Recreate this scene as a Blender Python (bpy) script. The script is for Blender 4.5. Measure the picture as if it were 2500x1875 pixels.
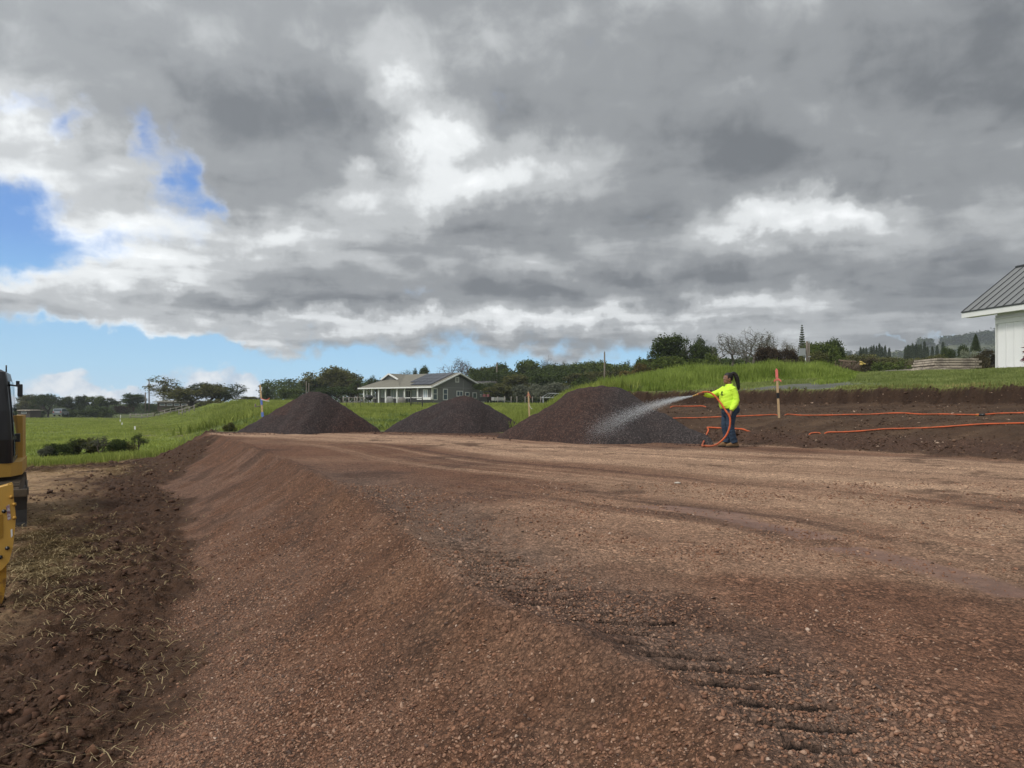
import bpy, bmesh, math, random
import numpy as np
from mathutils import Vector, Matrix
R = math.radians
scene = bpy.context.scene
col = scene.collection
for o in list(bpy.data.objects):
    bpy.data.objects.remove(o)

# ------------------------------------------------------------------ camera
F, U0, V0, HC = 1733.0, 1250.0, 985.0, 1.0       # focal length and horizon of the 2500 px photo, eye height over the yard
cam_d = bpy.data.cameras.new('camera')
cam = bpy.data.objects.new('camera', cam_d)
col.objects.link(cam)
cam.location = (0, 0, HC)
cam.rotation_euler = (R(90), 0, 0)
cam_d.sensor_fit = 'HORIZONTAL'
cam_d.sensor_width = 36.0
cam_d.lens = 36.0 * F / 2500.0
cam_d.shift_y = (V0 - 937.5) / 2500.0
cam_d.clip_start = 0.05
cam_d.clip_end = 30000.0
scene.camera = cam

# ------------------------------------------------------------------ view, sampling
scene.view_settings.view_transform = 'Standard'
scene.view_settings.look = 'None'
scene.view_settings.gamma = 1.0
scene.view_settings.exposure = 0.55
scene.render.engine = 'CYCLES'
cy = scene.cycles
cy.max_bounces = 5
cy.diffuse_bounces = 2
cy.glossy_bounces = 2
cy.transmission_bounces = 4
cy.transparent_max_bounces = 12
cy.volume_bounces = 0
cy.sample_clamp_indirect = 4.0
cy.use_denoising = True
cy.denoiser = 'OPENIMAGEDENOISE'
cy.denoising_input_passes = 'RGB_ALBEDO_NORMAL'
cy.denoising_prefilter = 'ACCURATE'

# ------------------------------------------------------------------ sun and sky
SUN_EL, SUN_AZ = R(52), R(-128)                   # azimuth measured from +Y towards +X
sun_d = bpy.data.lights.new('sun', 'SUN')
sun_d.energy = 1.5
sun_d.angle = R(11)
sun_d.color = (1.0, 0.95, 0.88)
sun = bpy.data.objects.new('sun', sun_d)
col.objects.link(sun)
sd = Vector((math.sin(SUN_AZ) * math.cos(SUN_EL), math.cos(SUN_AZ) * math.cos(SUN_EL), math.sin(SUN_EL)))
sun.rotation_euler = sd.to_track_quat('Z', 'Y').to_euler()
sun.location = (0, 0, 60)

world = bpy.data.worlds.new('World')
scene.world = world
world.use_nodes = True
wt = world.node_tree
wt.nodes.clear()


class NT:
    """small helper to write node graphs as expressions"""
    def __init__(self, tree):
        self.t = tree

    def n(self, kind, **kw):
        nd = self.t.nodes.new(kind)
        for k, v in kw.items():
            setattr(nd, k, v)
        return nd

    def put(self, sock, v):
        if isinstance(v, bpy.types.NodeSocket):
            self.t.links.new(v, sock)
        elif v is not None:
            sock.default_value = v

    def m(self, op, a, b=None, c=None, clamp=False):
        nd = self.n('ShaderNodeMath', operation=op, use_clamp=clamp)
        self.put(nd.inputs[0], a)
        if b is not None: self.put(nd.inputs[1], b)
        if c is not None: self.put(nd.inputs[2], c)
        return nd.outputs[0]

    def vm(self, op, a, b=None, out=0):
        nd = self.n('ShaderNodeVectorMath', operation=op)
        self.put(nd.inputs[0], a)
        if b is not None:
            self.put(nd.inputs['Scale' if op == 'SCALE' else 1], b)
        return nd.outputs['Value' if op in ('DOT_PRODUCT', 'LENGTH', 'DISTANCE') else 'Vector']

    def noise(self, vec, scale, detail=4.0, rough=0.5, out='Fac', dist=0.0, lac=2.0):
        nd = self.n('ShaderNodeTexNoise')
        if vec is not None: self.put(nd.inputs['Vector'], vec)
        nd.inputs['Scale'].default_value = scale
        nd.inputs['Detail'].default_value = detail
        nd.inputs['Roughness'].default_value = rough
        nd.inputs['Lacunarity'].default_value = lac
        nd.inputs['Distortion'].default_value = dist
        return nd.outputs[out]

    def voro(self, vec, scale, out='Color', feature='F1', rnd=1.0):
        nd = self.n('ShaderNodeTexVoronoi', feature=feature)
        if vec is not None: self.put(nd.inputs['Vector'], vec)
        nd.inputs['Scale'].default_value = scale
        nd.inputs['Randomness'].default_value = rnd
        return nd.outputs[out]

    def ss(self, x, a, b, lo=0.0, hi=1.0):
        nd = self.n('ShaderNodeMapRange', interpolation_type='SMOOTHSTEP')
        self.put(nd.inputs['Value'], x)
        nd.inputs['From Min'].default_value = a
        nd.inputs['From Max'].default_value = b
        nd.inputs['To Min'].default_value = lo
        nd.inputs['To Max'].default_value = hi
        return nd.outputs[0]

    def lin(self, x, a, b, lo=0.0, hi=1.0):
        nd = self.n('ShaderNodeMapRange')
        self.put(nd.inputs['Value'], x)
        for k, v in (('From Min', a), ('From Max', b), ('To Min', lo), ('To Max', hi)):
            self.put(nd.inputs[k], v)
        return nd.outputs[0]

    def mix(self, f, a, b, blend='MIX'):
        nd = self.n('ShaderNodeMix', data_type='RGBA', blend_type=blend)
        self.put(nd.inputs[0], f)
        for s, v in ((nd.inputs[6], a), (nd.inputs[7], b)):
            if isinstance(v, tuple) and len(v) == 3: v = (*v, 1.0)
            self.put(s, v)
        return nd.outputs[2]

    def xyz(self, x, y, z):
        nd = self.n('ShaderNodeCombineXYZ')
        for s, v in zip(nd.inputs, (x, y, z)): self.put(s, v)
        return nd.outputs[0]


def azel(u, v):
    """direction of a point of the sky dome, as azimuth and elevation"""
    a = (u - U0) / F
    return math.atan(a), math.atan((V0 - v) / F / math.hypot(1, a))


def build_sky():
    N = NT(wt)
    tc = N.n('ShaderNodeTexCoord').outputs['Generated']
    sep = N.n('ShaderNodeSeparateXYZ'); N.put(sep.inputs[0], tc)
    dx, dy, dz = sep.outputs
    az = N.m('ARCTAN2', dx, dy)
    el = N.m('ARCSINE', dz)
    ae0 = N.xyz(az, el, 0.0)
    up = N.m('MAXIMUM', dz, 0.0)
    inv = N.m('DIVIDE', 1.0, N.m('ADD', up, 0.10))
    q = N.vm('SCALE', N.xyz(dx, dy, 0.0), inv)
    w = N.vm('SUBTRACT', N.noise(q, 0.9, 4, 0.55, 'Color'), (0.5, 0.5, 0.5))
    q2 = N.vm('ADD', q, N.vm('SCALE', w, 0.75))
    w2 = N.vm('SUBTRACT', N.noise(ae0, 9.0, 5, 0.6, 'Color'), (0.5, 0.5, 0.5))
    ae = N.vm('ADD', ae0, N.vm('SCALE', w2, 0.13))

    def gauss(lst, base):
        acc = base
        for (u, v, su, sv, rot, amp) in lst:
            a, e = azel(u, v)
            p = N.vm('SUBTRACT', ae, (a, e, 0.0))
            if rot:
                vr = N.n('ShaderNodeVectorRotate', rotation_type='Z_AXIS')
                N.put(vr.inputs['Vector'], p)
                vr.inputs['Angle'].default_value = R(rot)
                p = vr.outputs[0]
            p = N.vm('MULTIPLY', p, (F / su, F / sv, 0.0))
            g = N.m('EXPONENT', N.m('MULTIPLY', N.vm('DOT_PRODUCT', p, p), -1.0))
            acc = N.m('MULTIPLY_ADD', g, amp, acc)
        return acc

    n1 = N.noise(q2, 1.15, 12, 0.56)
    n1b = N.noise(N.vm('ADD', q2, (-0.10, 0.16, 0.0)), 1.15, 6, 0.50)
    n1s = N.noise(q2, 1.15, 6, 0.50)
    relief = N.m('SUBTRACT', n1s, n1b)
    nfine = N.noise(ae0, 14.0, 7, 0.58, dist=0.35)
    nbig = N.noise(q2, 0.42, 3, 0.5)
    # --- the main deck: where it is open to the blue
    cov = gauss(SKY_HOLES, 1.22)
    cov = N.m('ADD', cov, N.m('MULTIPLY', N.m('SUBTRACT', n1, 0.5), 0.80))
    cov = N.m('ADD', cov, N.m('MULTIPLY', N.m('SUBTRACT', nfine, 0.5), 1.15))
    wisp = N.noise(N.vm('MULTIPLY', ae0, (1.0, 1.6, 1.0)), 30.0, 7, 0.62, dist=0.8)
    cov = N.m('ADD', cov, N.m('MULTIPLY', N.m('SUBTRACT', wisp, 0.5), 0.6))
    alpha = N.ss(cov, -0.02, 1.0)
    thick = N.ss(cov, 0.45, 1.05)
    # --- how bright the deck is
    b = gauss(SKY_BRIGHT, 0.33)
    b = N.m('ADD', b, N.m('MULTIPLY', relief, 1.25))
    b = N.m('ADD', b, N.m('MULTIPLY', N.m('SUBTRACT', nbig, 0.5), 0.45))
    b = N.m('ADD', b, N.m('MULTIPLY', N.m('SUBTRACT', nfine, 0.5), 0.50))
    edge = N.m('MULTIPLY', N.m('SUBTRACT', 1.0, thick), 0.20)
    b = N.m('ADD', b, edge)
    ramp = N.n('ShaderNodeValToRGB')
    N.put(ramp.inputs[0], b)
    cr = ramp.color_ramp
    cr.interpolation = 'EASE'
    cr.elements[0].position = 0.0; cr.elements[0].color = (0.130, 0.138, 0.148, 1)
    cr.elements[1].position = 1.0; cr.elements[1].color = (0.84, 0.845, 0.845, 1)
    for ps, c in ((0.28, (0.230, 0.238, 0.246, 1)), (0.55, (0.40, 0.408, 0.412, 1)), (0.78, (0.66, 0.67, 0.67, 1))):
        e = cr.elements.new(ps); e.color = c
    # unseen cloud deck behind the camera, boosted round the sun to lift ground light
    sun_boost = N.m('EXPONENT', N.m('MULTIPLY', N.m('SUBTRACT', 1.0, N.vm('DOT_PRODUCT', tc, tuple(sd))), -2.6))
    deck = N.vm('SCALE', N.vm('MULTIPLY', ramp.outputs[0], (0.985, 1.0, 1.01)), N.m('MULTIPLY', N.m('MULTIPLY_ADD', sun_boost, 3.3, 1.0), DECK / SKY_STRENGTH))
    # --- small far cumulus just above the horizon
    lown = N.noise(N.vm('MULTIPLY', ae0, (1.0, 1.5, 1.0)), 11.0, 9, 0.55, dist=0.35)
    lowc = gauss(SKY_LOW, 0.0)
    lowc = N.m('ADD', lowc, N.m('MULTIPLY', N.m('SUBTRACT', lown, 0.5), 1.5))
    lowa = N.ss(lowc, 0.28, 0.52)
    lowb = N.ss(N.noise(ae0, 26.0, 6, 0.6), 0.36, 0.66)
    lowcol = N.mix(lowb, (0.50, 0.60, 0.72), (0.88, 0.90, 0.92))
    lowcol = N.vm('SCALE', lowcol, DECK / SKY_STRENGTH)
    sky = N.n('ShaderNodeTexSky', sky_type='NISHITA')
    N.put(sky.inputs['Vector'], N.xyz(dx, dy, N.m('MULTIPLY_ADD', up, 1.0, 0.20))) if 'Vector' in sky.inputs else None
    sky.sun_disc = False
    sky.sun_elevation = SUN_EL
    sky.sun_rotation = SUN_AZ
    sky.air_density = 1.3
    sky.dust_density = 0.6
    sky.ozone_density = 2.2
    # the air near the horizon: pale clean blue, deepening upward into the physical sky
    low = N.n('ShaderNodeValToRGB'); N.put(low.inputs[0], N.m('MULTIPLY', el, 2.0))
    lr = low.color_ramp
    lr.elements[0].position = 0.0; lr.elements[0].color = (.47, .66, .80, 1)
    lr.elements[1].position = 1.0; lr.elements[1].color = (.05, .15, .42, 1)
    for ps, cc in ((.10, (.36, .62, .83, 1)), (.22, (.24, .52, .82, 1)), (.40, (.135, .31, .66, 1)), (.65, (.085, .21, .53, 1))):
        e = lr.elements.new(ps); e.color = cc
    lowsky = N.vm('SCALE', low.outputs[0], DECK * 1.08 / SKY_STRENGTH)
    skyc = N.mix(N.ss(el, 0.45, 1.0), lowsky, sky.outputs[0])
    c = N.mix(N.m('MULTIPLY', lowa, 0.92), skyc, lowcol)
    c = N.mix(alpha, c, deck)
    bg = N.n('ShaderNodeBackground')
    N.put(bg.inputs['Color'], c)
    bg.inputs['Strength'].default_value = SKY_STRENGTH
    out = N.n('ShaderNodeOutputWorld')
    wt.links.new(bg.outputs[0], out.inputs['Surface'])


SKY_STRENGTH = 0.10
DECK = 0.80
SKY_TINT = (1.0, 1.0, 1.0)
# u, v (where in the photo's sky), widths in photo px, tilt, amount
SKY_HOLES = [
    (60, 590, 260, 70, -10, -1.28), (40, 470, 120, 80, 0, -1.04), (130, 290, 90, 34, -35, -0.92), (20, 225, 70, 30, -35, -0.73),
    (372, 325, 44, 66, 20, -1.04), (440, 425, 44, 66, 25, -1.16), (512, 495, 46, 30, -20, -0.85),
    (0, 900, 900, 62, 0, -2.2), (560, 912, 700, 46, -2, -2.2),
    (1250, 930, 420, 40, -1, -2.0), (60, 805, 200, 38, 0, -1.2), (380, 838, 240, 26, 0, -1.2), (1010, 735, 50, 14, 0, -.30),
    (1530, 905, 90, 14, 0, -.8), (2330, 836, 60, 7, 6, -.45), (2195, 850, 40, 6, 8, -.45),
    (60, 340, 80, 50, -35, .60), (240, 470, 95, 95, 30, .65), (150, 545, 60, 50, 0, .25), (60, 510, 60, 18, 0, .3), (250, 690, 300, 40, 0, .4), (700, 520, 120, 120, 0, .3),
]
SKY_BRIGHT = [
    (1010, 260, 70, 110, -30, 0.42), (1090, 330, 110, 60, -30, 0.36), (885, 380, 46, 34, 0, 0.34), (1200, 440, 280, 60, -14, 0.42), (870, 470, 80, 60, 0, 0.27), (1160, 400, 120, 40, -20, 0.16),
    (1990, 530, 190, 50, -6, 0.44), (2330, 560, 180, 45, 0, 0.21), (1800, 560, 130, 36, 0, 0.21), (2080, 500, 80, 30, 0, 0.21), (1480, 640, 300, 36, 0, 0.06),
    (220, 470, 150, 150, 30, .24), (40, 310, 110, 80, -30, .22), (480, 580, 300, 50, 0, 0.38), (760, 560, 160, 50, 0, 0.23), (150, 680, 260, 50, 0, 0.42), (420, 670, 120, 40, 0, 0.21),
    (900, 790, 460, 26, 0, 0.42), (1500, 785, 380, 28, -2, 0.36), (1900, 760, 320, 36, 0, 0.25), (330, 800, 300, 20, 0, 0.36),
    (640, 735, 320, 26, 0, -0.26), (2000, 300, 420, 150, 0, -0.20), (1900, 380, 220, 60, 0, -0.08), (2300, 680, 300, 50, 0, -0.12), (1300, 690, 420, 34, 0, -0.21), (1250, 560, 380, 40, -8, -0.14),
    (1650, 690, 300, 34, 0, -0.14), (560, 330, 160, 130, -30, -0.14), (250, 200, 260, 90, 0, -0.02), (1400, 180, 420, 150, 0, -0.06), (500, 90, 420, 100, 0, 0.06), (760, 230, 150, 120, -30, -0.08),
    (760, 850, 520, 14, 0, -0.20), (2240, 740, 240, 26, 0, -0.12), (2250, 800, 200, 22, 0, 0.17), (1950, 840, 200, 25, 0, 0.21), (1550, 350, 120, 90, 0, 0.05), (1000, 620, 200, 30, 0, 0.06),
]
SKY_LOW = [(500, 955, 900, 40, 0, .30), (0, 950, 500, 45, 0, .26), (605, 930, 60, 45, 0, .5), (220, 945, 70, 34, 0, .4), (1000, 940, 300, 20, 0, -.2), (1350, 900, 300, 20, 0, .1)]
build_sky()
world.cycles.sampling_method = 'MANUAL'
world.cycles.sample_map_resolution = 1024

# ------------------------------------------------------------------ helpers: numbers
rng = np.random.default_rng(7)
random.seed(7)
_perm = np.random.default_rng(3).permutation(4096)
_perm = np.concatenate([_perm, _perm])
_gr = np.random.default_rng(5).uniform(0, 2 * math.pi, 4096)
_gx, _gy = np.cos(_gr), np.sin(_gr)


def pn(x, y, seed=0):
    """2-D gradient noise, about -0.7..0.7"""
    xi, yi = np.floor(x), np.floor(y)
    xf, yf = x - xi, y - yi
    xi = xi.astype(np.int64) + seed * 131; yi = yi.astype(np.int64) + seed * 57
    def g(ix, iy, fx, fy):
        h = _perm[(_perm[ix & 4095] + iy) & 4095]
        return _gx[h] * fx + _gy[h] * fy
    sx = xf * xf * xf * (xf * (xf * 6 - 15) + 10); sy = yf * yf * yf * (yf * (yf * 6 - 15) + 10)
    a = g(xi, yi, xf, yf); b = g(xi + 1, yi, xf - 1, yf)
    c = g(xi, yi + 1, xf, yf - 1); d = g(xi + 1, yi + 1, xf - 1, yf - 1)
    return (a + sx * (b - a)) * (1 - sy) + (c + sx * (d - c)) * sy


def fbm(x, y, oct=4, seed=0, gain=0.5):
    s = 0; a = 1.0
    for k in range(oct):
        s = s + a * pn(x * 2 ** k + 17.3 * k, y * 2 ** k - 9.1 * k, seed + k)
        a *= gain
    return s


def sst(a, b, x):
    t = np.clip((x - a) / (b - a), 0, 1)
    return t * t * (3 - 2 * t)


def poly_dist(P, x, y):
    """signed distance to a polyline (positive on its right when walking along it)"""
    best = np.full(np.shape(x), 1e9); sgn = np.ones(np.shape(x))
    n = len(P) - 1
    for i in range(n):
        ax, ay = P[i]; bx, by = P[i + 1]
        ex, ey = bx - ax, by - ay
        t = ((x - ax) * ex + (y - ay) * ey) / (ex * ex + ey * ey)
        lo = -1e9 if i == 0 else 0.0
        hi = 1e9 if i == n - 1 else 1.0
        t = np.clip(t, lo, hi)
        px, py = x - ax - t * ex, y - ay - t * ey
        d = np.hypot(px, py)
        s = np.where(ex * (y - ay) - ey * (x - ax) > 0, -1.0, 1.0)
        k = d < best
        best = np.where(k, d, best); sgn = np.where(k, s, sgn)
    return best * sgn


def smooth_poly(P, n=6):
    P = [np.array(p, float) for p in P]
    out = []
    for i in range(len(P) - 1):
        p0 = P[max(i - 1, 0)]; p1 = P[i]; p2 = P[i + 1]; p3 = P[min(i + 2, len(P) - 1)]
        for k in range(n):
            t = k / n
            out.append(0.5 * ((2 * p1) + (-p0 + p2) * t + (2 * p0 - 5 * p1 + 4 * p2 - p3) * t ** 2 + (-p0 + 3 * p1 - 3 * p2 + p3) * t ** 3))
    out.append(P[-1])
    return [tuple(p) for p in out]


# ------------------------------------------------------------------ helpers: objects
def tag(o, label=None, cat=None, group=None, kind=None):
    if label: o['label'] = label
    if cat: o['category'] = cat
    if group: o['group'] = group
    if kind: o['kind'] = kind
    return o


def empty(name, loc=(0, 0, 0), rz=0.0):
    o = bpy.data.objects.new(name, None)
    o.empty_display_size = 0.3
    o.location = loc; o.rotation_euler = (0, 0, rz)
    col.objects.link(o)
    return o


def mesh_np(name, V, faces, smooth=False):
    """faces: list of index arrays (M,k) of one k each"""
    me = bpy.data.meshes.new(name)
    V = np.asarray(V, np.float32)
    me.vertices.add(len(V)); me.vertices.foreach_set('co', V.ravel())
    if isinstance(faces, np.ndarray): faces = [faces]
    faces = [f for f in faces if len(f)]
    tot = sum(f.size for f in faces); nf = sum(len(f) for f in faces)
    me.loops.add(tot); me.polygons.add(nf)
    me.loops.foreach_set('vertex_index', np.concatenate([f.ravel() for f in faces]).astype(np.int32))
    ls = []; s = 0
    for f in faces:
        k = f.shape[1]
        ls.append(s + np.arange(len(f)) * k); s += f.size
    me.polygons.foreach_set('loop_start', np.concatenate(ls).astype(np.int32))
    me.update(calc_edges=True)
    if smooth: me.polygons.foreach_set('use_smooth', np.ones(nf, bool))
    return me


def add_attr(me, name, arr):
    arr = np.asarray(arr, np.float32)
    if arr.ndim == 2:
        a = me.attributes.new(name, 'FLOAT_COLOR', 'POINT')
        if arr.shape[1] == 3: arr = np.concatenate([arr, np.ones((len(arr), 1), np.float32)], 1)
        a.data.foreach_set('color', arr.ravel())
    else:
        a = me.attributes.new(name, 'FLOAT', 'POINT')
        a.data.foreach_set('value', arr)


def link(name, me, m=None, parent=None, loc=None):
    o = bpy.data.objects.new(name, me)
    col.objects.link(o)
    if m is not None and me is not None and not me.materials: me.materials.append(m)
    if parent is not None: o.parent = parent
    if loc is not None: o.location = loc
    return o


class MB:
    """collects simple shapes into ONE mesh object"""
    def __init__(self):
        self.v = []; self.f = []; self.sm = []

    def add(self, verts, faces, smooth=False, M=None):
        b = len(self.v)
        for p in verts:
            p = Vector(p)
            if M is not None: p = M @ p
            self.v.append(tuple(p))
        for f in faces:
            self.f.append([b + i for i in f]); self.sm.append(smooth)
        return self

    def box(self, c, s, M=None, bev=0.0):
        hx, hy, hz = s[0] / 2, s[1] / 2, s[2] / 2
        if bev <= 0:
            vs = [(c[0] + a * hx, c[1] + b * hy, c[2] + d * hz) for a in (-1, 1) for b in (-1, 1) for d in (-1, 1)]
            return self.add(vs, [(0, 1, 3, 2), (4, 6, 7, 5), (0, 4, 5, 1), (2, 3, 7, 6), (0, 2, 6, 4), (1, 5, 7, 3)], False, M)
        bm = bmesh.new()
        bmesh.ops.create_cube(bm, size=1.0)
        for v in bm.verts: v.co = Vector((c[0] + v.co.x * s[0], c[1] + v.co.y * s[1], c[2] + v.co.z * s[2]))
        bmesh.ops.bevel(bm, geom=list(bm.edges), offset=bev, segments=2, profile=0.7, affect='EDGES')
        bm.verts.index_update()
        self.add([v.co.copy() for v in bm.verts], [[v.index for v in f.verts] for f in bm.faces], False, M)
        bm.free()
        return self

    def bar(self, a, b, r, r2=None, n=8, cap=True, sq=False):
        a, b = Vector(a), Vector(b)
        r2 = r if r2 is None else r2
        d = (b - a).normalized()
        s = d.orthogonal().normalized() if abs(d.z) > 0.999 or not sq else d.cross(Vector((0, 0, 1))).normalized()
        t = d.cross(s)
        if sq: n = 4
        vs = []
        for p, rr in ((a, r), (b, r2)):
            for i in range(n):
                an = 2 * math.pi * i / n + (math.pi / 4 if sq else 0)
                vs.append(p + s * math.cos(an) * rr + t * math.sin(an) * rr)
        fs = [(i, (i + 1) % n, n + (i + 1) % n, n + i) for i in range(n)]
        if cap: fs += [tuple(range(n - 1, -1, -1)), tuple(range(n, 2 * n))]
        return self.add(vs, fs, not sq)

    def tube(self, pts, r, n=8, cap=True):
        pts = [Vector(p) for p in pts]
        rs = r if hasattr(r, '__len__') else [r] * len(pts)
        vs = []; up = None
        for i, p in enumerate(pts):
            d = (pts[min(i + 1, len(pts) - 1)] - pts[max(i - 1, 0)])
            d = d.normalized() if d.length > 1e-9 else Vector((0, 0, 1))
            if up is None: up = d.orthogonal().normalized()
            up = (up - d * up.dot(d))
            up = up.normalized() if up.length > 1e-6 else d.orthogonal().normalized()
            t = d.cross(up)
            for k in range(n):
                an = 2 * math.pi * k / n
                vs.append(p + (up * math.cos(an) + t * math.sin(an)) * rs[i])
        fs = []
        for i in range(len(pts) - 1):
            for k in range(n):
                k2 = (k + 1) % n
                fs.append((i * n + k, i * n + k2, (i + 1) * n + k2, (i + 1) * n + k))
        if cap:
            fs += [tuple(range(n - 1, -1, -1)), tuple((len(pts) - 1) * n + k for k in range(n))]
        return self.add(vs, fs, True)

    def loft(self, rings, cap=True, smooth=True):
        n = len(rings[0]); vs = [p for r in rings for p in r]; fs = []
        for i in range(len(rings) - 1):
            for k in range(n):
                k2 = (k + 1) % n
                fs.append((i * n + k, i * n + k2, (i + 1) * n + k2, (i + 1) * n + k))
        if cap:
            fs += [tuple(range(n - 1, -1, -1)), tuple((len(rings) - 1) * n + k for k in range(n))]
        return self.add(vs, fs, smooth)

    def ell(self, c, s, nu=12, nv=8, M=None):
        vs = []; fs = []
        for j in range(nv + 1):
            th = math.pi * j / nv
            for i in range(nu):
                ph = 2 * math.pi * i / nu
                vs.append((c[0] + s[0] * math.sin(th) * math.cos(ph), c[1] + s[1] * math.sin(th) * math.sin(ph), c[2] + s[2] * math.cos(th)))
        for j in range(nv):
            for i in range(nu):
                i2 = (i + 1) % nu
                fs.append((j * nu + i, (j + 1) * nu + i, (j + 1) * nu + i2, j * nu + i2))
        return self.add(vs, fs, True, M)

    def prism(self, poly, axis, a, b, M=None):
        """extrude a closed 2-D outline along an axis from a to b"""
        n = len(poly)
        def pt(p, h):
            return {'x': (h, p[0], p[1]), 'y': (p[0], h, p[1]), 'z': (p[0], p[1], h)}[axis]
        vs = [pt(p, a) for p in poly] + [pt(p, b) for p in poly]
        fs = [(i, (i + 1) % n, n + (i + 1) % n, n + i) for i in range(n)] + [tuple(range(n - 1, -1, -1)), tuple(range(n, 2 * n))]
        return self.add(vs, fs, False, M)

    def build(self, name, m=None, parent=None, loc=None):
        me = bpy.data.meshes.new(name)
        me.from_pydata(self.v, [], self.f)
        me.polygons.foreach_set('use_smooth', self.sm)
        bm = bmesh.new(); bm.from_mesh(me)
        bmesh.ops.remove_doubles(bm, verts=list(bm.verts), dist=1e-6)
        bmesh.ops.recalc_face_normals(bm, faces=list(bm.faces))
        bm.to_mesh(me); bm.free()
        return link(name, me, m, parent, loc)


def copy_tree(o, parent=None):
    c = o.copy(); col.objects.link(c)
    if parent is not None: c.parent = parent
    for ch in [x for x in bpy.data.objects if x.parent is o]:
        copy_tree(ch, c)
    return c


# ------------------------------------------------------------------ helpers: materials
def mat(name, color, rough=0.7, var=0.0, scale=6.0, metal=0.0, bump=0.0, bscale=40.0, spec=0.3, col2=None, detail=5.0):
    m = bpy.data.materials.new(name); m.use_nodes = True
    t = m.node_tree; N = NT(t)
    b = t.nodes['Principled BSDF']
    b.inputs['Roughness'].default_value = rough
    b.inputs['Metallic'].default_value = metal
    b.inputs['Specular IOR Level'].default_value = spec
    co = N.n('ShaderNodeTexCoord').outputs['Object']
    if col2 is not None:
        f = N.ss(N.noise(co, scale, detail, 0.6), 0.42, 0.60)
        N.put(b.inputs['Base Color'], N.mix(f, color, col2))
    elif var > 0:
        f = N.lin(N.noise(co, scale, detail, 0.6), 0.25, 0.75, 1 - var, 1 + var)
        N.put(b.inputs['Base Color'], N.vm('SCALE', N.xyz(*color), f))
    else:
        b.inputs['Base Color'].default_value = (*color, 1)
    if bump > 0:
        bp = N.n('ShaderNodeBump'); bp.inputs['Strength'].default_value = 1.0; bp.inputs['Distance'].default_value = bump
        N.put(bp.inputs['Height'], N.noise(co, bscale, 4, 0.6))
        t.links.new(bp.outputs[0], b.inputs['Normal'])
    return m


def leaf_mat(name, c1, c2, trans=0.25, rough=0.6, nscale=0.9):
    m = bpy.data.materials.new(name); m.use_nodes = True
    t = m.node_tree; N = NT(t); t.nodes.clear()
    at = N.n('ShaderNodeAttribute', attribute_name='tint').outputs['Fac']
    co = N.n('ShaderNodeTexCoord').outputs['Object']
    ri = N.n('ShaderNodeObjectInfo').outputs['Random']
    f = N.m('ADD', N.m('MULTIPLY', at, 0.55), N.m('MULTIPLY', N.ss(N.noise(co, nscale, 3, 0.55), 0.35, 0.65), 0.45))
    c = N.mix(f, c1, c2)
    c = N.vm('SCALE', c, N.lin(ri, 0, 1, 0.86, 1.14))
    d = N.n('ShaderNodeBsdfDiffuse'); N.put(d.inputs['Color'], c)
    tr = N.n('ShaderNodeBsdfTranslucent'); N.put(tr.inputs['Color'], c)
    mx = N.n('ShaderNodeMixShader'); mx.inputs[0].default_value = trans
    t.links.new(d.outputs[0], mx.inputs[1]); t.links.new(tr.outputs[0], mx.inputs[2])
    out = N.n('ShaderNodeOutputMaterial'); t.links.new(mx.outputs[0], out.inputs[0])
    return m

# ------------------------------------------------------------------ the lie of the land
CREST = smooth_poly([(1.05, -4), (0.82, 0), (0.63, 1.95), (0.42, 2.6), (0.11, 3.2), (-0.23, 3.66), (-0.80, 5.2), (-1.4, 7), (-3.8, 11.95), (-8.5, 20.9),
                     (-10.4, 24.3), (-12.5, 32), (-16, 45), (-21, 60), (-30, 80), (-42, 105), (-60, 140), (-100, 220), (-300, 620)], 5)
EDGE = smooth_poly([(-14, 24.8), (-9.4, 24.1), (-3.4, 24.3), (0, 21.6), (3, 19.4), (4.7, 17.9), (6.7, 15.6), (8.7, 12.3), (10.5, 8), (12.2, 2), (13.5, -4)], 5)
PATHC = [(0, -500), (10, -500)]
TRACK = smooth_poly([(-22, 45), (-24, 49), (-31, 61), (-42, 82), (-58, 107), (-75, 128)], 5)
GEDGE = smooth_poly([(-60, 13), (-30, 18), (-14.6, 20.6), (-12.6, 24.6), (-11.4, 27.5), (-10.0, 31)], 5)
TIRES = [[(700, 1059), (1000, 1069), (1300, 1086), (1700, 1102), (2100, 1117), (2500, 1138), (2900, 1170)],
         [(880, 1061), (1100, 1071), (1400, 1098), (1700, 1118), (2100, 1142), (2500, 1168), (2900, 1200)],
         [(820, 1066), (1050, 1080), (1300, 1113), (1600, 1136), (1900, 1162), (2200, 1184), (2500, 1212), (2900, 1260)],
         [(1250, 1092), (1500, 1104), (1800, 1124), (2100, 1130), (2500, 1152), (2900, 1185)]]
TIRES = [smooth_poly([((u - U0) / F * F / (v - V0), F / (v - V0)) for u, v in t], 4) for t in TIRES]


def I(x, xs, ys): return np.interp(x, xs, ys)


HILL_E = [-1, 0, .35, .7, 2.1, 6.0, 6.26, 8.5, 12.5, 17, 22, 30, 60, 120, 300, 1150]
HILL_Z = [0, 0, .10, .24, .60, 1.00, 1.44, 1.53, 1.88, 2.28, 2.52, 2.66, 3.3, 4.3, 6.0, 6.0]


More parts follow.
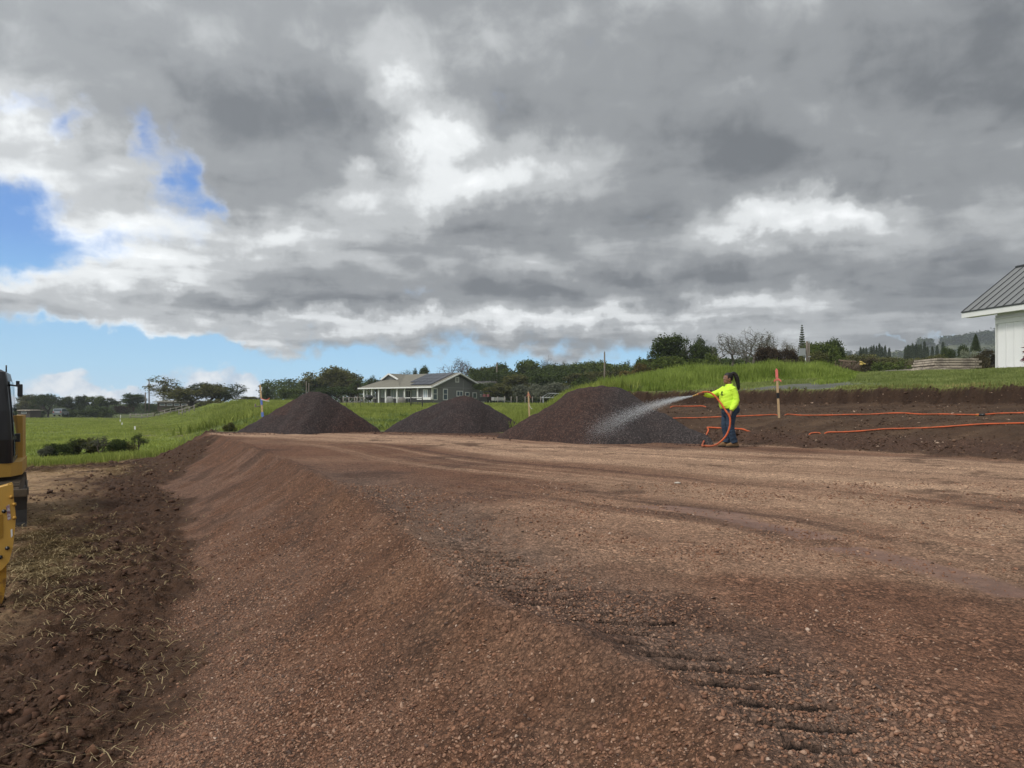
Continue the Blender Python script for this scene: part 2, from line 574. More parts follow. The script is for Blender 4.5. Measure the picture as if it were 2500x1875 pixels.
def terrain(x, y, detail=True):
    """height and all the masks; x, y arrays"""
    x = np.asarray(x, float); y = np.asarray(y, float)
    d = poly_dist(CREST, x, y)
    e = -poly_dist(EDGE, x, y)
    n1 = fbm(x * 1.3, y * 1.3, 4, 1) if detail else 0
    n2 = fbm(x * .33, y * .33, 4, 9)
    dj = d + (0.10 * fbm(x * .9, y * .9, 3, 4) if detail else 0)
    ej = e + (0.16 * fbm(x * 1.1, y * 1.1, 4, 22) if detail else 0)
    zfield = I(y, [-9, 0, 22, 60, 120, 200, 400, 1150], [-.80, -.80, -.87, -1.2, -1.9, -2.7, -4.0, .3]) + .10 * n2 * sst(22, 40, y)
    zfield = zfield + .25 * fbm(x * .03, y * .03, 3, 31) * sst(40, 90, y)
    zplat = I(y, [0, 24, 30, 40, 70, 100, 118, 160, 300, 1150], [0, 0, -.12, .0, .45, .92, 1.0, 1.2, 1.4, .6]) + .08 * n2 * sst(24, 40, y)
    T1 = sst(1.0, 3.6, x)
    T2 = sst(2.6, 9.0, x - .05 * (y - 20))
    hz = I(np.maximum(ej, 0), HILL_E, HILL_Z)
    lo = I(np.clip(ej, 0, 6.3), HILL_E, HILL_Z)
    zr = lo * T1 * (1 - sst(34, 80, y) * (1 - T2)) + (hz - lo) * T2
    beyond = sst(0, 1.2, e)
    zr = zr + zplat * (1 - T2) * beyond * (1 - T1 * (1 - sst(34, 80, y)))
    w = I(y, [0, 24, 30, 45, 80, 200], [1.75, 1.75, 2.6, 6, 9, 14])
    k = np.clip(-dj / w, 0, 1.6)
    f = np.where(k < 1, 1 - (1 - np.minimum(k, 1)) ** 1.35, 1.0)
    f = np.clip(f, 0, 1)
    z = zr * (1 - f) + zfield * f
    m = {}
    pad = sst(-.05, .10, d) * (1 - sst(-.05, .12, ej))
    slope = (1 - sst(-.05, .10, d)) * (1 - sst(.80, 1.02, k + .22 * n1 + .14 * n2 + (.45 * fbm(x * .28 + 5, y * .28, 2, 91)) + .95 * sst(15.5, 23, y))) * (1 - sst(24, 26, y))
    gl = poly_dist(GEDGE, x, y)
    gl = gl + (.25 * n1 if detail else 0)
    grass_l = sst(-.25, .35, -gl)
    kfar = .95 * sst(15.5, 23, y)
    soil_l = np.clip(1 - sst(-.05, .10, d) - slope, 0, 1) * (1 - grass_l)
    soil_l = soil_l * (1 - sst(27, 31, y))
    scarp = sst(5.75, 6.0, ej) * (1 - sst(6.22, 6.34, ej)) * sst(.6, 2.6, x)
    terr = sst(-.05, .12, ej) * (1 - sst(6.24, 6.36, ej)) * T1
    nearpile = sst(-.05, .12, ej) * (1 - T1) * (1 - sst(1.2, 2.3, e + .35 * n1)) * (d > 0)
    m.update(d=d, e=ej, k=k, pad=pad, slope=slope, soil_l=soil_l, terr=terr, scarp=scarp, near=nearpile, T1=T1, T2=T2, n2=n2)
    if not detail:
        return z, m
    # --- the yard: gentle waves, ruts of tyres, cleat marks next to the crest
    z = z + pad * (.022 * n2 + .010 * fbm(x * 1.6, y * 1.6, 3, 14) + .004 * fbm(x * 9, y * 9, 3, 15))
    ruts = np.zeros_like(x); bands = np.zeros_like(x)
    ok = pad > .01
    for i, t in enumerate(TIRES):
        td = np.full_like(x, 9.0)
        td[ok] = poly_dist(t, x[ok], y[ok])
        wb = .60 + .25 * fbm(x * .5, y * .5, 2, 60 + i)
        bands = np.maximum(bands, np.exp(-(td / wb) ** 2) * (.75 + .5 * fbm(x * .3, y * .6, 3, 40 + i)))
        ruts = ruts + np.exp(-((td - .12) / .05) ** 2) - .6 * np.exp(-((td - .26) / .06) ** 2) + .5 * np.exp(-((td + .15) / .05) ** 2)
    z = z - pad * ruts * .022
    m['bands'] = np.clip(bands - .45 * np.clip(ruts, 0, 1), 0, 1)
    # cleats pressed by tracks, one row after another beside the crest
    ph = (y - .10 * x + .020 * fbm(x * 3.2, y * 3.2, 2, 71)) / .155
    prof = np.maximum(0, np.cos(2 * math.pi * ph)) ** 2
    ix = np.floor(ph + .5).astype(int) & 255
    rr = np.random.default_rng(88).random((256, 3))
    l1 = .12 + .12 * rr[ix, 0]; l2 = .38 + .24 * rr[ix, 1] + .03 * (y - 2)
    across = sst(l1 - .05, l1 + .05, d) * (1 - sst(l2 - .08, l2 + .06, d))
    amt = sst(1.2, 1.8, y) * (1 - sst(4.3, 6.2, y)) * (.85 + .7 * rr[ix, 2])
    cle = prof * across * amt
    prof2 = np.maximum(0, np.cos(2 * math.pi * (y + .3 * x) / .22)) ** 4 * np.exp(-((d - 2.35) / .3) ** 4) * sst(4.5, 6, y) * (1 - sst(9, 12, y)) * .3
    z = z - pad * (.026 * np.minimum(cle, 1) + .02 * prof2)
    z = z + pad * .007 * np.maximum(0, np.cos(2 * math.pi * (ph - .5))) ** 3 * across * amt
    m['cle'] = np.clip(cle + .6 * prof2, 0, 1)
    # lip of loose stone on the crest
    z = z - .035 * np.exp(-((d - .50) / .24) ** 2) * (1 - sst(10, 14, y)) * pad + .020 * np.exp(-(d / .12) ** 2) * (1 - sst(20, 24, y))
    lip = np.exp(-((d - .06 - .05 * n1) / .08) ** 2) * (1 - sst(20, 24, y))
    z = z + lip * (.022 + .03 * fbm(x * 5, y * 5, 3, 80))
    m['lip'] = lip * (.6 + .8 * fbm(x * 3, y * 3, 3, 81))
    # --- the flank
    z = z + slope * (.022 * fbm(x * 1.2, y * 1.2, 4, 18) + .008 * fbm(x * 8, y * 8, 3, 19))
    # --- loose dark soil thrown against the foot of the flank, lumpy; flatter ground further out
    kk = -dj / w + kfar
    heap = np.where(kk < 1.15, np.exp(-((kk - 1.15) / .22) ** 2), np.exp(-((kk - 1.15) / (.80 + .45 * n2)) ** 2)) * soil_l
    rim = np.exp(-((gl - 1.1 - .5 * n1) / .45) ** 2) * soil_l * sst(10, 14, y) if detail else 0
    heap = np.clip(heap + .8 * rim, 0, 1)
    z = z + heap * (.03 + .12 * np.abs(fbm(x * 2.4, y * 2.4, 4, 24)))
    cl = np.maximum(0, fbm(x * 5.5, y * 5.5, 3, 26)) * np.clip(heap * 1.4 + .25 * soil_l, 0, 1)
    z = z + .10 * cl + soil_l * (.025 * fbm(x * 1.5, y * 1.5, 4, 27) + .012 * fbm(x * 11, y * 11, 2, 28))
    trk = soil_l * sst(2, 6, -d - 2) * .02 * np.sin((y + .8 * x + .3 * n1) * 12)
    z = z + trk * .5
    m['heap'] = heap
    # --- the terrace of dark soil and its cut edge
    bank = terr * np.exp(-((ej - .5) / .45) ** 2)
    z = z + terr * (.03 * fbm(x * 2.2, y * 2.2, 4, 33) + .018 * fbm(x * 9, y * 9, 3, 34)) + bank * .07 * fbm(x * 3, y * 3, 3, 35)
    z = z + scarp * .14 * fbm((x - y) * 2.2, (x + y) * .6, 4, 36)
    m['bank'] = bank
    gr = np.clip(1 - pad - slope - soil_l - terr - nearpile, 0, 1)
    z = z + gr * (.03 * fbm(x * 1.4, y * 1.4, 3, 37)) * (y < 150)
    m['grass'] = gr
    pth = np.abs(poly_dist(PATHC, x, y)) + .12 * n1
    m['path'] = (1 - sst(1.55, 1.95, pth)) * gr * (x > 2.5) * (e > 6.5) * (1 - sst(11.5, 13.5, x))
    td = poly_dist(TRACK, x, y) + .3 * n1
    m['track'] = (np.exp(-((np.abs(td) - 1.0) / .5) ** 2)) * gr * (y < 130) * (y > 40)
    return z, m


def Hs(x, y):
    z, _ = terrain(np.array([float(x)]), np.array([float(y)]))
    return float(z[0])


_ys = np.exp(np.linspace(math.log(1.5), math.log(700), 2600))


def ground_at(u, v):
    """where the ray through a photo pixel meets the ground"""
    s = (u - U0) / F; t = (V0 - v) / F
    z, _ = terrain(s * _ys, _ys)
    k = np.nonzero(z >= HC + t * _ys)[0]
    i = k[0] if len(k) else len(_ys) - 1
    return Vector((s * _ys[i], _ys[i], float(z[i])))


def at(u, v, y):
    return Vector(((u - U0) / F * y, y, HC + (V0 - v) / F * y))


def mixc(a, b, f): return a * (1 - f[:, None]) + np.array(b)[None, :] * f[:, None]


def ground_colours(x, y, m):
    n1 = fbm(x * .45, y * .45, 4, 101); n2 = fbm(x * 1.7, y * 1.7, 4, 102); n3 = fbm(x * .16 + y * .05, y * .35, 4, 103)
    nf = fbm(x * 6, y * 6, 3, 104)
    c = np.tile(np.array([[.105, .128, .034]]), (len(x), 1))
    # grass in patches
    g1 = sst(-.3, .4, fbm(x * .22, y * .10, 4, 105)); g2 = sst(-.1, .5, fbm(x * .9, y * .35, 4, 106))
    c = mixc(c, (.165, .225, .040), g1 * .8); c = mixc(c, (.215, .225, .075), g2 * .5)
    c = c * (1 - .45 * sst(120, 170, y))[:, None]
    right = m['T2'] * sst(6.2, 6.6, m['e'])
    c = mixc(c, (.130, .175, .056), right * .6)
    edge = right * np.exp(-((m['e'] - 6.5) / .35) ** 2)
    c = mixc(c, (.20, .18, .07), edge * .8)
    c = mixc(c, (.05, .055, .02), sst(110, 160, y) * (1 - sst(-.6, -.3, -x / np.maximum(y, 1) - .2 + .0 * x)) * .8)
    c = mixc(c, (.13, .105, .065), np.clip(m['track'] * .75, 0, 1))
    c = mixc(c, (.118, .116, .110), m['path'] * (.80 + .2 * sst(-.2, .3, n2)))
    # yard
    p = np.tile(np.array([[.205, .114, .074]]), (len(x), 1))
    p = mixc(p, (.125, .070, .050), sst(0, .5, n1) * .8)
    tan = sst(-.15, .45, n3 + .35 * sst(1.5, 5, x) + .25 * sst(4, 9, y) * sst(-2, 2, x) + .3 * n2)
    p = mixc(p, (.400, .272, .192), tan * .85 * (1 - .65 * sst(8, 11, y)))
    p = mixc(p, (.56, .41, .295), m['bands'] * sst(6, 9, y) * .95)
    p = mixc(p, (.50, .365, .255), sst(.0, .45, n2 + n3) * sst(2.0, 4.0, x) * (1 - sst(8, 12, y)) * .55)
    tdm = poly_dist(TIRES[2], x, y)
    st = fbm(tdm * 1.3, x * .10 + y * .04, 4, 131, .62)
    far = sst(3.5, 6.5, y) * sst(.8, 2.2, m['d'])
    p = mixc(p, (.112, .066, .050), sst(.08, .45, -st) * far * .75)
    p = mixc(p, (.470, .335, .238), sst(.10, .45, st) * far * .70)
    p = mixc(p, (.56, .41, .295), m['bands'] * sst(6, 9, y) * .6)
    dk = np.exp(-((m['d'] - .42) / (.30 + .05 * y)) ** 2) * (1 - sst(8, 14, y))
    p = mixc(p, (.172, .128, .104), np.clip(dk * (.80 + .35 * n2), 0, 1))
    p = mixc(p, (.095, .054, .038), np.clip(sst(.25, .6, n2 * .6 + n1 * .8) * .7, 0, 1))
    p = mixc(p, (.022, .015, .011), sst(.25, .6, m['cle'] * (1 + .6 * fbm(x * 9, y * 9, 2, 79))))  # shade inside the cleat prints is painted into the albedo
    wet = np.zeros_like(x)
    for pl in WETS:
        dd = poly_dist(pl, x, y) + .10 * n2
        yy = (y > pl[-1][1] - .2) & (y < pl[0][1] + .2)
        wet = np.maximum(wet, (1 - sst(.10, .24, np.abs(dd))) * yy)
    p = mixc(p, (.135, .083, .068), wet * .8)
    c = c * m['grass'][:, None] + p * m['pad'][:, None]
    # flank
    s = np.tile(np.array([[.158, .088, .056]]), (len(x), 1))
    s = mixc(s, (.205, .130, .094), sst(-.15, .35, n2 * .6 + n1 * .5 + .5 * sst(.25, .75, m['k']) - .15 * sst(4, 8, y)) * .85)
    s = mixc(s, (.105, .066, .048), sst(.1, .5, fbm(x * 1.1, y * 1.1, 4, 109)) * .7)
    s = mixc(s, (.215, .128, .080), np.exp(-((m['k'] - .10) / .14) ** 2) * (1 - sst(7, 12, y)) * np.clip(.6 + n2, 0, 1) * .6)
    s = mixc(s, (.070, .045, .034), np.clip(m['lip'], 0, 1) * .5)
    c = c + s * m['slope'][:, None]
    # loose soil and trampled ground
    b = np.tile(np.array([[.115, .076, .048]]), (len(x), 1))
    b = mixc(b, (.330, .245, .150), sst(-.2, .4, fbm(x * .5, y * .9, 4, 110) + .35 * sst(3.5, 6, y)) * .85)
    b = mixc(b, (.056, .033, .021), np.clip(m['heap'] * 1.3 + .5 * sst(.1, .5, n2) + (1 - sst(1.15, 1.45, m['k'] + .3 * n2)), 0, 1))
    c = c + b * m['soil_l'][:, None]
    # terrace
    t = np.tile(np.array([[.062, .041, .027]]), (len(x), 1))
    t = mixc(t, (.092, .064, .042), sst(-.1, .45, fbm(x * .35, y * 1.6, 4, 111)) * .8)
    t = mixc(t, (.034, .021, .014), np.clip(m['scarp'] * (.9 + .6 * fbm((x - y) * 2.5, y * .3, 3, 115)) + .5 * sst(.15, .5, n2), 0, 1))
    t = mixc(t, (.095, .060, .046), np.clip(m['bank'], 0, 1) * .8)
    c = c + t * m['terr'][:, None]
    c = c + np.array([[.075, .047, .037]]) * m['near'][:, None]
    tot = m['grass'] + m['pad'] + m['slope'] + m['soil_l'] + m['terr'] + m['near']
    c = c / np.maximum(tot, .2)[:, None]
    c = c * np.where(m['grass'][:, None] > .5, 1.0, np.array([[1.10, .98, .895]]))
    c = c * (1 + .22 * nf[:, None] * (1 - m['grass'])[:, None]) * (1 + .25 * (n2 * m['grass'])[:, None])
    grav = np.clip(m['pad'] * (1 - wet * .85) + m['slope'] + .55 * m['near'] + .5 * m['bank'] + .35 * (m['soil_l'] + m['terr'] + m['path']), 0, 1)
    return np.clip(c, .004, 1), grav, wet


WETS = []
for pl in ([(1640, 1240), (1760, 1256), (1860, 1285), (1960, 1305)], [(2120, 1352), (2220, 1372), (2330, 1400), (2440, 1432)]):
    WETS.append([((u - U0) / (v - V0), F / (v - V0)) for u, v in pl])


def ground_material():
    m = bpy.data.materials.new('earth_and_grass'); m.use_nodes = True
    t = m.node_tree; N = NT(t); b = t.nodes['Principled BSDF']
    colr = N.n('ShaderNodeAttribute', attribute_name='albedo').outputs['Color']
    grav = N.n('ShaderNodeAttribute', attribute_name='gravel').outputs['Fac']
    wet = N.n('ShaderNodeAttribute', attribute_name='wet').outputs['Fac']
    gra = N.n('ShaderNodeAttribute', attribute_name='grass').outputs['Fac']
    co = N.n('ShaderNodeTexCoord').outputs['Object']
    warp = N.vm('SCALE', N.vm('SUBTRACT', N.noise(co, 30, 2, .5, 'Color'), (.5, .5, .5)), .02)
    cw = N.vm('ADD', co, warp)
    def cellval(scale):
        return N.n('ShaderNodeSeparateColor'), scale
    va = N.n('ShaderNodeTexVoronoi'); N.put(va.inputs['Vector'], cw); va.inputs['Scale'].default_value = 52
    vb = N.n('ShaderNodeTexVoronoi'); N.put(vb.inputs['Vector'], cw); vb.inputs['Scale'].default_value = 120
    sa = N.n('ShaderNodeSeparateColor'); N.put(sa.inputs[0], va.outputs['Color'])
    sb = N.n('ShaderNodeSeparateColor'); N.put(sb.inputs[0], vb.outputs['Color'])
    # a few pale stones, most near the average
    pa = N.m('POWER', sa.outputs[0], 3.0); pb = N.m('POWER', sb.outputs[0], 2.5)
    fa = N.m('ADD', N.m('MULTIPLY', pa, 1.15), .62)
    fb = N.m('ADD', N.m('MULTIPLY', pb, .9), .72)
    patch = N.ss(N.noise(co, 2.2, 5, .6), .38, .62)
    f = N.mix(patch, fa, fb)
    gap = N.m('MULTIPLY', N.ss(va.outputs['Distance'], .35, .75, 1.0, .62), N.ss(vb.outputs['Distance'], .4, .8, 1.0, .75))
    f = N.m('MULTIPLY', f, gap)
    f = N.m('ADD', 1.0, N.m('MULTIPLY', N.m('SUBTRACT', f, 1.0), grav))
    f2 = N.lin(N.noise(co, 14, 8, .68), .28, .72, .72, 1.28)
    f3 = N.lin(N.noise(co, .9, 6, .6), .3, .7, .86, 1.14)
    f = N.m('MULTIPLY', N.m('MULTIPLY', f, f2), f3)
    c = N.vm('SCALE', colr, f)
    N.put(b.inputs['Base Color'], c)
    N.put(b.inputs['Roughness'], N.m('SUBTRACT', .95, N.m('MULTIPLY', wet, .45)))
    b.inputs['Specular IOR Level'].default_value = .22
    h = N.m('ADD', N.m('MULTIPLY', va.outputs['Distance'], -.9), N.m('MULTIPLY', vb.outputs['Distance'], -.5))
    h = N.m('MULTIPLY', h, N.m('ADD', N.m('MULTIPLY', grav, 1.0), .08))
    h = N.m('ADD', h, N.m('MULTIPLY', N.noise(co, 22, 8, .7), N.m('SUBTRACT', 1.1, N.m('MULTIPLY', wet, .8))))
    bp = N.n('ShaderNodeBump'); bp.inputs['Strength'].default_value = 1.0; bp.inputs['Distance'].default_value = .016
    N.put(bp.inputs['Height'], h)
    t.links.new(bp.outputs[0], b.inputs['Normal'])
    return m


def build_ground():
    apex = 3.0
    def geo(a, b, n): return np.exp(np.linspace(math.log(a), math.log(b), n, endpoint=False))
    yy = np.concatenate([geo(1.2, 4.2, 130), geo(4.2, 14, 470), geo(14, 50, 380), geo(50, 300, 110), geo(300, 1150, 30), [1150.]])
    ss_ = np.concatenate([np.linspace(-2.2, -1.7, 8, endpoint=False), np.linspace(-1.7, -.80, 60, endpoint=False), np.linspace(-.80, .80, 860, endpoint=False), np.linspace(.80, 1.7, 60, endpoint=False), np.linspace(1.7, 2.2, 9)])
    Yp, S = np.meshgrid(yy, ss_, indexing='ij')
    X = (S * Yp).ravel(); Y = (Yp - apex).ravel()
    Z, m = terrain(X, Y)
    c, grav, wet = ground_colours(X, Y, m)
    nr, nc = len(yy), len(ss_)
    ii = np.arange(nr * nc).reshape(nr, nc)
    q = np.stack([ii[:-1, :-1], ii[:-1, 1:], ii[1:, 1:], ii[1:, :-1]], -1).reshape(-1, 4)
    M = np.stack([m['pad'], m['slope'], np.maximum(m['soil_l'], m['near']), m['terr'], m['grass'] - m['path'], m['path']], 1)
    reg = np.argmax(M, 1)[q].copy()
    regf = np.array([np.bincount(r, minlength=6).argmax() if r[0] != r[2] else r[0] for r in reg]) if False else reg[:, 0]
    V = np.stack([X, Y, Z], 1)
    gm = ground_material()
    for k, (nm, lab) in enumerate([('gravel_yard', 'reddish brown gravel yard with pale tyre bands'), ('gravel_bank', 'sloping flank of reddish gravel falling left from the yard'),
                                   ('bare_soil', 'dark loose soil strewn with straw at the foot of the gravel bank'), ('soil_terrace', 'dark brown cut soil terrace behind the orange hoses'),
                                   ('grass_field', 'green grass field around the yard'), ('path', 'grey path crossing the grass behind the terrace')]):
        f = q[regf == k]
        used, inv = np.unique(f, return_inverse=True)
        me = mesh_np(nm, V[used], inv.reshape(-1, 4), True)
        add_attr(me, 'albedo', c[used]); add_attr(me, 'gravel', grav[used]); add_attr(me, 'wet', wet[used]); add_attr(me, 'grass', m['grass'][used])
        o = link(nm, me, gm)
        tag(o, lab, None, None, 'structure')


PATHC = [tuple(ground_at(u, v).xy) for u, v in ((1600, 974), (1700, 967), (1800, 959), (1900, 949), (2000, 942), (2060, 939))]
PATHC = smooth_poly([(PATHC[0][0] - 3.5, PATHC[0][1] + .5)] + PATHC, 4)
build_ground()

# ------------------------------------------------------------------ trees and shrubs
LEAF = dict(
    dark=leaf_mat('leaf_dark_green', (0.032, 0.049, 0.017), (0.087, 0.113, 0.035)),
    mid=leaf_mat('leaf_mid_green', (0.049, 0.072, 0.020), (0.133, 0.162, 0.043)),
    olive=leaf_mat('leaf_olive', (0.065, 0.070, 0.026), (0.162, 0.157, 0.061)),
    bright=leaf_mat('leaf_bright_green', (.060, .095, .018), (.150, .190, .036), trans=.35),
    brown=leaf_mat('leaf_dry_brown', (.036, .026, .017), (.082, .060, .038), trans=.1),
    rust=leaf_mat('leaf_rusty', (0.087, 0.072, 0.026), (0.196, 0.145, 0.049)),
    grey=leaf_mat('leaf_grey_green', (0.087, 0.096, 0.065), (0.196, 0.203, 0.145)),
    pink=leaf_mat('twig_pinkish', (0.109, 0.075, 0.067), (0.217, 0.160, 0.145), trans=.1),
    umber=leaf_mat('leaf_brown_olive', (.052, .044, .024), (.115, .096, .052)),
    pale=leaf_mat('leaf_pale_green', (.150, .170, .110), (.330, .350, .250)),
)
BARK = mat('bark', (.070, .055, .044), .9, .3, 3.0)
BARKG = mat('bark_grey', (.130, .112, .098), .9, .3, 3.0)


def grow(pts, trunk_h, r0, rmin, seed, lean=0.0, wig=.12):
    """limbs that reach every clump of the crown, thinner and thinner: one mesh"""
    rs = np.random.default_rng(seed)
    nodes = [np.array([0, 0, -.25]), np.array([lean * .3, 0, trunk_h * .5]), np.array([lean, 0, trunk_h])]
    par = [-1, 0, 1]; plen = [0, trunk_h * .5, trunk_h]
    order = np.argsort(np.linalg.norm(pts - nodes[2], axis=1))
    tips = []
    for i in order:
        p = pts[i]
        A = np.array(nodes[1:]); L = np.array(plen[1:])
        dd = np.linalg.norm(A - p, axis=1)
        pen = dd * 1.0 + .30 * L + 2.0 * np.maximum(0, A[:, 2] - p[2] - .1)
        j = int(np.argmin(pen)) + 1
        base = nodes[j]; ln = dd[j - 1]
        k = max(1, int(ln / 1.1)); prev = j
        for q in range(1, k + 1):
            f = q / k
            pt = base + (p - base) * f
            if q < k:
                pt = pt + rs.normal(0, wig, 3) * ln * .35 + np.array([0, 0, .10 * ln * math.sin(math.pi * f) * (1 if rs.random() > .3 else -1)])
            nodes.append(pt); par.append(prev); plen.append(plen[prev] + np.linalg.norm(pt - nodes[prev])); prev = len(nodes) - 1
        tips.append(prev)
    cnt = np.zeros(len(nodes))
    for t in tips:
        while t >= 0:
            cnt[t] += 1; t = par[t]
    rad = np.maximum(rmin, r0 * (cnt / len(tips)) ** .55)
    P = np.array(nodes); n = 5
    V = []; Fq = []
    ang = np.arange(n) * 2 * math.pi / n
    for i in range(1, len(nodes)):
        a, b = P[par[i]], P[i]
        d = b - a; ln = np.linalg.norm(d)
        if ln < 1e-5: continue
        d = d / ln
        s = np.cross(d, [0.31, 0.82, .1]); s /= np.linalg.norm(s); t = np.cross(d, s)
        ra = min(rad[par[i]], rad[i] * 1.5); rb = rad[i]
        b0 = len(V)
        for p, rr in ((a, ra), (b + d * .02, rb)):
            for an in ang: V.append(p + (s * math.cos(an) + t * math.sin(an)) * rr)
        for k in range(n): Fq.append((b0 + k, b0 + (k + 1) % n, b0 + n + (k + 1) % n, b0 + n + k))
    return np.array(V), np.array(Fq)


def leaves(C, per, rad, size, seed, flat=.7, asp=.55):
    """leaf-sized quads in clumps round the points C"""
    rs = np.random.default_rng(seed)
    n = len(C) * per
    rr = np.repeat(rad if hasattr(rad, '__len__') else np.full(len(C), rad), per)
    c = np.repeat(C, per, 0) + rs.normal(0, 1, (n, 3)) * rr[:, None] * np.array([1, 1, flat]) * .6
    a = rs.normal(0, 1, (n, 3)); a[:, 2] *= .6; a /= np.linalg.norm(a, axis=1)[:, None]
    b = rs.normal(0, 1, (n, 3)); b -= a * (a * b).sum(1)[:, None]; b /= np.linalg.norm(b, axis=1)[:, None]
    s = size * rs.uniform(.6, 1.35, n)[:, None]
    V = np.stack([c - a * s, c + b * s * asp, c + a * s, c - b * s * asp], 1).reshape(-1, 3)
    tint = np.clip(np.repeat(rs.normal(.5, .22, len(C)), per) + rs.normal(0, .2, n), 0, 1)
    return V, np.arange(n * 4).reshape(-1, 4), np.repeat(tint, 4)


def crown_points(kind, n, w, h, h0, seed):
    rs = np.random.default_rng(seed)
    out = []
    # a crown is a handful of big lobes, so the outline is uneven and gaps open between them
    nl = {'broad': 9, 'round': 8, 'thin': 10, 'bare': 10, 'shrub': 7, 'flat': 12}[kind]
    lobes = []
    for i in range(nl):
        an = rs.uniform(0, 2 * math.pi); r = math.sqrt(rs.uniform(0.03, 1)) * .36 * w
        if kind in ('broad', 'thin', 'bare'): z = h0 + (h - h0) * (.40 + .40 * rs.random()) * (1 - .55 * (r / (.5 * w)) ** 2)
        elif kind == 'flat': z = h0 + (h - h0) * (.62 + .28 * rs.random()) * (1 - .35 * (r / (.5 * w)) ** 2)
        elif kind == 'shrub': z = h0 + (h - h0) * (.25 + .40 * rs.random()) * (1 - .6 * (r / (.5 * w)) ** 2)
        else: z = h0 + (h - h0) * (.20 + .60 * rs.random()) * (1 - .4 * (r / (.5 * w)) ** 2)
        s = w * rs.uniform(.13, .22)
        lobes.append((np.array([r * math.cos(an), r * math.sin(an), z]), s, s * {'flat': .45, 'broad': .62, 'thin': .6, 'bare': .75}.get(kind, .85)))
    while len(out) < n:
        c, s, sz = lobes[rs.integers(nl)]
        v = rs.normal(0, 1, 3); v /= np.linalg.norm(v)
        v *= rs.uniform(.55, 1.0)
        if kind in ('broad', 'flat', 'thin') and v[2] < -.45: continue
        p = c + v * np.array([s, s, sz])
        if p[2] < h0 * .8 or p[2] > h: p[2] = np.clip(p[2], h0 * .8, h)
        out.append(p)
    P = np.array(out)
    P[:, 2] *= h / P[:, 2].max()
    return P


PROTO = {}


def make_proto(key, kind, w, h, h0, n, per, crad, lsize, seed, trunk_h, r0, rmin=.02, flat=.7):
    P = crown_points(kind, n, w, h, h0, seed)
    V, Fq = grow(P, trunk_h, r0, rmin, seed + 1)
    tm = mesh_np('limbs_' + key, V, Fq, True)
    cm = None
    if per:
        V, Fq, t = leaves(P, per, crad, lsize, seed + 2, flat)
        cm = mesh_np('leaves_' + key, V, Fq); add_attr(cm, 'tint', t)
    else:
        V, Fq, t = leaves(P, 4, crad, lsize, seed + 2, 1.0, .05)      # fine twigs
        cm = mesh_np('twigs_' + key, V, Fq); add_attr(cm, 'tint', t)
    ext = 2 * np.percentile(np.abs(V[:, :2]), 97)
    PROTO[key] = (tm, cm, ext, float(np.percentile(V[:, 2], 99.5)))


make_proto('broad', 'broad', 9, 6.0, 1.9, 190, 34, .62, .17, 11, 1.5, .26)
make_proto('broad2', 'broad', 9, 6.4, 1.6, 210, 34, .62, .17, 23, 1.3, .26)
make_proto('round', 'round', 6.5, 6.2, .5, 210, 34, .52, .16, 31, .8, .2)
make_proto('round2', 'round', 6.5, 6.0, .4, 210, 34, .52, .16, 47, .8, .2)
make_proto('thin', 'thin', 12, 7.4, 2.2, 300, 14, .55, .14, 51, 1.6, .34, .025)
make_proto('thin2', 'thin', 9, 6.5, 1.6, 230, 12, .5, .13, 63, 1.3, .28, .025)
make_proto('bare', 'bare', 9, 7.0, 1.4, 300, 0, .50, .36, 71, 1.0, .26, .030)
make_proto('bare2', 'bare', 7, 7.0, 1.2, 230, 0, .45, .36, 83, .9, .24, .030)
make_proto('airy', 'round', 9.5, 6.4, .6, 380, 24, .5, .13, 171, 1.2, .30, .028)
make_proto('airy2', 'round', 8.5, 6.2, .5, 330, 20, .5, .13, 181, 1.0, .28, .028)
make_proto('shrub', 'shrub', 5.5, 3.0, .1, 150, 34, .45, .14, 91, .3, .10)
make_proto('shrub2', 'shrub', 6.5, 2.8, .1, 170, 32, .45, .14, 97, .3, .10)
make_proto('flat', 'flat', 15, 6.6, 2.6, 330, 36, .75, .19, 103, 2.2, .4)


def conifer(key, h, w, tiers, seed, lsize, tip=.02, per=14, spread=.10):
    """whorls of short branches round one straight stem"""
    rs = np.random.default_rng(seed)
    b = MB(); b.bar((0, 0, -.3), (0, 0, h), w * .05, .015, 7)
    C = []; R_ = []
    for i in range(tiers):
        f = i / (tiers - 1)
        z = h * (.06 + .93 * f)
        r = (w / 2) * (1 - f) ** .85 + w * tip
        nb = 8
        for k in range(nb):
            an = 2 * math.pi * (k + rs.random() * .5) / nb + i
            tipp = Vector((math.cos(an) * r, math.sin(an) * r, z + r * .18))
            b.bar((0, 0, z), tipp, .02, .008, 4, False)
            for q in np.linspace(.3, 1, 4):
                C.append((tipp.x * q, tipp.y * q, z + r * .18 * q)); R_.append(spread * w * (.35 + .65 * (1 - f)))
    bm_ = b.build('stem', BARK)
    V, Fq, t = leaves(np.array(C), per, np.array(R_), lsize, seed + 3, .5)
    cm = mesh_np('needles_' + key, V, Fq); add_attr(cm, 'tint', t)
    tm = bm_.data
    bpy.data.objects.remove(bm_)
    PROTO[key] = (tm, cm, w, h)


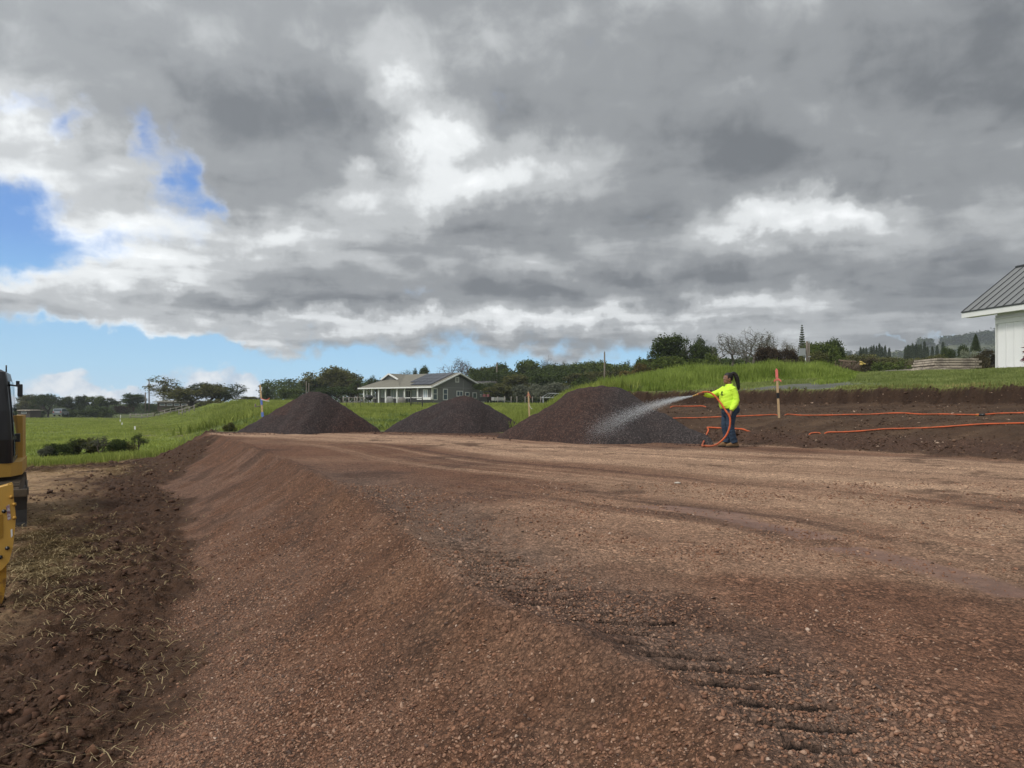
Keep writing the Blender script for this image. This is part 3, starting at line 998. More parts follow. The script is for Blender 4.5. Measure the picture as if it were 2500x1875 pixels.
def cypress(key, h, w, seed):
    rs = np.random.default_rng(seed)
    b = MB(); b.bar((0, 0, -.3), (0, 0, h * .8), w * .08, .02, 6)
    z = h * rs.uniform(.03, 1, 260) ** .9
    prof = (w / 2) * np.minimum(1, (z / h / .12)) ** .6 * np.clip(1.05 - (z / h) ** 1.6, .03, 1)
    an = rs.uniform(0, 2 * math.pi, 260)
    C = np.stack([np.cos(an) * prof * .8, np.sin(an) * prof * .8, z], 1)
    V, Fq, t = leaves(C, 16, w * .14, .10 * w, seed + 1, 2.0)
    cm = mesh_np('scales_' + key, V, Fq); add_attr(cm, 'tint', t)
    o = b.build('stem', BARK); tm = o.data; bpy.data.objects.remove(o)
    PROTO[key] = (tm, cm, w, h)


def palm(key, h, seed):
    rs = np.random.default_rng(seed)
    b = MB(); b.tube([(0, 0, -.2), (.1, 0, h * .4), (.15, 0, h * .72)], [.14, .11, .09], 7)
    o = b.build('stem', BARK); tm = o.data; bpy.data.objects.remove(o)
    V = []; T = []
    for k in range(22):
        an = rs.uniform(0, 2 * math.pi); L = h * .34 * rs.uniform(.8, 1.1); up = rs.uniform(-.1, 1.2)
        for q in range(10):
            f = (q + 1) / 10
            c = np.array([math.cos(an) * L * f, math.sin(an) * L * f, h * .72 + L * (up * f - .9 * f * f)]) + np.array([.15, 0, 0])
            for sgn in (-1, 1):
                sd_ = np.array([-math.sin(an), math.cos(an), 0]) * sgn * L * .22 * (1 - .5 * f) + np.array([0, 0, -L * .12])
                dv = np.array([math.cos(an), math.sin(an), 0]) * L * .05
                V += [c, c + dv, c + sd_ + dv, c + sd_]; T += [rs.random()] * 4
    V = np.array(V); cm = mesh_np('fronds_' + key, V, np.arange(len(V)).reshape(-1, 4)); add_attr(cm, 'tint', np.array(T))
    PROTO[key] = (tm, cm, h * .6, h)


conifer('norfolk', 8.5, 3.6, 19, 131, .12, .03, 13, .085)
conifer('fir', 9, 4.2, 30, 137, .14)
conifer('spiky', 6.5, 4.0, 16, 139, .13)
cypress('cypress', 9, 1.9, 141)
palm('palm', 5.0, 151)


def plant(key, name, leaf, u, vtop, wpx, y, label, cat='tree', group=None, bark=None, vbase=None, rz=None, dz=0.0, dep=1.0, hmin=.4):
    """stand a tree or shrub at the spot the photo shows it, with its top and width"""
    tm, cm, w, h = PROTO[key]
    x = (u - U0) / F * y
    zg = Hs(x, y) - .1 + dz
    if vbase is not None: zg = HC + (V0 - vbase) / F * y
    top = HC + (V0 - vtop) / F * y
    hh = max(top - zg, hmin); ww = wpx / F * y
    r = empty(name, (x, y, zg), rz if rz is not None else random.uniform(0, 6.28))
    r.scale = (ww / w, ww / w * dep, hh / h)
    tag(r, label, cat, group)
    t = link('trunk' if cat == 'tree' else 'stems', tm, None, r)
    if not tm.materials: tm.materials.append(BARK)
    c = link('crown' if cat == 'tree' else 'foliage', cm, None, r)
    if not cm.materials: cm.materials.append(LEAF['mid'])
    for o, mm in ((t, bark or BARK), (c, LEAF[leaf])):
        o.material_slots[0].link = 'OBJECT'; o.material_slots[0].material = mm
    return r


T_ = 'tree'; S_ = 'shrub'
# far left, at the far side of the sloping field
plant('round', 'leafy_tree', 'olive', 52, 964, 58, 196, 'dull olive tree rising behind the small house at the left edge', vbase=1012)
plant('shrub', 'round_bush', 'dark', 88, 990, 36, 180, 'dark round bush beside the low flat roof at the far left', S_, vbase=1020)
plant('broad', 'umbrella_tree', 'dark', 117, 963, 62, 185, 'umbrella shaped dark tree on a visible thin trunk, left of the parked car', vbase=1019)
plant('round2', 'leafy_tree', 'dark', 170, 969, 44, 190, 'dark tree with two knobbly tops just above the parked car', vbase=1012)
plant('round', 'leafy_tree', 'dark', 197, 966, 30, 188, 'narrow dark tree with a rounded top right of the parked car', vbase=1010)
plant('round2', 'leafy_tree', 'bright', 230, 967, 38, 190, 'bright yellow green tree in the far left row of dark trees', vbase=1008)
plant('broad2', 'leafy_tree', 'dark', 264, 972, 44, 192, 'dark low tree directly right of the bright yellow green tree', vbase=1008)
plant('shrub2', 'hedge_bush', 'dark', 200, 1000, 74, 172, 'low dark hedge bush in front of the far left tree row, left one', S_, vbase=1020)
plant('shrub', 'hedge_bush', 'dark', 250, 994, 78, 170, 'broad dark hedge bush in front of the far left tree row, right one', S_, vbase=1021)
plant('shrub2', 'dry_bush', 'brown', 303, 990, 36, 180, 'small brownish bush between the dark hedge and the spiky round tree', S_, vbase=1008)
plant('round', 'leafy_tree', 'dark', 326, 962, 54, 190, 'dark round tree with spiky twigs left of the two bare poles', vbase=1004)
plant('shrub', 'low_bush', 'dark', 366, 985, 34, 185, 'dark low bush at the foot of the two bare poles', S_, vbase=1002)
plant('palm', 'small_palm', 'mid', 402, 970, 22, 180, 'small palm in front of the long low roof', vbase=996)
plant('airy', 'spreading_tree', 'olive', 468, 924, 158, 134, 'wide rounded airy tree with visible limbs over the long low roof', vbase=992, bark=BARK)
plant('airy2', 'spreading_tree', 'dark', 540, 936, 112, 138, 'airy darker tree on the right side of the wide airy tree', vbase=992)
plant('broad2', 'leafy_tree', 'dark', 508, 944, 110, 142, 'dense dark tree between the two airy spreading trees', vbase=994)
plant('shrub', 'low_bush', 'olive', 516, 975, 60, 130, 'olive bush below the two airy spreading trees', S_, vbase=997)
plant('shrub2', 'low_bush', 'dark', 424, 993, 40, 150, 'dark low bush in the grass left under the wide airy tree', S_, vbase=1004)
plant('thin2', 'small_bush', 'dark', 377, 1000, 22, 120, 'small dark bush standing alone in the green field', S_, vbase=1016)
# between the airy trees and the grey house
plant('spiky', 'feathery_tree', 'dark', 650, 943, 40, 150, 'slim feathery dark tree directly behind the taped stake', vbase=985)
plant('round', 'leafy_tree', 'olive', 612, 968, 40, 150, 'low olive tree under the second low roof left of the taped stake', vbase=990)
plant('shrub2', 'low_bush', 'mid', 690, 972, 60, 120, 'green bush row between the taped stake and the first gravel pile', S_, vbase=990)
plant('round2', 'leafy_tree', 'mid', 712, 948, 56, 140, 'small mid green tree left of the tall rounded tree behind the first pile', vbase=988)
plant('round', 'leafy_tree', 'dark', 752, 925, 76, 150, 'dark bushy tree on the left shoulder of the tall rounded tree', vbase=988)
plant('broad', 'tall_rounded_tree', 'olive', 805, 899, 120, 150, 'tall rounded tree, highest behind the first gravel pile', vbase=988)
plant('round2', 'leafy_tree', 'olive', 848, 914, 80, 148, 'olive tree on the right shoulder of the tall rounded tree', vbase=988)
plant('palm', 'palm', 'dark', 874, 916, 54, 140, 'dark palm rising left of the grey house', vbase=985)
plant('broad2', 'leafy_tree', 'dark', 835, 945, 110, 130, 'low dark tree in front of the palm beside the house fence', vbase=985)
plant('thin2', 'thin_tree', 'dark', 915, 918, 56, 160, 'thin see through tree left of the house roof', vbase=985)
plant('bare2', 'bare_tree', 'dark', 988, 903, 52, 165, 'small thin tree peeking over the house roof ridge', vbase=985)
plant('round', 'leafy_tree', 'dark', 1042, 896, 36, 165, 'round dark treetop peeking over the solar panels', vbase=985)
plant('shrub', 'leafy_tree', 'dark', 1012, 905, 30, 165, 'small green treetop between the two other treetops over the house roof', vbase=985)
plant('bare', 'spreading_bare_tree', 'pink', 1114, 874, 92, 165, 'nearly bare spreading tree with pinkish twigs above the house gable', vbase=975)
plant('palm', 'palm', 'mid', 1136, 906, 40, 140, 'green palm at the right slope of the house gable', vbase=960)
# the belt right of the house
plant('broad2', 'leafy_tree', 'olive', 1190, 897, 90, 150, 'first olive tree right of the house gable, behind the grey hipped roof', vbase=975)
plant('round2', 'leafy_tree', 'dark', 1182, 935, 50, 118, 'dark tree hiding part of the grey hipped roof', vbase=978)
plant('round', 'leafy_tree', 'dark', 1236, 888, 62, 150, 'dark tree right of the short brown pole', vbase=975)
plant('round2', 'leafy_tree', 'mid', 1280, 880, 92, 150, 'high rounded green tree in the belt between the brown pole and the thin bare tree', vbase=975)
plant('bare', 'bare_tree', 'pink', 1337, 873, 46, 165, 'thin bare crown sticking out above the belt right of the high rounded tree', vbase=960)
plant('flat', 'flat_crowned_tree', 'dark', 1352, 892, 140, 150, 'dark flat crowned tree in the middle of the belt', vbase=972)
plant('bare2', 'bare_tree', 'olive', 1375, 882, 34, 160, 'tiny thin treetop above the dark flat crowned tree', vbase=960)
plant('thin2', 'thin_tree', 'dark', 1411, 884, 34, 160, 'small dark tufted treetop between the two flat crowned trees', vbase=960)
plant('flat', 'flat_crowned_tree', 'mid', 1470, 885, 170, 145, 'widest flat crowned tree, behind the tall grey pole', vbase=970, rz=2.1)
plant('thin2', 'thin_tree', 'dark', 1530, 880, 36, 150, 'thin dark treetop right of the widest flat crowned tree', vbase=960)
plant('thin2', 'thin_tree', 'dark', 1557, 873, 44, 140, 'thin dark tree leaning out left of the big dark tree', vbase=960)
plant('shrub', 'scrub_bush', 'olive', 1225, 938, 76, 112, 'olive scrub right behind the dark utility vehicle', S_, vbase=975)
plant('round', 'scrub_tree', 'olive', 1272, 915, 84, 120, 'olive scrub tree below the high rounded green tree', vbase=974)
plant('shrub2', 'scrub_bush', 'grey', 1290, 938, 74, 108, 'grey green scrub in front of the belt, left of the ribboned stake', S_, vbase=974)
plant('round2', 'scrub_tree', 'dark', 1334, 915, 80, 120, 'dark scrub tree under the dark flat crowned tree', vbase=974)
plant('shrub', 'scrub_bush', 'grey', 1352, 935, 80, 104, 'grey green scrub over the glass frame left of the big pile', S_, vbase=972)
plant('round', 'scrub_tree', 'olive', 1404, 910, 90, 118, 'olive scrub tree left of the tall grey pole', vbase=972)
plant('shrub2', 'scrub_bush', 'dark', 1440, 920, 90, 100, 'dark scrub behind the top of the big pile', S_, vbase=972)
plant('round2', 'scrub_tree', 'olive', 1480, 906, 84, 108, 'olive scrub tree right of the tall grey pole', vbase=968)
plant('shrub', 'scrub_bush', 'mid', 1528, 915, 90, 92, 'mid green scrub above the right shoulder of the big pile', S_, vbase=960)
plant('round', 'rusty_tree', 'rust', 1592, 888, 70, 88, 'rust tinted tree left below the big dark tree', vbase=950)
plant('shrub2', 'scrub_bush', 'rust', 1546, 904, 60, 96, 'rust tinted scrub between the belt and the tall grass', S_, vbase=950)
# the group on the right hill
plant('round', 'big_dark_tree', 'dark', 1640, 818, 92, 76, 'big dense dark tree, tallest leafy one on the right hill')
plant('thin2', 'leafy_tree', 'dark', 1604, 852, 50, 78, 'dark see through tree leaning left from the big dark tree')
plant('airy2', 'open_tree', 'dark', 1692, 824, 60, 76, 'dark open tree directly right of the big dark tree')
plant('round2', 'leafy_tree', 'dark', 1722, 842, 64, 76, 'dark bushy tree right of the dark open tree')
plant('broad', 'leafy_tree', 'mid', 1650, 870, 110, 70, 'green understory tree below the big dark tree')
plant('shrub', 'scrub_bush', 'mid', 1740, 866, 70, 66, 'green bush left of the bare limbs behind the pale mound', S_)
plant('bare2', 'bare_tree', 'grey', 1772, 815, 72, 68, 'bare grey tree with slim upright limbs, left of the larger bare one', bark=BARKG)
plant('bare', 'bare_tree', 'grey', 1832, 803, 120, 68, 'largest bare grey tree with a wide crown of twigs', bark=BARKG)
plant('bare2', 'bare_tree', 'grey', 1862, 818, 64, 70, 'bare grey tree on the right side of the largest bare one', bark=BARKG)
plant('shrub2', 'dry_thicket', 'grey', 1720, 892, 120, 56, 'tangle of grey dry twigs left of the pale mound', S_, hmin=.8)
plant('round', 'dry_tree', 'brown', 1868, 846, 44, 62, 'dark brown withered tree, left of three in a row')
plant('round2', 'dry_tree', 'brown', 1899, 852, 46, 62, 'dark brown withered tree, middle of three in a row')
plant('round', 'dry_tree', 'brown', 1926, 854, 40, 62, 'dark brown withered tree, right of three in a row')
plant('bare', 'bare_tree', 'olive', 1912, 830, 60, 76, 'thin bare tree rising behind the three withered brown trees', bark=BARKG)
plant('bare2', 'bare_tree', 'olive', 1945, 836, 60, 76, 'thin bare tree left of the meter box pole', bark=BARKG)
plant('norfolk', 'island_pine', 'dark', 1958, 794, 24, 88, 'tall narrow tiered pine behind the pole with the grey box', vbase=905)
plant('broad', 'leafy_tree', 'mid', 2004, 836, 74, 72, 'green tree right of the pole with the grey box')
plant('broad2', 'leafy_tree', 'dark', 2042, 830, 72, 76, 'dark rounded tree, last tall one before the misty hills')
plant('round2', 'scrub_tree', 'olive', 1990, 862, 80, 66, 'olive scrub tree in front of the green tree by the box pole')
plant('shrub', 'scrub_bush', 'mid', 2056, 872, 70, 60, 'green scrub behind the heap of dead brush', S_)
plant('shrub2', 'scrub_bush', 'olive', 1938, 878, 80, 58, 'olive scrub at the foot of the box pole', S_)
# lower scrub under the cypress row
sc_ = [('broad', 'olive', 2094, 865, 90, 92, 'olive scrub tree under the left end of the cypress row'),
       ('shrub', 'umber', 2120, 875, 80, 74, 'brown flat topped scrub behind the heap of dead brush'),
       ('broad2', 'olive', 2162, 874, 100, 90, 'olive brown scrub tree in the middle under the cypress row'),
       ('bare', 'pink', 2228, 878, 90, 74, 'brownish bare scrub left of the lumber stack'),
       ('shrub2', 'mid', 2180, 883, 90, 66, 'green scrub in front of the brownish bare scrub'),
       ('broad', 'olive', 2262, 870, 90, 92, 'olive scrub tree above the lumber stack'),
       ('round', 'dark', 2342, 846, 40, 95, 'dark rounded tree above the lumber stack'),
       ('round2', 'dark', 2318, 849, 34, 96, 'smaller dark tree left beside the rounded one above the lumber stack'),
       ('shrub', 'pale', 2357, 858, 40, 80, 'pale silvery shrub left of the dark fir'),
       ('shrub2', 'pale', 2388, 857, 44, 80, 'pale silvery shrub at the foot of the dark fir'),
       ('broad2', 'umber', 2420, 854, 70, 66, 'brown scrub tree beside the corner of the white barn'),
       ('shrub', 'umber', 2400, 875, 60, 56, 'brown scrub right behind the end of the lumber stack')]
for k, lf, u, vt, w_, y_, lab in sc_:
    shrubby = k.startswith('shrub')
    plant(k, 'scrub_bush' if shrubby else 'scrub_tree', lf, u, vt, w_, y_, lab, S_ if shrubby else T_)
plant('fir', 'dark_fir', 'dark', 2382, 816, 22, 105, 'dark pointed fir standing alone left of the white barn', vbase=862)
cyp = [(2101, 849), (2108, 850), (2115, 850), (2127, 847), (2133, 845), (2140, 846), (2147, 841), (2153, 848), (2161, 846), (2171, 851),
       (2211, 850), (2217, 843), (2222, 845), (2228, 840), (2234, 844), (2237, 841), (2243, 843), (2248, 842), (2257, 835), (2264, 848), (2276, 847), (2288, 845), (2302, 836)]
for i, (u, vt) in enumerate(cyp):
    near = vt < 842
    lab = {2147: 'tallest cypress of the left cluster in the far row', 2228: 'tall cypress at the head of the middle cluster in the far row',
           2257: 'tallest slender cypress, right of the middle cluster in the far row', 2302: 'last cypress at the right end of the far row, standing apart',
           2101: 'first cypress at the left end of the far row'}.get(u, 'slender dark cypress in the far row before the misty hills')
    plant('cypress', 'cypress', 'dark', u, vt, 8.5 if vt > 845 else 9.5, 240 + (i * 37 % 50), lab, T_, 'row of dark cypresses below the misty hills', vbase=880)
# bushes in the hollow of the left field
for i, (k, lf, u, vt, w_, y_, lab) in enumerate([
        ('shrub2', 'dark', 150, 1082, 60, 25.0, 'leftmost dark bush of the clump in the green hollow'),
        ('thin2', 'dark', 178, 1070, 56, 25.4, 'open twiggy bush in the left half of the hollow clump'),
        ('shrub', 'olive', 205, 1070, 60, 25.6, 'tallest leafy bush in the middle of the hollow clump'),
        ('thin2', 'grey', 240, 1074, 60, 25.6, 'sparse grey bush in the middle of the hollow clump'),
        ('shrub2', 'dark', 272, 1072, 56, 25.8, 'dark bush in the right half of the hollow clump'),
        ('shrub', 'olive', 300, 1080, 50, 26.0, 'pale olive bush in the right half of the hollow clump'),
        ('thin2', 'dark', 336, 1058, 44, 26.4, 'rightmost dark bush with thin twigs next to the gravel bank'),
        ('bare2', 'grey', 245, 1062, 40, 25.2, 'leafless twiggy shrub poking out of the hollow clump'),
        ('shrub', 'grey', 118, 1092, 40, 24.6, 'small grey green bush left of the hollow clump')]):
    plant(k, 'field_bush', lf, u, vt, w_, y_, lab, S_, 'bushes in the hollow of the green field', vbase=1112 if u > 130 else 1118)
plant('shrub', 'field_bush', 'olive', 562, 1040, 34, 27, 'small grey green bush left of the first gravel pile', S_, vbase=1058)


def wood(name, y, u0, u1, vt, vb, lf, n, lab, seed, ls):
    """a far wood that reads as one mass"""
    rs = np.random.default_rng(seed)
    u = rs.uniform(u0, u1, n); yy = rs.uniform(y, y * 1.3, n)
    x = (u - U0) / F * yy
    top = HC + (V0 - vt - 9 * fbm(u / 40., yy * 0 + seed, 4, seed)) / F * yy
    bot = HC + (V0 - vb) / F * yy
    z = bot + (top - bot) * rs.uniform(.0, 1, n) ** .75
    V, Fq, t = leaves(np.stack([x, yy, z], 1), 12, .0055 * y, ls * .62, seed + 1, .7)
    me = mesh_np(name, V, Fq); add_attr(me, 'tint', t)
    tag(link(name, me, LEAF[lf]), lab, 'wood', None, 'stuff')


wood('distant_wood', 190, 640, 1180, 932, 985, 'dark', 2400, 'dark far wood closing the view behind the tree belt', 301, .5)
wood('distant_scrub', 130, 2030, 2460, 880, 908, 'olive', 3000, 'olive scrub mass below the cypress row', 303, .34)
wood('belt_undergrowth', 128, 1150, 1610, 905, 994, 'dark', 5200, 'dark undergrowth filling the tree belt right of the house', 311, .36)
wood('distant_hedge', 260, -40, 640, 990, 1012, 'dark', 3000, 'far dark line of growth behind the left tree row', 305, .6)
wood('distant_thicket', 95, 1560, 2060, 880, 915, 'dark', 3600, 'dark thicket behind the trees on the right hill', 307, .3)

# ------------------------------------------------------------------ paints and surfaces
M = dict(
    white=mat('white_paint', (.74, .74, .72), .55, .06, 3.0),
    whitewall=mat('white_boards', (.80, .80, .79), .6, .04, 1.2),
    jointshade=mat('board_joint', (.10, .10, .10), .8),
    seam=mat('grey_metal_roof', (.235, .240, .236), .42, .06, .8, .35, spec=.4),
    rib=mat('dark_roof_rib', (.060, .064, .066), .5),
    greywall=mat('grey_siding', (.178, .176, .172), .75, .08, 1.5),
    tanroof=mat('tan_shingles', (.168, .158, .126), .9, .14, 2.5),
    glass=mat('window_glass', (.10, .13, .16), .08, spec=.6),
    curtain=mat('pale_curtain', (.36, .42, .46), .35, .2, 5.0, spec=.5),
    dark=mat('dark_gap', (.012, .012, .012), .8),
    solar=mat('solar_cells', (.018, .020, .030), .22, spec=.6),
    cover=mat('grey_cover', (.30, .295, .285), .8, .12, 3.0),
    black=mat('black_paint', (.012, .012, .013), .35, spec=.5),
    rubber=mat('rubber', (.018, .017, .016), .8),
    cabglass=mat('tinted_glass', (.012, .020, .022), .04, spec=.8),
    skyglass=mat('side_glass', (.030, .045, .052), .03, spec=1.0),
    yellow=mat('machine_yellow', (.52, .30, .055), .5, .10, 3.0, spec=.4),
    yellowworn=mat('worn_yellow', (.44, .235, .030), .6, col2=(.20, .10, .025), scale=14.0),
    steel=mat('dusty_steel', (.085, .074, .062), .65, .35, 5.0, .3),
    mudsteel=mat('muddy_steel', (.105, .080, .055), .85, .4, 6.0),
    decal=mat('worn_sticker', (.50, .46, .46), .6, col2=(.25, .13, .16), scale=40.0),
    wood=mat('raw_lath', (.52, .36, .20), .8, .16, 8.0),
    greywood=mat('weathered_wood', (.26, .235, .205), .9, .22, 4.0),
    palewood=mat('pale_plywood', (.46, .40, .32), .85, col2=(.27, .23, .19), scale=3.0),
    pole=mat('pole_wood', (.155, .130, .105), .9, .2, 2.0),
    pinktape=mat('pink_tape', (.80, .20, .17), .5),
    bluetape=mat('blue_tape', (.13, .20, .52), .5),
    hose=mat('orange_hose', (.54, .105, .032), .55, col2=(.34, .085, .032), scale=5.0),
    brass=mat('brass', (.52, .33, .12), .35, metal=.8),
    redsoil=mat('hose_soil', (.1, .06, .04), .9),
    wire=mat('fence_wire', (.050, .048, .045), .6, metal=.5),
    galv=mat('galvanised', (.42, .43, .43), .45, metal=.6),
    carpaint=mat('dark_car_paint', (.030, .034, .042), .25, spec=.6),
    carsilver=mat('silver_car_paint', (.19, .21, .23), .3, spec=.6),
    lamp=mat('tail_lamp', (.35, .03, .02), .3),
    brownwall=mat('brown_wall', (.085, .062, .048), .85, .15, 1.0),
    tarp=mat('pale_tarp', (.50, .51, .49), .75, .12, 2.0, bump=.06, bscale=2.2),
    deadwood=mat('dead_branches', (.150, .110, .078), .95, .3, 4.0),
    cutwood=mat('cut_wood_ends', (.62, .46, .14), .8, .2, 6.0),
)


# ------------------------------------------------------------------ gravel piles
def pile_mat(name, c1, c2, seed):
    m = bpy.data.materials.new(name); m.use_nodes = True
    t = m.node_tree; N = NT(t); b = t.nodes['Principled BSDF']
    co = N.n('ShaderNodeTexCoord').outputs['Object']
    v = N.n('ShaderNodeTexVoronoi'); N.put(v.inputs['Vector'], co); v.inputs['Scale'].default_value = 32
    v2 = N.n('ShaderNodeTexVoronoi'); N.put(v2.inputs['Vector'], co); v2.inputs['Scale'].default_value = 75
    s1 = N.n('ShaderNodeSeparateColor'); N.put(s1.inputs[0], v.outputs['Color'])
    s2 = N.n('ShaderNodeSeparateColor'); N.put(s2.inputs[0], v2.outputs['Color'])
    f = N.m('ADD', N.m('MULTIPLY', N.m('POWER', s1.outputs[0], 4.0), 1.5), N.m('ADD', N.m('MULTIPLY', N.m('POWER', s2.outputs[0], 3.0), .9), .50))
    at_ = N.n('ShaderNodeAttribute', attribute_name='red').outputs['Fac']
    ff = N.m('ADD', at_, N.m('MULTIPLY', N.m('SUBTRACT', N.noise(co, 1.6, 6, .65), .5), .9), clamp=True)
    c = N.mix(ff, c1, c2)
    c = N.vm('SCALE', c, N.m('MULTIPLY', f, N.ss(v.outputs['Distance'], .3, .75, 1.0, .6)))
    N.put(b.inputs['Base Color'], c)
    b.inputs['Roughness'].default_value = .85
    b.inputs['Specular IOR Level'].default_value = .3
    bp = N.n('ShaderNodeBump'); bp.inputs['Strength'].default_value = 1; bp.inputs['Distance'].default_value = .035
    N.put(bp.inputs['Height'], N.m('ADD', N.m('MULTIPLY', v.outputs['Distance'], -1.0), N.m('MULTIPLY', v2.outputs['Distance'], -.4)))
    t.links.new(bp.outputs[0], b.inputs['Normal'])
    return m


def gravel_pile(label, sil, yc, slope, m, redf, seed, bend=None):
    us = np.array([p[0] for p in sil], float); vs = np.array([p[1] for p in sil], float)
    ycs = np.interp(us, *bend) if bend else np.full(len(us), yc)
    xs = (us - U0) / F * ycs; zs = HC + (V0 - vs) / F * ycs
    x0, x1 = xs[0], xs[-1]
    zmax = zs.max(); dep = zmax / slope + .5
    nx, ny = 230, 150
    gx = np.linspace(x0 - .4, x1 + .4, nx); gy = np.linspace(ycs.min() - dep, yc + dep, ny)
    X, Y = np.meshgrid(gx, gy, indexing='ij')
    zr = np.interp(X, xs, zs, left=-.3, right=-.3)
    k = np.ones(9) / 9
    zr = np.apply_along_axis(lambda r: np.convolve(np.pad(r, 4, 'edge'), k, 'valid'), 0, zr)
    xr = X + .25 * fbm(X * .5, Y * .5, 3, seed)
    ycx = np.interp(X, xs, ycs)
    q = np.abs(Y - ycx - .25 * fbm(X * .7, X * 0 + seed, 3, seed + 3))
    Z = zr - slope * (np.sqrt(q * q + .09) - .3) * (1 + .10 * fbm(X * .8, Y * .8, 3, seed + 5))
    foot = np.exp(-np.maximum(Z, 0) / .12)
    Z = Z + .085 * fbm(X * .8, Y * .8, 4, seed + 7) + .035 * np.abs(fbm(X * 2.2, Y * .7, 3, seed + 8)) + .020 * fbm(X * 6, Y * 6, 3, seed + 9) - .03 * foot
    zg, _ = terrain(X.ravel(), Y.ravel()); zg = zg.reshape(X.shape)
    base = np.minimum(zg, .1) * (Z < .5)
    Z = np.maximum(Z + np.clip(zg, -.1, 0) * np.exp(-np.maximum(Z, 0) * 3), zg - .10)
    ii = np.arange(nx * ny).reshape(nx, ny)
    quads = np.stack([ii[:-1, :-1], ii[1:, :-1], ii[1:, 1:], ii[:-1, 1:]], -1).reshape(-1, 4)
    above = (Z > zg - .095).ravel()
    quads = quads[above[quads].any(1)]
    used, inv = np.unique(quads, return_inverse=True)
    V = np.stack([X.ravel(), Y.ravel(), Z.ravel()], 1)[used]
    cx, cyy = float((x0 + x1) / 2), yc
    V[:, 0] -= cx; V[:, 1] -= cyy
    me = mesh_np('gravel_pile', V, inv.reshape(-1, 4), True)
    add_attr(me, 'red', redf(X.ravel(), Y.ravel(), Z.ravel())[used])
    o = link('gravel_pile', me, m, None, (cx, cyy, 0))
    tag(o, label, 'gravel pile')
    return o


SIL1 = [(556, 1066), (566, 1060), (600, 1043), (640, 1020), (680, 997), (720, 976), (745, 961), (758, 957), (785, 957), (800, 962), (828, 983), (870, 1010), (905, 1035), (928, 1052), (940, 1062)]
SIL2 = [(915, 1064), (930, 1054), (962, 1036), (1009, 1009), (1067, 986), (1103, 973), (1128, 966), (1147, 967), (1175, 980), (1212, 1004), (1239, 1020), (1265, 1036), (1300, 1058), (1312, 1066)]
SIL3 = [(1185, 1078), (1200, 1069), (1245, 1046), (1300, 1014), (1358, 980), (1392, 950), (1417, 942), (1467, 942), (1516, 950), (1553, 972), (1584, 993), (1629, 1016), (1700, 1054), (1735, 1074), (1745, 1084)]
PM1 = pile_mat('dark_cinder_gravel', (.044, .032, .031), (.062, .030, .022), 1)
PM3 = pile_mat('purple_cinder_gravel', (.056, .044, .042), (.066, .034, .025), 3)
gravel_pile('leftmost gravel pile, pointed and darkest, in front of the rounded tree', SIL1, 25.6, .60, PM1,
            lambda x, y, z: np.clip(.25 + .7 * np.exp(-((x + 8.2) / .5) ** 2) * (z > .6) + .5 * sst(-6.6, -5.6, x), 0, 1), 201)
gravel_pile('middle and lowest gravel pile, in front of the grey house', SIL2, 26.0, .56, PM1,
            lambda x, y, z: np.clip(.15 + .5 * sst(.9, 1.25, z), 0, 1), 211)
gravel_pile('largest gravel pile, broad and flat topped, being sprayed with water', SIL3, 20.6, .52, PM3,
            lambda x, y, z: np.clip(1.0 - .95 * sst(1.6, 3.2, x - .5 * (z - .8)), 0, 1), 221,
            ([1100, 1540, 1640, 1745], [20.6, 20.6, 18.9, 17.8]))


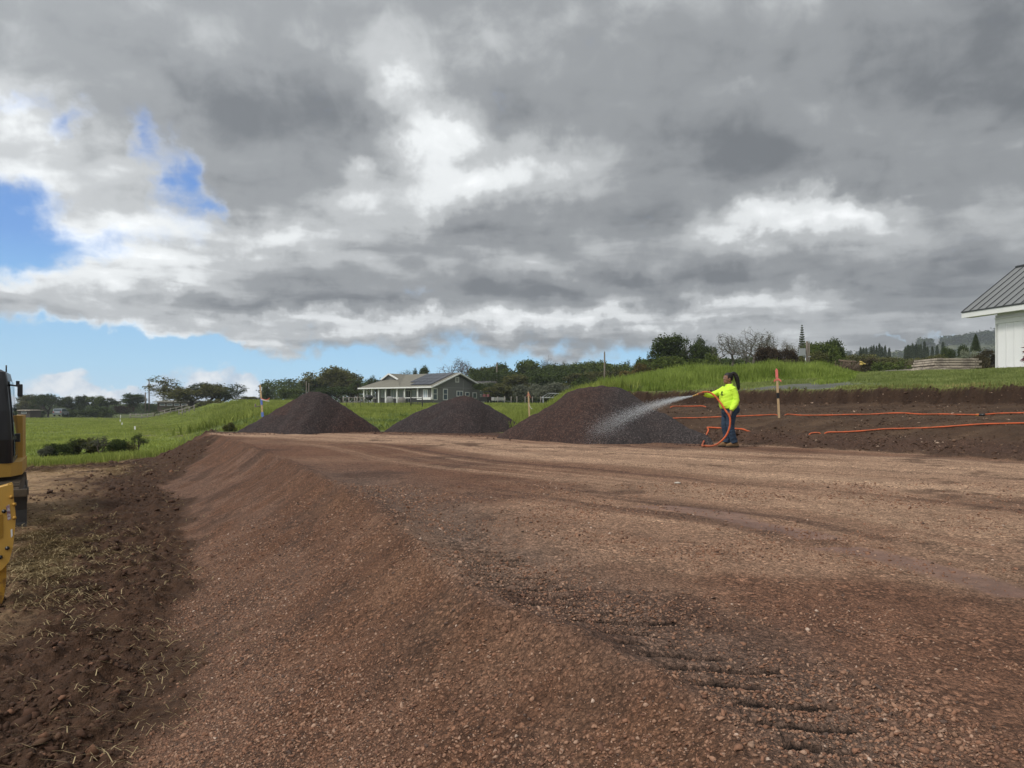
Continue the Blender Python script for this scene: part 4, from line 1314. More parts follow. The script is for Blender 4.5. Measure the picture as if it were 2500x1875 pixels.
# ------------------------------------------------------------------ white barn at the right edge
def white_barn():
    run = Vector((.22, -.9755)); upd = Vector((.9755, .22))
    e0 = Vector((20.9, 33.0))
    w0 = e0 + upd * .5 + run * 1.4
    zg = HC + (V0 - 898) / F * w0.y
    rz = math.atan2(run.y, run.x)                         # local X runs along the eave towards the camera, local Y = up the slope
    r = empty('barn', (w0.x, w0.y, zg), rz)
    tag(r, 'white board and batten barn with grey ribbed metal roof, cut by the right edge', 'barn')
    L, D = 6.6, 5.2
    eave, pitch = 2.62, .71
    yr = D / 2 + .0
    wl = MB()
    wl.prism([(0, -.35), (0, eave + .1), (D / 2, eave + .1 + pitch * D / 2), (D, eave + .1), (D, -.35)], 'x', 0, L)
    for i in range(0, 17):                                # battens on the long side and the gable
        x = .06 + i * .40
        if x < L: wl.box((x, -.012, eave / 2 - .25), (.045, .022, eave - .62))
    for i in range(0, 17):
        x = .06 + i * .40
        if x < L: wl.box((x, -.012, eave - .03), (.045, .022, .34))
    for i in range(1, 13): wl.box((-.012, i * .40, 1.5 + .2), (.022, .045, 2.6 + (.71 * min(i * .4, D - i * .4))))
    wo = wl.build('wall', M['whitewall'], r)
    jn = MB()  # batten shadow lines put into colour as dark strips along the joints
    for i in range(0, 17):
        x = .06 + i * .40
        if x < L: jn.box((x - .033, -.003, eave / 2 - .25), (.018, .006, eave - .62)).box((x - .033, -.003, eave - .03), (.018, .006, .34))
    jn.build('joint_shade_lines', M['jointshade'], wo)
    MB().box((L / 2, -.022, 2.07), (L + .05, .045, .20)).box((L / 2, -.05, 2.19), (L + .12, .10, .035)).build('trim_band', M['white'], r)
    MB().box((-.02, .03, 1.05), (.06, .16, 2.6)).build('corner_board', M['white'], r)
    rf = MB()
    y0, z0 = -.5, eave - .02
    x0, x1 = -1.4, L + .6
    yp, zp = yr, z0 + (yr - y0) * pitch
    rf.prism([(y0, z0), (yp, zp), (D + .5, z0), (D + .5, z0 + .05), (yp, zp + .06), (y0, z0 + .05)], 'x', x0, x1)
    ro = rf.build('roof', M['seam'], r)
    rb = MB()
    n = 21
    for i in range(n):
        x = x0 + .02 + i * (x1 - x0 - .04) / (n - 1)
        rb.bar((x, y0 - .01, z0 + .066), (x, yp, zp + .078), .022, sq=True)
    rb.bar((x0, yp, zp + .07), (x1, yp, zp + .07), .07, n=8)
    rb.bar((x0 - .01, y0 - .02, z0 + .045), (x1, y0 - .02, z0 + .045), .03, sq=True)
    rb.build('roof_ribs', M['rib'], ro)
    fa = MB()
    fa.box(((x0 + x1) / 2, y0 + .015, z0 - .115), (x1 - x0, .03, .22))
    fa.prism([(y0 + .03, z0 - .225), (y0 + .03, z0 - .006), (yp, zp - .006), (yp, zp - .225)], 'x', x0, x0 + .035)
    fa.build('fascia', M['white'], r)
    MB().prism([(y0 + .031, z0 - .21), (y0 + .031, z0 - .19), (0.0, z0 - .19), (0.0, z0 - .21)], 'x', x0 + .036, x1).build('soffit', M['white'], r)
    MB().box((L / 2, D / 2, -.20), (L + .3, D + .3, .36)).build('slab', M['greywood'], r)
    # dark red leaves hanging in at the very edge of the photo
    p = at(2499, 852, 24)
    b = MB()
    pl = empty('red_leaved_plant', (p.x + .25, p.y, Hs(p.x + .25, p.y)))
    tag(pl, 'dark red leaved plant poking in at the right edge before the white barn', 'plant')
    hz = p.z - pl.location.z
    b.tube([(0, 0, -.05), (.03, 0, hz * .5), (0, 0, hz)], [.02, .016, .01], 6)
    b.build('stem', M['deadwood'], pl)
    lv = MB()
    rs = random.Random(4)
    for k in range(26):
        an = rs.uniform(0, 6.28); z = hz * rs.uniform(.55, 1.05); L_ = rs.uniform(.22, .38)
        a = Vector((0, 0, z)); d = Vector((math.cos(an), math.sin(an), rs.uniform(-.5, .5))).normalized(); s = d.orthogonal().normalized() * .045
        lv.add([a, a + d * L_ * .5 + s, a + d * L_ + Vector((0, 0, -.06)), a + d * L_ * .5 - s], [(0, 1, 2, 3)])
    lv.build('leaves', mat('dark_red_leaf', (.075, .012, .022), .5, .3, 8.0), pl)


white_barn()


# ------------------------------------------------------------------ grey house
def grey_house():
    th = R(38); yn = 112.0; un = 1055
    ox, oy = (un - U0) / F * yn, yn
    z0 = HC + (V0 - 986) / F * yn
    cx, sx = math.cos(th), math.sin(th)
    r = empty('house', (ox, oy, z0), math.atan2(cx, sx))
    tag(r, 'grey single storey house with white trimmed porch and solar panels on its tan roof', 'house')
    def Xg(u):                                            # along the gable wall
        k = (u - U0) / F
        return (ox - k * oy) / (k * cx - sx)
    def Yl(u, X):                                         # along the porch side at local X
        k = (u - U0) / F
        return (ox + sx * X - k * (oy + cx * X)) / (cx + k * sx)
    def zloc(v, X, Y): return HC + (V0 - v) / F * (oy + cx * X + sx * Y) - z0
    G = 11.6
    w = MB()
    w.prism([(0, -.5), (G, -.5), (G, 2.62), (G / 2, 4.75), (0, 2.62)], 'y', 0, 3.3)
    w.box((2.6 + (G - 2.6) / 2, 3.3 + 6.5, 1.06), (G - 2.6, 13.0, 3.12))
    w.build('wall', M['greywall'], r)
    MB().box((1.2, 3.3 + 6.7, -.30), (3.2, 13.6, .5)).build('porch_floor', M['greywood'], r)
    # roof with the solar gable and the cross roof
    e, ap = 2.58, 4.95
    rf = MB()
    rf.prism([(-.75, e), (G / 2, ap), (G + .75, e), (G + .75, e + .16), (G / 2, ap + .17), (-.75, e + .16)], 'y', -.7, 13.0)
    ya = 12.2; yl, yr_ = 16.9, 6.6
    zt = ap + .05; xd = 2.3; zs_ = 4.15
    yl2 = ya + (yl - ya) * (zt - zs_) / (zt - e); yr2 = ya + (yr_ - ya) * (zt - zs_) / (zt - e)
    vs = [(-.75, yr_, e + .17), (-.75, yl, e + .17), (xd, yl2, zs_), (xd, yr2, zs_), (xd - .35, ya, zt + .17), (G / 2, ya, zt + .17), (G / 2, yl, e + .17), (G / 2, yr_, e + .17),
          (xd - .35, yl2 + .25, zs_ - .02), (xd - .35, yr2 - .25, zs_ - .02), (-.75, yr_, e), (-.75, yl, e), (G / 2, yl, e), (G / 2, yr_, e)]
    rf.add(vs, [(0, 1, 2, 3), (8, 4, 5, 6), (1, 6, 8), (5, 4, 9, 7), (9, 0, 7), (10, 11, 1, 0), (11, 12, 6, 1), (10, 13, 12, 11)])
    rf.build('roof', M['tanroof'], r)
    gb = MB(); gb.add([(xd - .02, yl2, zs_), (xd - .02, yr2, zs_), (xd - .02, ya, zt + .05)], [(0, 1, 2)])
    gb.build('cross_gable', M['greywall'], r)
    tr = MB()
    for (a, b) in (((xd - .36, yl2 + .3, zs_ - .03), (xd - .36, ya, zt + .10)), ((xd - .36, yr2 - .3, zs_ - .03), (xd - .36, ya, zt + .10)),
                   ((-.75, -.73, e + .03), (G / 2, -.73, ap + .05)), ((G / 2, -.73, ap + .05), (G + .75, -.73, e + .03)),
                   ((-.78, -.75, e + .05), (-.78, yl, e + .05)), ((-.78, yl + .03, e + .05), (4, yl + .03, e + .05))):
        tr.bar(a, b, .15, sq=True)
    tr.build('fascia', M['white'], r)
    for i in range(4):
        for j in range(4):
            if (i, j) == (3, 0): continue
            f0 = .10 + j * .215; yy = .2 + i * 1.55
            def P(f, y): return Vector((-.75 + f * (G / 2 + .75), y, e + .16 + f * (ap - e) + .10))
            s = MB(); a, b, c, d = P(f0, yy), P(f0 + .2, yy), P(f0 + .2, yy + 1.48), P(f0, yy + 1.48)
            s.add([a, b, c, d, a + Vector((0, 0, .05)), b + Vector((0, 0, .05)), c + Vector((0, 0, .05)), d + Vector((0, 0, .05))],
                  [(4, 5, 6, 7), (0, 1, 5, 4), (1, 2, 6, 5), (2, 3, 7, 6), (3, 0, 4, 7), (3, 2, 1, 0)])
            s.build('solar_panel', M['solar'], r)
    for u in (889, 908, 925, 942, 970, 988, 1020):
        y = Yl(u, -.35)
        MB().box((-.35, y, 1.25), (.22, .22, 2.72)).build('porch_post', M['white'], r)
    for u in (901, 919):
        k = (u - U0) / F
        MB().box((.9 if u == 901 else 2.2, 16.5, 1.25), (.2, .2, 2.72)).build('porch_post', M['white'], r)
    MB().box((.02, .02, 1.25), (.16, .16, 2.70)).build('corner_board', M['white'], r)
    for ua, ub in ((889, 918), (955, 988), (988, 1020), (1020, 1052)):
        ya_, yb_ = Yl(ub, -.35), Yl(ua, -.35)
        MB().box((-.35, (ya_ + yb_) / 2, .98), (.10, abs(yb_ - ya_), .14)).build('railing', M['white'], r)
    ya_, yb_ = Yl(1052, -.5), Yl(1020, -.5)
    MB().box((-.5, (ya_ + yb_) / 2, .72), (.12, abs(yb_ - ya_), .62)).build('railing_panel', M['white'], r)
    def window(c, along, wd, ht, facing, nm='window', gl='glass', mull=0):
        t = .12; f = MB()
        ax = Vector(along); n_ = Vector(facing)
        c = Vector(c) + n_ * .035
        def bx(dx, dz, sx_, sz_, th_=.07):
            p = c + ax * dx + Vector((0, 0, dz))
            s = (abs(ax.x) * sx_ + abs(n_.x) * th_, abs(ax.y) * sx_ + abs(n_.y) * th_, sz_)
            f.box(p, s)
        bx(-wd / 2, 0, t, ht); bx(wd / 2, 0, t, ht); bx(0, ht / 2 - t / 2 + .06, wd + t, t); bx(0, -ht / 2 + t / 2 - .06, wd + t, t)
        if mull & 1: bx(0, 0, .10, ht - .14)
        if mull & 2: bx(0, .05, wd - .12, .08)
        fo = f.build(nm, M['white'], r)
        g = MB(); p = c - n_ * .015
        g.box(p, (abs(ax.x) * (wd - .06) + abs(n_.x) * .03, abs(ax.y) * (wd - .06) + abs(n_.y) * .03, ht - .06))
        g.build('pane', M[gl], fo)
    for (u0, u1, va, vb, ml) in ((1057, 1067, 949, 976, 2), (1082, 1092, 950, 976, 2), (1115, 1129, 955, 967, 1), (1136, 1145, 958, 967, 0), (1154, 1163, 959, 972, 0)):
        xa, xb = Xg(u0), Xg(u1); xm = (xa + xb) / 2
        za, zb = zloc(va, xm, 0), zloc(vb, xm, 0)
        window((xm, 0, (za + zb) / 2), (1, 0, 0), abs(xb - xa), abs(za - zb), (0, -1, 0), mull=ml)
    xm = G / 2; window((xm, 0, 3.95), (1, 0, 0), .75, .75, (0, -1, 0), 'attic_vent', 'cover')
    MB().box((G / 2 + 1.5, -.02, 2.0), (.10, .05, 3.9)).box((G / 2, -.012, 2.62), (G, .03, .06)).build('conduit', M['cover'], r)
    for (u0, u1, gl, ml, va, vb) in ((931, 940, 'curtain', 1, 951, 970), (955, 967, 'curtain', 1, 951, 970), (975, 984, 'curtain', 1, 951, 970), (1006, 1017, 'curtain', 1, 952, 968)):
        ya_, yb_ = Yl(u0, 2.6), Yl(u1, 2.6); ym = (ya_ + yb_) / 2
        za, zb = zloc(va, 2.6, ym), zloc(vb, 2.6, ym)
        window((2.6, ym, (za + zb) / 2), (0, 1, 0), abs(ya_ - yb_), abs(za - zb), (-1, 0, 0), mull=ml, gl=gl)
    ya_, yb_ = Yl(990, 2.6), Yl(1004, 2.6)
    window((2.6, (ya_ + yb_) / 2, 1.15), (0, 1, 0), abs(ya_ - yb_) - .3, 2.1, (-1, 0, 0), 'sliding_door', 'dark', 1)
    ya_, yb_ = Yl(1034, 0), Yl(1044, 0)
    window((0, (ya_ + yb_) / 2, 1.55), (0, 1, 0), abs(ya_ - yb_), 1.35, (-1, 0, 0), mull=1, gl='curtain')
    return r, z0


house, HZ0 = grey_house()


def ground_pt(u, y, dz=0.0):
    x = (u - U0) / F * y
    return Vector((x, y, Hs(x, y) + dz))


def covered_grill(u, va, vb, wpx, y, m, label, rz):
    s = y / F
    h = (vb - va) * s; w = wpx * s
    x = (u - U0) * s
    o = empty('covered_grill', (x, y, HC + (V0 - vb) * s), rz)
    tag(o, label, 'grill cover')
    rings = []
    for z, k in ((0, .90), (.10 * h, .98), (.55 * h, 1.0), (.80 * h, .92), (.94 * h, .66), (h, .46)):
        ring = []
        for i in range(16):
            an = 2 * math.pi * i / 16
            c, s_ = math.cos(an), math.sin(an)
            ring.append((math.copysign(abs(c) ** .5, c) * w / 2 * k, math.copysign(abs(s_) ** .5, s_) * w * .32 * k, z))
        rings.append(ring)
    MB().loft(rings).build('fabric_cover', m, o)
    MB().tube([(w / 2 * .5 * math.cos(a), -.33 * w * 1.0, h * .12 + .02 * math.sin(a * 3)) for a in np.linspace(3.14, 0, 8)], .02, 5).build('draw_cord', M['black'], o)
    return o


covered_grill(951, 968, 985, 18, 107, M['cover'], 'light grey fabric cover over a grill before the porch, left of two', .3)
covered_grill(981, 970, 985, 20, 106, mat('taupe_cover', (.205, .19, .175), .85, .12, 3.0), 'taupe fabric cover over a grill before the porch, right of two', .1)


def kettle_grill():
    y = 108; p = at(901, 984, y)
    o = empty('barbecue', p, .4); tag(o, 'black barbecue on legs at the left end of the porch', 'barbecue')
    MB().ell((0, 0, .85), (.62, .5, .42), 14, 10).build('bowl', M['black'], o)
    for sx in (-.4, .4): MB().bar((sx, 0, 0), (sx * .7, 0, .7), .04).build('leg', M['black'], o)
    MB().box((.95, 0, .78), (.6, .4, .05)).build('side_shelf', M['greywood'], o)


kettle_grill()


def planter():
    p = at(1032, 985.5, 106)
    o = empty('planter', p, .2); tag(o, 'long dark planter at the foot of the white porch panel', 'planter')
    MB().prism([(-1.5, 0), (1.5, 0), (1.62, .58), (-1.62, .58)], 'y', -.35, .35).build('trough', mat('dark_trough', (.06, .062, .06), .8), o)
    MB().box((0, 0, .575), (3.1, .6, .03)).build('soil', M['redsoil'], o)


planter()


# ------------------------------------------------------------------ small vehicles by the house
def wheel_parts(parent, c, r, w):
    o = MB()
    M_ = Matrix.Translation(Vector(c)) @ Matrix.Rotation(R(90), 4, 'Y')
    prof = [(-w / 2, r * .80), (-w / 2, r * .95), (-w * .3, r), (w * .3, r), (w / 2, r * .95), (w / 2, r * .80)]
    rings = [[M_ @ Vector((math.cos(a) * rr, math.sin(a) * rr, z)) for a in np.linspace(0, 2 * math.pi, 20, endpoint=False)] for z, rr in prof]
    t = o.loft(rings).build('wheel', M['rubber'], parent)
    MB().bar(M_ @ Vector((0, 0, -w * .42)), M_ @ Vector((0, 0, w * .42)), r * .6, n=14).build('rim', M['galv'], t)


def utility_vehicle():
    y = 104; p = at(1190, 988, y)
    o = empty('utility_vehicle', (p.x, p.y, Hs(p.x, p.y)), R(62))
    tag(o, 'black open utility vehicle with a roll cage right of the house', 'utility vehicle')
    b = MB()
    b.prism([(-1.3, .35), (1.35, .35), (1.4, .75), (.9, .98), (.35, 1.0), (.3, .62), (-.35, .62), (-.4, 1.02), (-1.35, 1.02)], 'y', -.68, .68)
    b.build('body', M['black'], o)
    c = MB()
    for s in (-.62, .62):
        c.tube([(.8, s, .95), (.35, s, 1.75), (-.45, s, 1.8), (-.5, s, .95)], .035, 6)
    c.bar((.35, -.62, 1.75), (.35, .62, 1.75), .035); c.bar((-.45, -.62, 1.8), (-.45, .62, 1.8), .035)
    c.build('roll_cage', M['black'], o)
    MB().box((-.05, 0, 1.83), (.95, 1.3, .05)).build('canopy', M['black'], o)
    for s in (-.33, .33): MB().box((-.12, s, .74), (.45, .5, .22), bev=.04).box((-.33, s, 1.1), (.12, .48, .6), bev=.04).build('seat', mat('seat_red_grey', (.16, .06, .06), .7), o)
    for x in (-.85, .9):
        for s in (-.72, .72):
            q = empty('axle', (0, 0, 0)) if False else None
            M_ = Matrix.Translation(Vector((x, s, .33))) @ Matrix.Rotation(R(90), 4, 'X')
            rings = [[M_ @ Vector((math.cos(a) * rr, math.sin(a) * rr, z)) for a in np.linspace(0, 2 * math.pi, 18, endpoint=False)] for z, rr in ((-.13, .25), (-.12, .31), (.0, .33), (.12, .31), (.13, .25))]
            t = MB().loft(rings).build('wheel', M['rubber'], o)
            MB().bar(M_ @ Vector((0, 0, -.14)), M_ @ Vector((0, 0, .14)), .17, n=12).build('rim', M['galv'], t)


utility_vehicle()


def small_trailer():
    y = 102; p = at(1217, 988, y)
    o = empty('trailer', (p.x, p.y, Hs(p.x, p.y)), R(20))
    tag(o, 'small grey box trailer parked right of the black utility vehicle', 'trailer')
    b = MB()
    b.box((0, 0, .55), (1.7, 1.1, .06)); b.box((0, -.56, .78), (1.72, .05, .46)); b.box((0, .56, .78), (1.72, .05, .46)); b.box((-.86, 0, .78), (.05, 1.1, .46)); b.box((.86, 0, .78), (.05, 1.1, .46))
    b.build('cargo_box', M['cover'], o)
    MB().bar((.86, 0, .5), (1.9, 0, .42), .04, sq=True).build('drawbar', M['galv'], o)
    for s in (-.7, .7):
        M_ = Matrix.Translation(Vector((0, s, .28))) @ Matrix.Rotation(R(90), 4, 'X')
        rings = [[M_ @ Vector((math.cos(a) * rr, math.sin(a) * rr, z)) for a in np.linspace(0, 2 * math.pi, 16, endpoint=False)] for z, rr in ((-.09, .2), (-.08, .27), (.08, .27), (.09, .2))]
        MB().loft(rings).build('wheel', M['rubber'], o)


small_trailer()


def parked_car():
    y = 158; p = at(149, 1016, y); s = 1.0
    o = empty('parked_car', p, R(90 + 12))
    tag(o, 'dark sport utility car parked on the grass between the far left trees', 'car')
    side = [(-2.1, .35), (-2.15, .85), (-1.95, 1.05), (-1.75, 1.65), (.25, 1.68), (.95, 1.1), (2.0, .98), (2.1, .6), (2.05, .35)]
    MB().prism(side, 'y', -.88, .88).build('body', M['carsilver'], o)
    MB().prism([(-1.93, 1.10), (-1.76, 1.58), (.2, 1.60), (.82, 1.12)], 'y', -.89, .89).build('side_windows', M['glass'], o)
    MB().box((-1.93, 0, 1.33), (.06, 1.4, .42), M=None).build('rear_window', M['glass'], o)
    for sy in (-.7, .7): MB().box((-2.13, sy, .95), (.06, .25, .2)).build('tail_lamp', M['lamp'], o)
    for x in (-1.3, 1.3):
        for sy in (-.82, .82):
            M_ = Matrix.Translation(Vector((x, sy, .34))) @ Matrix.Rotation(R(90), 4, 'X')
            rings = [[M_ @ Vector((math.cos(a) * rr, math.sin(a) * rr, z)) for a in np.linspace(0, 2 * math.pi, 16, endpoint=False)] for z, rr in ((-.1, .26), (-.09, .34), (.09, .34), (.1, .26))]
            MB().loft(rings).build('wheel', M['rubber'], o)


parked_car()


# ------------------------------------------------------------------ other buildings, small and far
def simple_house(label, u0, u1, vr, ve, vb, y, wallm, roofm, dp=6.0, over=.6, hip=False, rz=0.0, wins=2):
    s = y / F
    xc = ((u0 + u1) / 2 - U0) * s; w = (u1 - u0) * s
    zb = HC + (V0 - vb) * s; he = (vb - ve) * s; hr = (vb - vr) * s
    o = empty('house', (xc, y, zb), rz)
    tag(o, label, 'house')
    MB().box((0, dp / 2, he / 2 - .5), (w - 2 * over, dp, he + .98)).build('wall', wallm, o)
    b = MB()
    hx = w / 2; k = (dp * .5 if hip else .15)
    vs = [(-hx, -over, he), (hx, -over, he), (hx, dp + over, he), (-hx, dp + over, he), (-hx + k, dp / 2, hr), (hx - k, dp / 2, hr),
          (-hx, -over, he + .18), (hx, -over, he + .18), (hx, dp + over, he + .18), (-hx, dp + over, he + .18)]
    b.add(vs, [(6, 7, 5, 4), (7, 8, 5), (8, 9, 4, 5), (9, 6, 4), (0, 1, 7, 6), (1, 2, 8, 7), (2, 3, 9, 8), (3, 0, 6, 9), (3, 2, 1, 0)])
    b.build('roof', roofm, o)
    for i in range(wins):
        x = -w / 2 + over + (i + .7) * (w - 2 * over) / (wins + .4)
        f = MB(); hh = min(he * .4, 1.1)
        f.box((x, -.02, he * .58), (1.3, .06, hh)).build('window', M['white'], o)
        MB().box((x, -.06, he * .58), (1.1, .04, hh - .2)).build('pane', M['glass'], o.children[-1])
    return o


simple_house('long low house with a tan roof under the wide spreading tree', 376, 470, 977, 982.5, 996, 168, M['brownwall'], M['tanroof'], 8, .8, wins=4)
simple_house('low house with a flat dark eave right of the airy trees', 576, 652, 972, 976, 990, 164, M['brownwall'], M['rib'], 7, .8, wins=3)
simple_house('small two storey brown house half hidden at the left edge', 44, 80, 974, 982, 1006, 200, M['brownwall'], M['tanroof'], 6, .5, wins=2)
simple_house('low shed with a pale flat roof at the left edge', 40, 77, 1000.5, 1003, 1014, 172, M['brownwall'], M['palewood'], 4, .4, wins=1)
simple_house('house of which only the grey hipped roof shows among the trees', 1150, 1206, 928, 947, 975, 126, M['greywall'], mat('grey_shingles', (.13, .125, .115), .9, .12, 2.0), 9, .7, True, wins=2)


# ------------------------------------------------------------------ poles, stakes, fences
def pole(name, u, vt, vb, y, r, label, cat, top=None):
    s = y / F
    p = at(u, vb, y); h = (vb - vt) * s
    o = empty(name, p); tag(o, label, cat)
    MB().bar((0, 0, -.6), (0, 0, h), r, r * .72, 9).build('shaft', M['pole'], o)
    if top: top(o, h)
    return o


def crossbar(o, h):
    MB().box((0, 0, h - .35), (1.1, .09, .1)).build('cross_arm', M['pole'], o)
    for x in (-.45, .45): MB().bar((x, 0, h - .3), (x, 0, h - .12), .04, .02, 6).build('insulator', M['galv'], o)


def cap(o, h): MB().bar((0, 0, h), (0, 0, h + .12), .05, .02, 6).build('pole_cap', M['galv'], o)


pole('utility_pole', 364, 926, 1000, 172, .17, 'taller of two bare poles beside the dark spiky tree', 'pole', cap)
pole('utility_pole', 355, 958, 1000, 170, .16, 'shorter of two bare poles beside the dark spiky tree', 'pole', cap)
pole('utility_pole', 1213, 886, 975, 135, .16, 'brown pole rising out of the tree belt right of the house gable', 'pole', cap)
pole('utility_pole', 1476, 860, 960, 62, .085, 'tall grey pole standing behind the largest gravel pile', 'pole', cap)
pole('utility_pole', 748, 932, 985, 120, .09, 'left of two thin poles behind the peak of the first gravel pile', 'pole', cap)
pole('utility_pole', 754, 937, 985, 120, .09, 'right of two thin poles behind the peak of the first gravel pile', 'pole', cap)


def boxes(o, h):
    z = h * .62
    MB().box((-.32, -.02, z), (.36, .22, .48)).build('meter_box', M['galv'], o)
    MB().bar((-.10, -.02, -.2), (-.10, -.02, h * .55), .035, n=6).build('conduit', M['galv'], o)
    MB().box((0, 0, h * .46), (.5, .05, .05)).build('bracket', M['galv'], o)


pole('utility_pole', 1970, 833, 903, 47, .085, 'grey wooden pole with a pale meter box on the right hill', 'pole', boxes)
pole('utility_pole', 1975.5, 837, 903, 48.5, .055, 'thinner pole directly behind the pole with the meter box', 'pole', cap)


def power_line(label, pts, r):
    b = MB()
    for (a, c) in pts:
        P = []
        for k in range(13):
            t = k / 12; p = a.lerp(c, t); p.z -= .9 * 4 * t * (1 - t); P.append(p)
        b.tube(P, r, 5)
    tag(b.build('power_line', M['wire']), label, 'power line')


power_line('thin double power line from the taller bare pole to the right', [(at(364, 961, 172), at(748, 962, 150)), (at(364, 965, 172), at(748, 965.5, 150))], .035)
power_line('thin power line dropping left from the taller bare pole', [(at(270, 972, 200), at(364, 957, 172))], .035)


def stake(name, label, p, top, lean, parts, w=.045):
    o = empty(name, p); tag(o, label, 'stake')
    M_ = Matrix.Rotation(lean, 4, 'Y')
    MB().box((0, 0, top / 2 - .15), (w, .02, top + .3), M_).prism([(-w / 2, top), (w / 2, top), (0, top + .05)], 'y', -.01, .01, M_).build('lath', M['wood'], o)
    for nm, m, za, zb, k in parts:
        MB().box((0, 0, (za + zb) / 2), (w * k, .02 * k + .004, zb - za), M_).build(nm, m, o)
    return o, M_


def ribbon(o, M_, z, pts, m, w=.025):
    b = MB(); n = len(pts); vs = []
    for (x, y, dz) in pts:
        vs += [M_ @ Vector((x, y, z + dz + w / 2)), M_ @ Vector((x, y + .004, z + dz - w / 2))]
    b.add(vs, [(2 * i, 2 * i + 1, 2 * i + 3, 2 * i + 2) for i in range(n - 1)])
    ob = b.build('ribbon', m, o)
    sm = ob.modifiers.new('thick', 'SOLIDIFY'); sm.thickness = .003


g3 = ground_at(1902, 1020)
hs = (1020 - 905) / F * g3.y
o, M_ = stake('survey_stake', 'wooden survey stake with pink top beside the person, before the cut bank', g3, hs, R(-3.0),
              [('painted_top', M['pinktape'], hs * .85, hs * 1.0, 1.15), ('black_band', M['black'], hs * .41, hs * .53, 1.2)], .054)
MB().prism([(-.034, hs), (.034, hs), (0, hs + .06)], 'y', -.014, .014, M_).build('pointed_tip', M['pinktape'], o)
ribbon(o, M_, hs * .81, [(-.10, -.03, -.04), (-.04, -.02, .0), (.035, -.02, .01), (.10, -.03, -.05)], M['pinktape'], .05)

p = at(644, 1040, 28.0); p.z = Hs(p.x, p.y)
top = HC + (V0 - 941) / F * 28 - p.z
o, M_ = stake('survey_stake', 'leaning stake with blue and pink tape left of the first gravel pile', p, top, R(-4.5),
              [('blue_tape', M['bluetape'], top - .76, top - .52, 1.25), ('lower_blue_tape', M['bluetape'], top - 1.24, top - 1.05, 1.6)], .06)
ribbon(o, M_, top - .50, [(0, -.02, .0), (.10, -.03, -.06), (.2, -.03, -.09), (.29, -.02, -.06), (.34, -.02, -.02)], M['pinktape'], .035)
ribbon(o, M_, top - .55, [(0, -.02, .0), (.10, -.05, -.03), (.2, -.03, -.07), (.32, -.02, -.09)], M['whiteband'] if 'whiteband' in M else M['white'], .03)

p = at(1294, 1035, 27.5); p.z = Hs(p.x, p.y)
top = HC + (V0 - 958) / F * 27.5 - p.z
o, M_ = stake('survey_stake', 'pale stake with drooping ribbon between the middle and the largest pile', p, top, R(-2.5), [], .06)
ribbon(o, M_, top - .06, [(-.07, -.02, -.09), (-.03, -.03, -.02), (0, -.02, .02), (.05, -.03, -.05), (.09, -.02, -.16)], M['pinktape'], .03)
ribbon(o, M_, top - .42, [(0, -.02, .0), (.03, -.03, -.10), (.08, -.03, -.20), (.12, -.02, -.22)], M['white'], .03)

for i, (u, va, vb) in enumerate([(294.5, 1013.5, 1023), (293.5, 1027, 1030.5), (298, 1035.5, 1039.5), (329.5, 1042, 1051)]):
    g = ground_at(u, vb)
    h = max((vb - va) / F * g.y, .3)
    o = empty('marker_peg', g)
    tag(o, ['tall white peg at the head of the faint field track', 'smallest white peg below the tall one in the field', 'short white peg, third down the field', 'white peg nearest the dark bushes in the hollow'][i], 'peg', 'white pegs in the left field')
    MB().box((0, 0, h / 2), (.11, .05, h)).prism([(-.055, h), (.055, h), (0, h + .06)], 'y', -.025, .025).build('shaft', M['white'], o)

p = ground_pt(1672, 40)
o = empty('fence_post', p); tag(o, 'lone grey fence post in the tall grass left of the pale mound', 'post')
h = HC + (V0 - 898) / F * 40 - p.z
MB().bar((0, 0, -.3), (0, 0, h), .075, .07, 8).bar((0, 0, h), (0, 0, h + .03), .07, .04, 8).build('shaft', M['greywood'], o)


def fence(name, label, cat, pts, posth, pr, rails, rm, rr, pm):
    """posts at pts (world x, y) and rails or wires at the given heights"""
    g = [Vector((x, y, Hs(x, y))) for x, y in pts]
    o = empty(name, g[0]); tag(o, label, cat)
    for q in g:
        q2 = q - g[0]
        MB().bar(q2 + Vector((0, 0, -.3)), q2 + Vector((0, 0, posth)), pr, n=7).build('post', pm, o)
    b = MB()
    for a, c in zip(g[:-1], g[1:]):
        for z in rails: b.bar(a - g[0] + Vector((0, 0, z)), c - g[0] + Vector((0, 0, z)), rr, n=5)
    b.build('rails' if rr > .02 else 'wires', rm, o)
    return o


def px(u, y): return ((u - U0) / F * y, y)


fence('wire_fence', 'thin dark wire fence on the slope below the grey house', 'fence',
      [px(u, y) for u, y in ((846, 76), (862, 76), (880, 76), (899, 76), (915, 76), (930, 76), (947, 76), (964, 76), (984, 76), (1003, 76))], 1.15, .022, (.35, .7, 1.05), M['wire'], .006, M['wire'])
fence('pasture_gate', 'dark pipe gate on the slope at the foot of the middle pile', 'gate', [px(1003, 75.6), px(1031, 75)], 1.1, .06, (.4, .98), M['wire'], .035, M['wire'])
fence('garden_fence', 'pale post and rail fence left of the grey house porch', 'fence', [px(u, y) for u, y in ((838, 110), (852, 110), (866, 110), (872, 109), (880, 109), (888, 109))], 1.05, .08, (.25, .95), M['greywood'], .05, M['greywood'])
fence('rail_fence', 'long weathered rail fence in front of the long low house', 'fence', [px(u, 140) for u in range(318, 470, 14)], 1.05, .08, (.4, .9), M['greywood'], .07, M['greywood'])
fence('rail_fence', 'short pale rail fence corner in the far green field', 'fence', [px(u, y) for u, y in ((437, 116), (445, 114), (452, 116), (462, 116), (474, 116))], 1.0, .08, (.45, .9), M['greywood'], .06, M['greywood'])
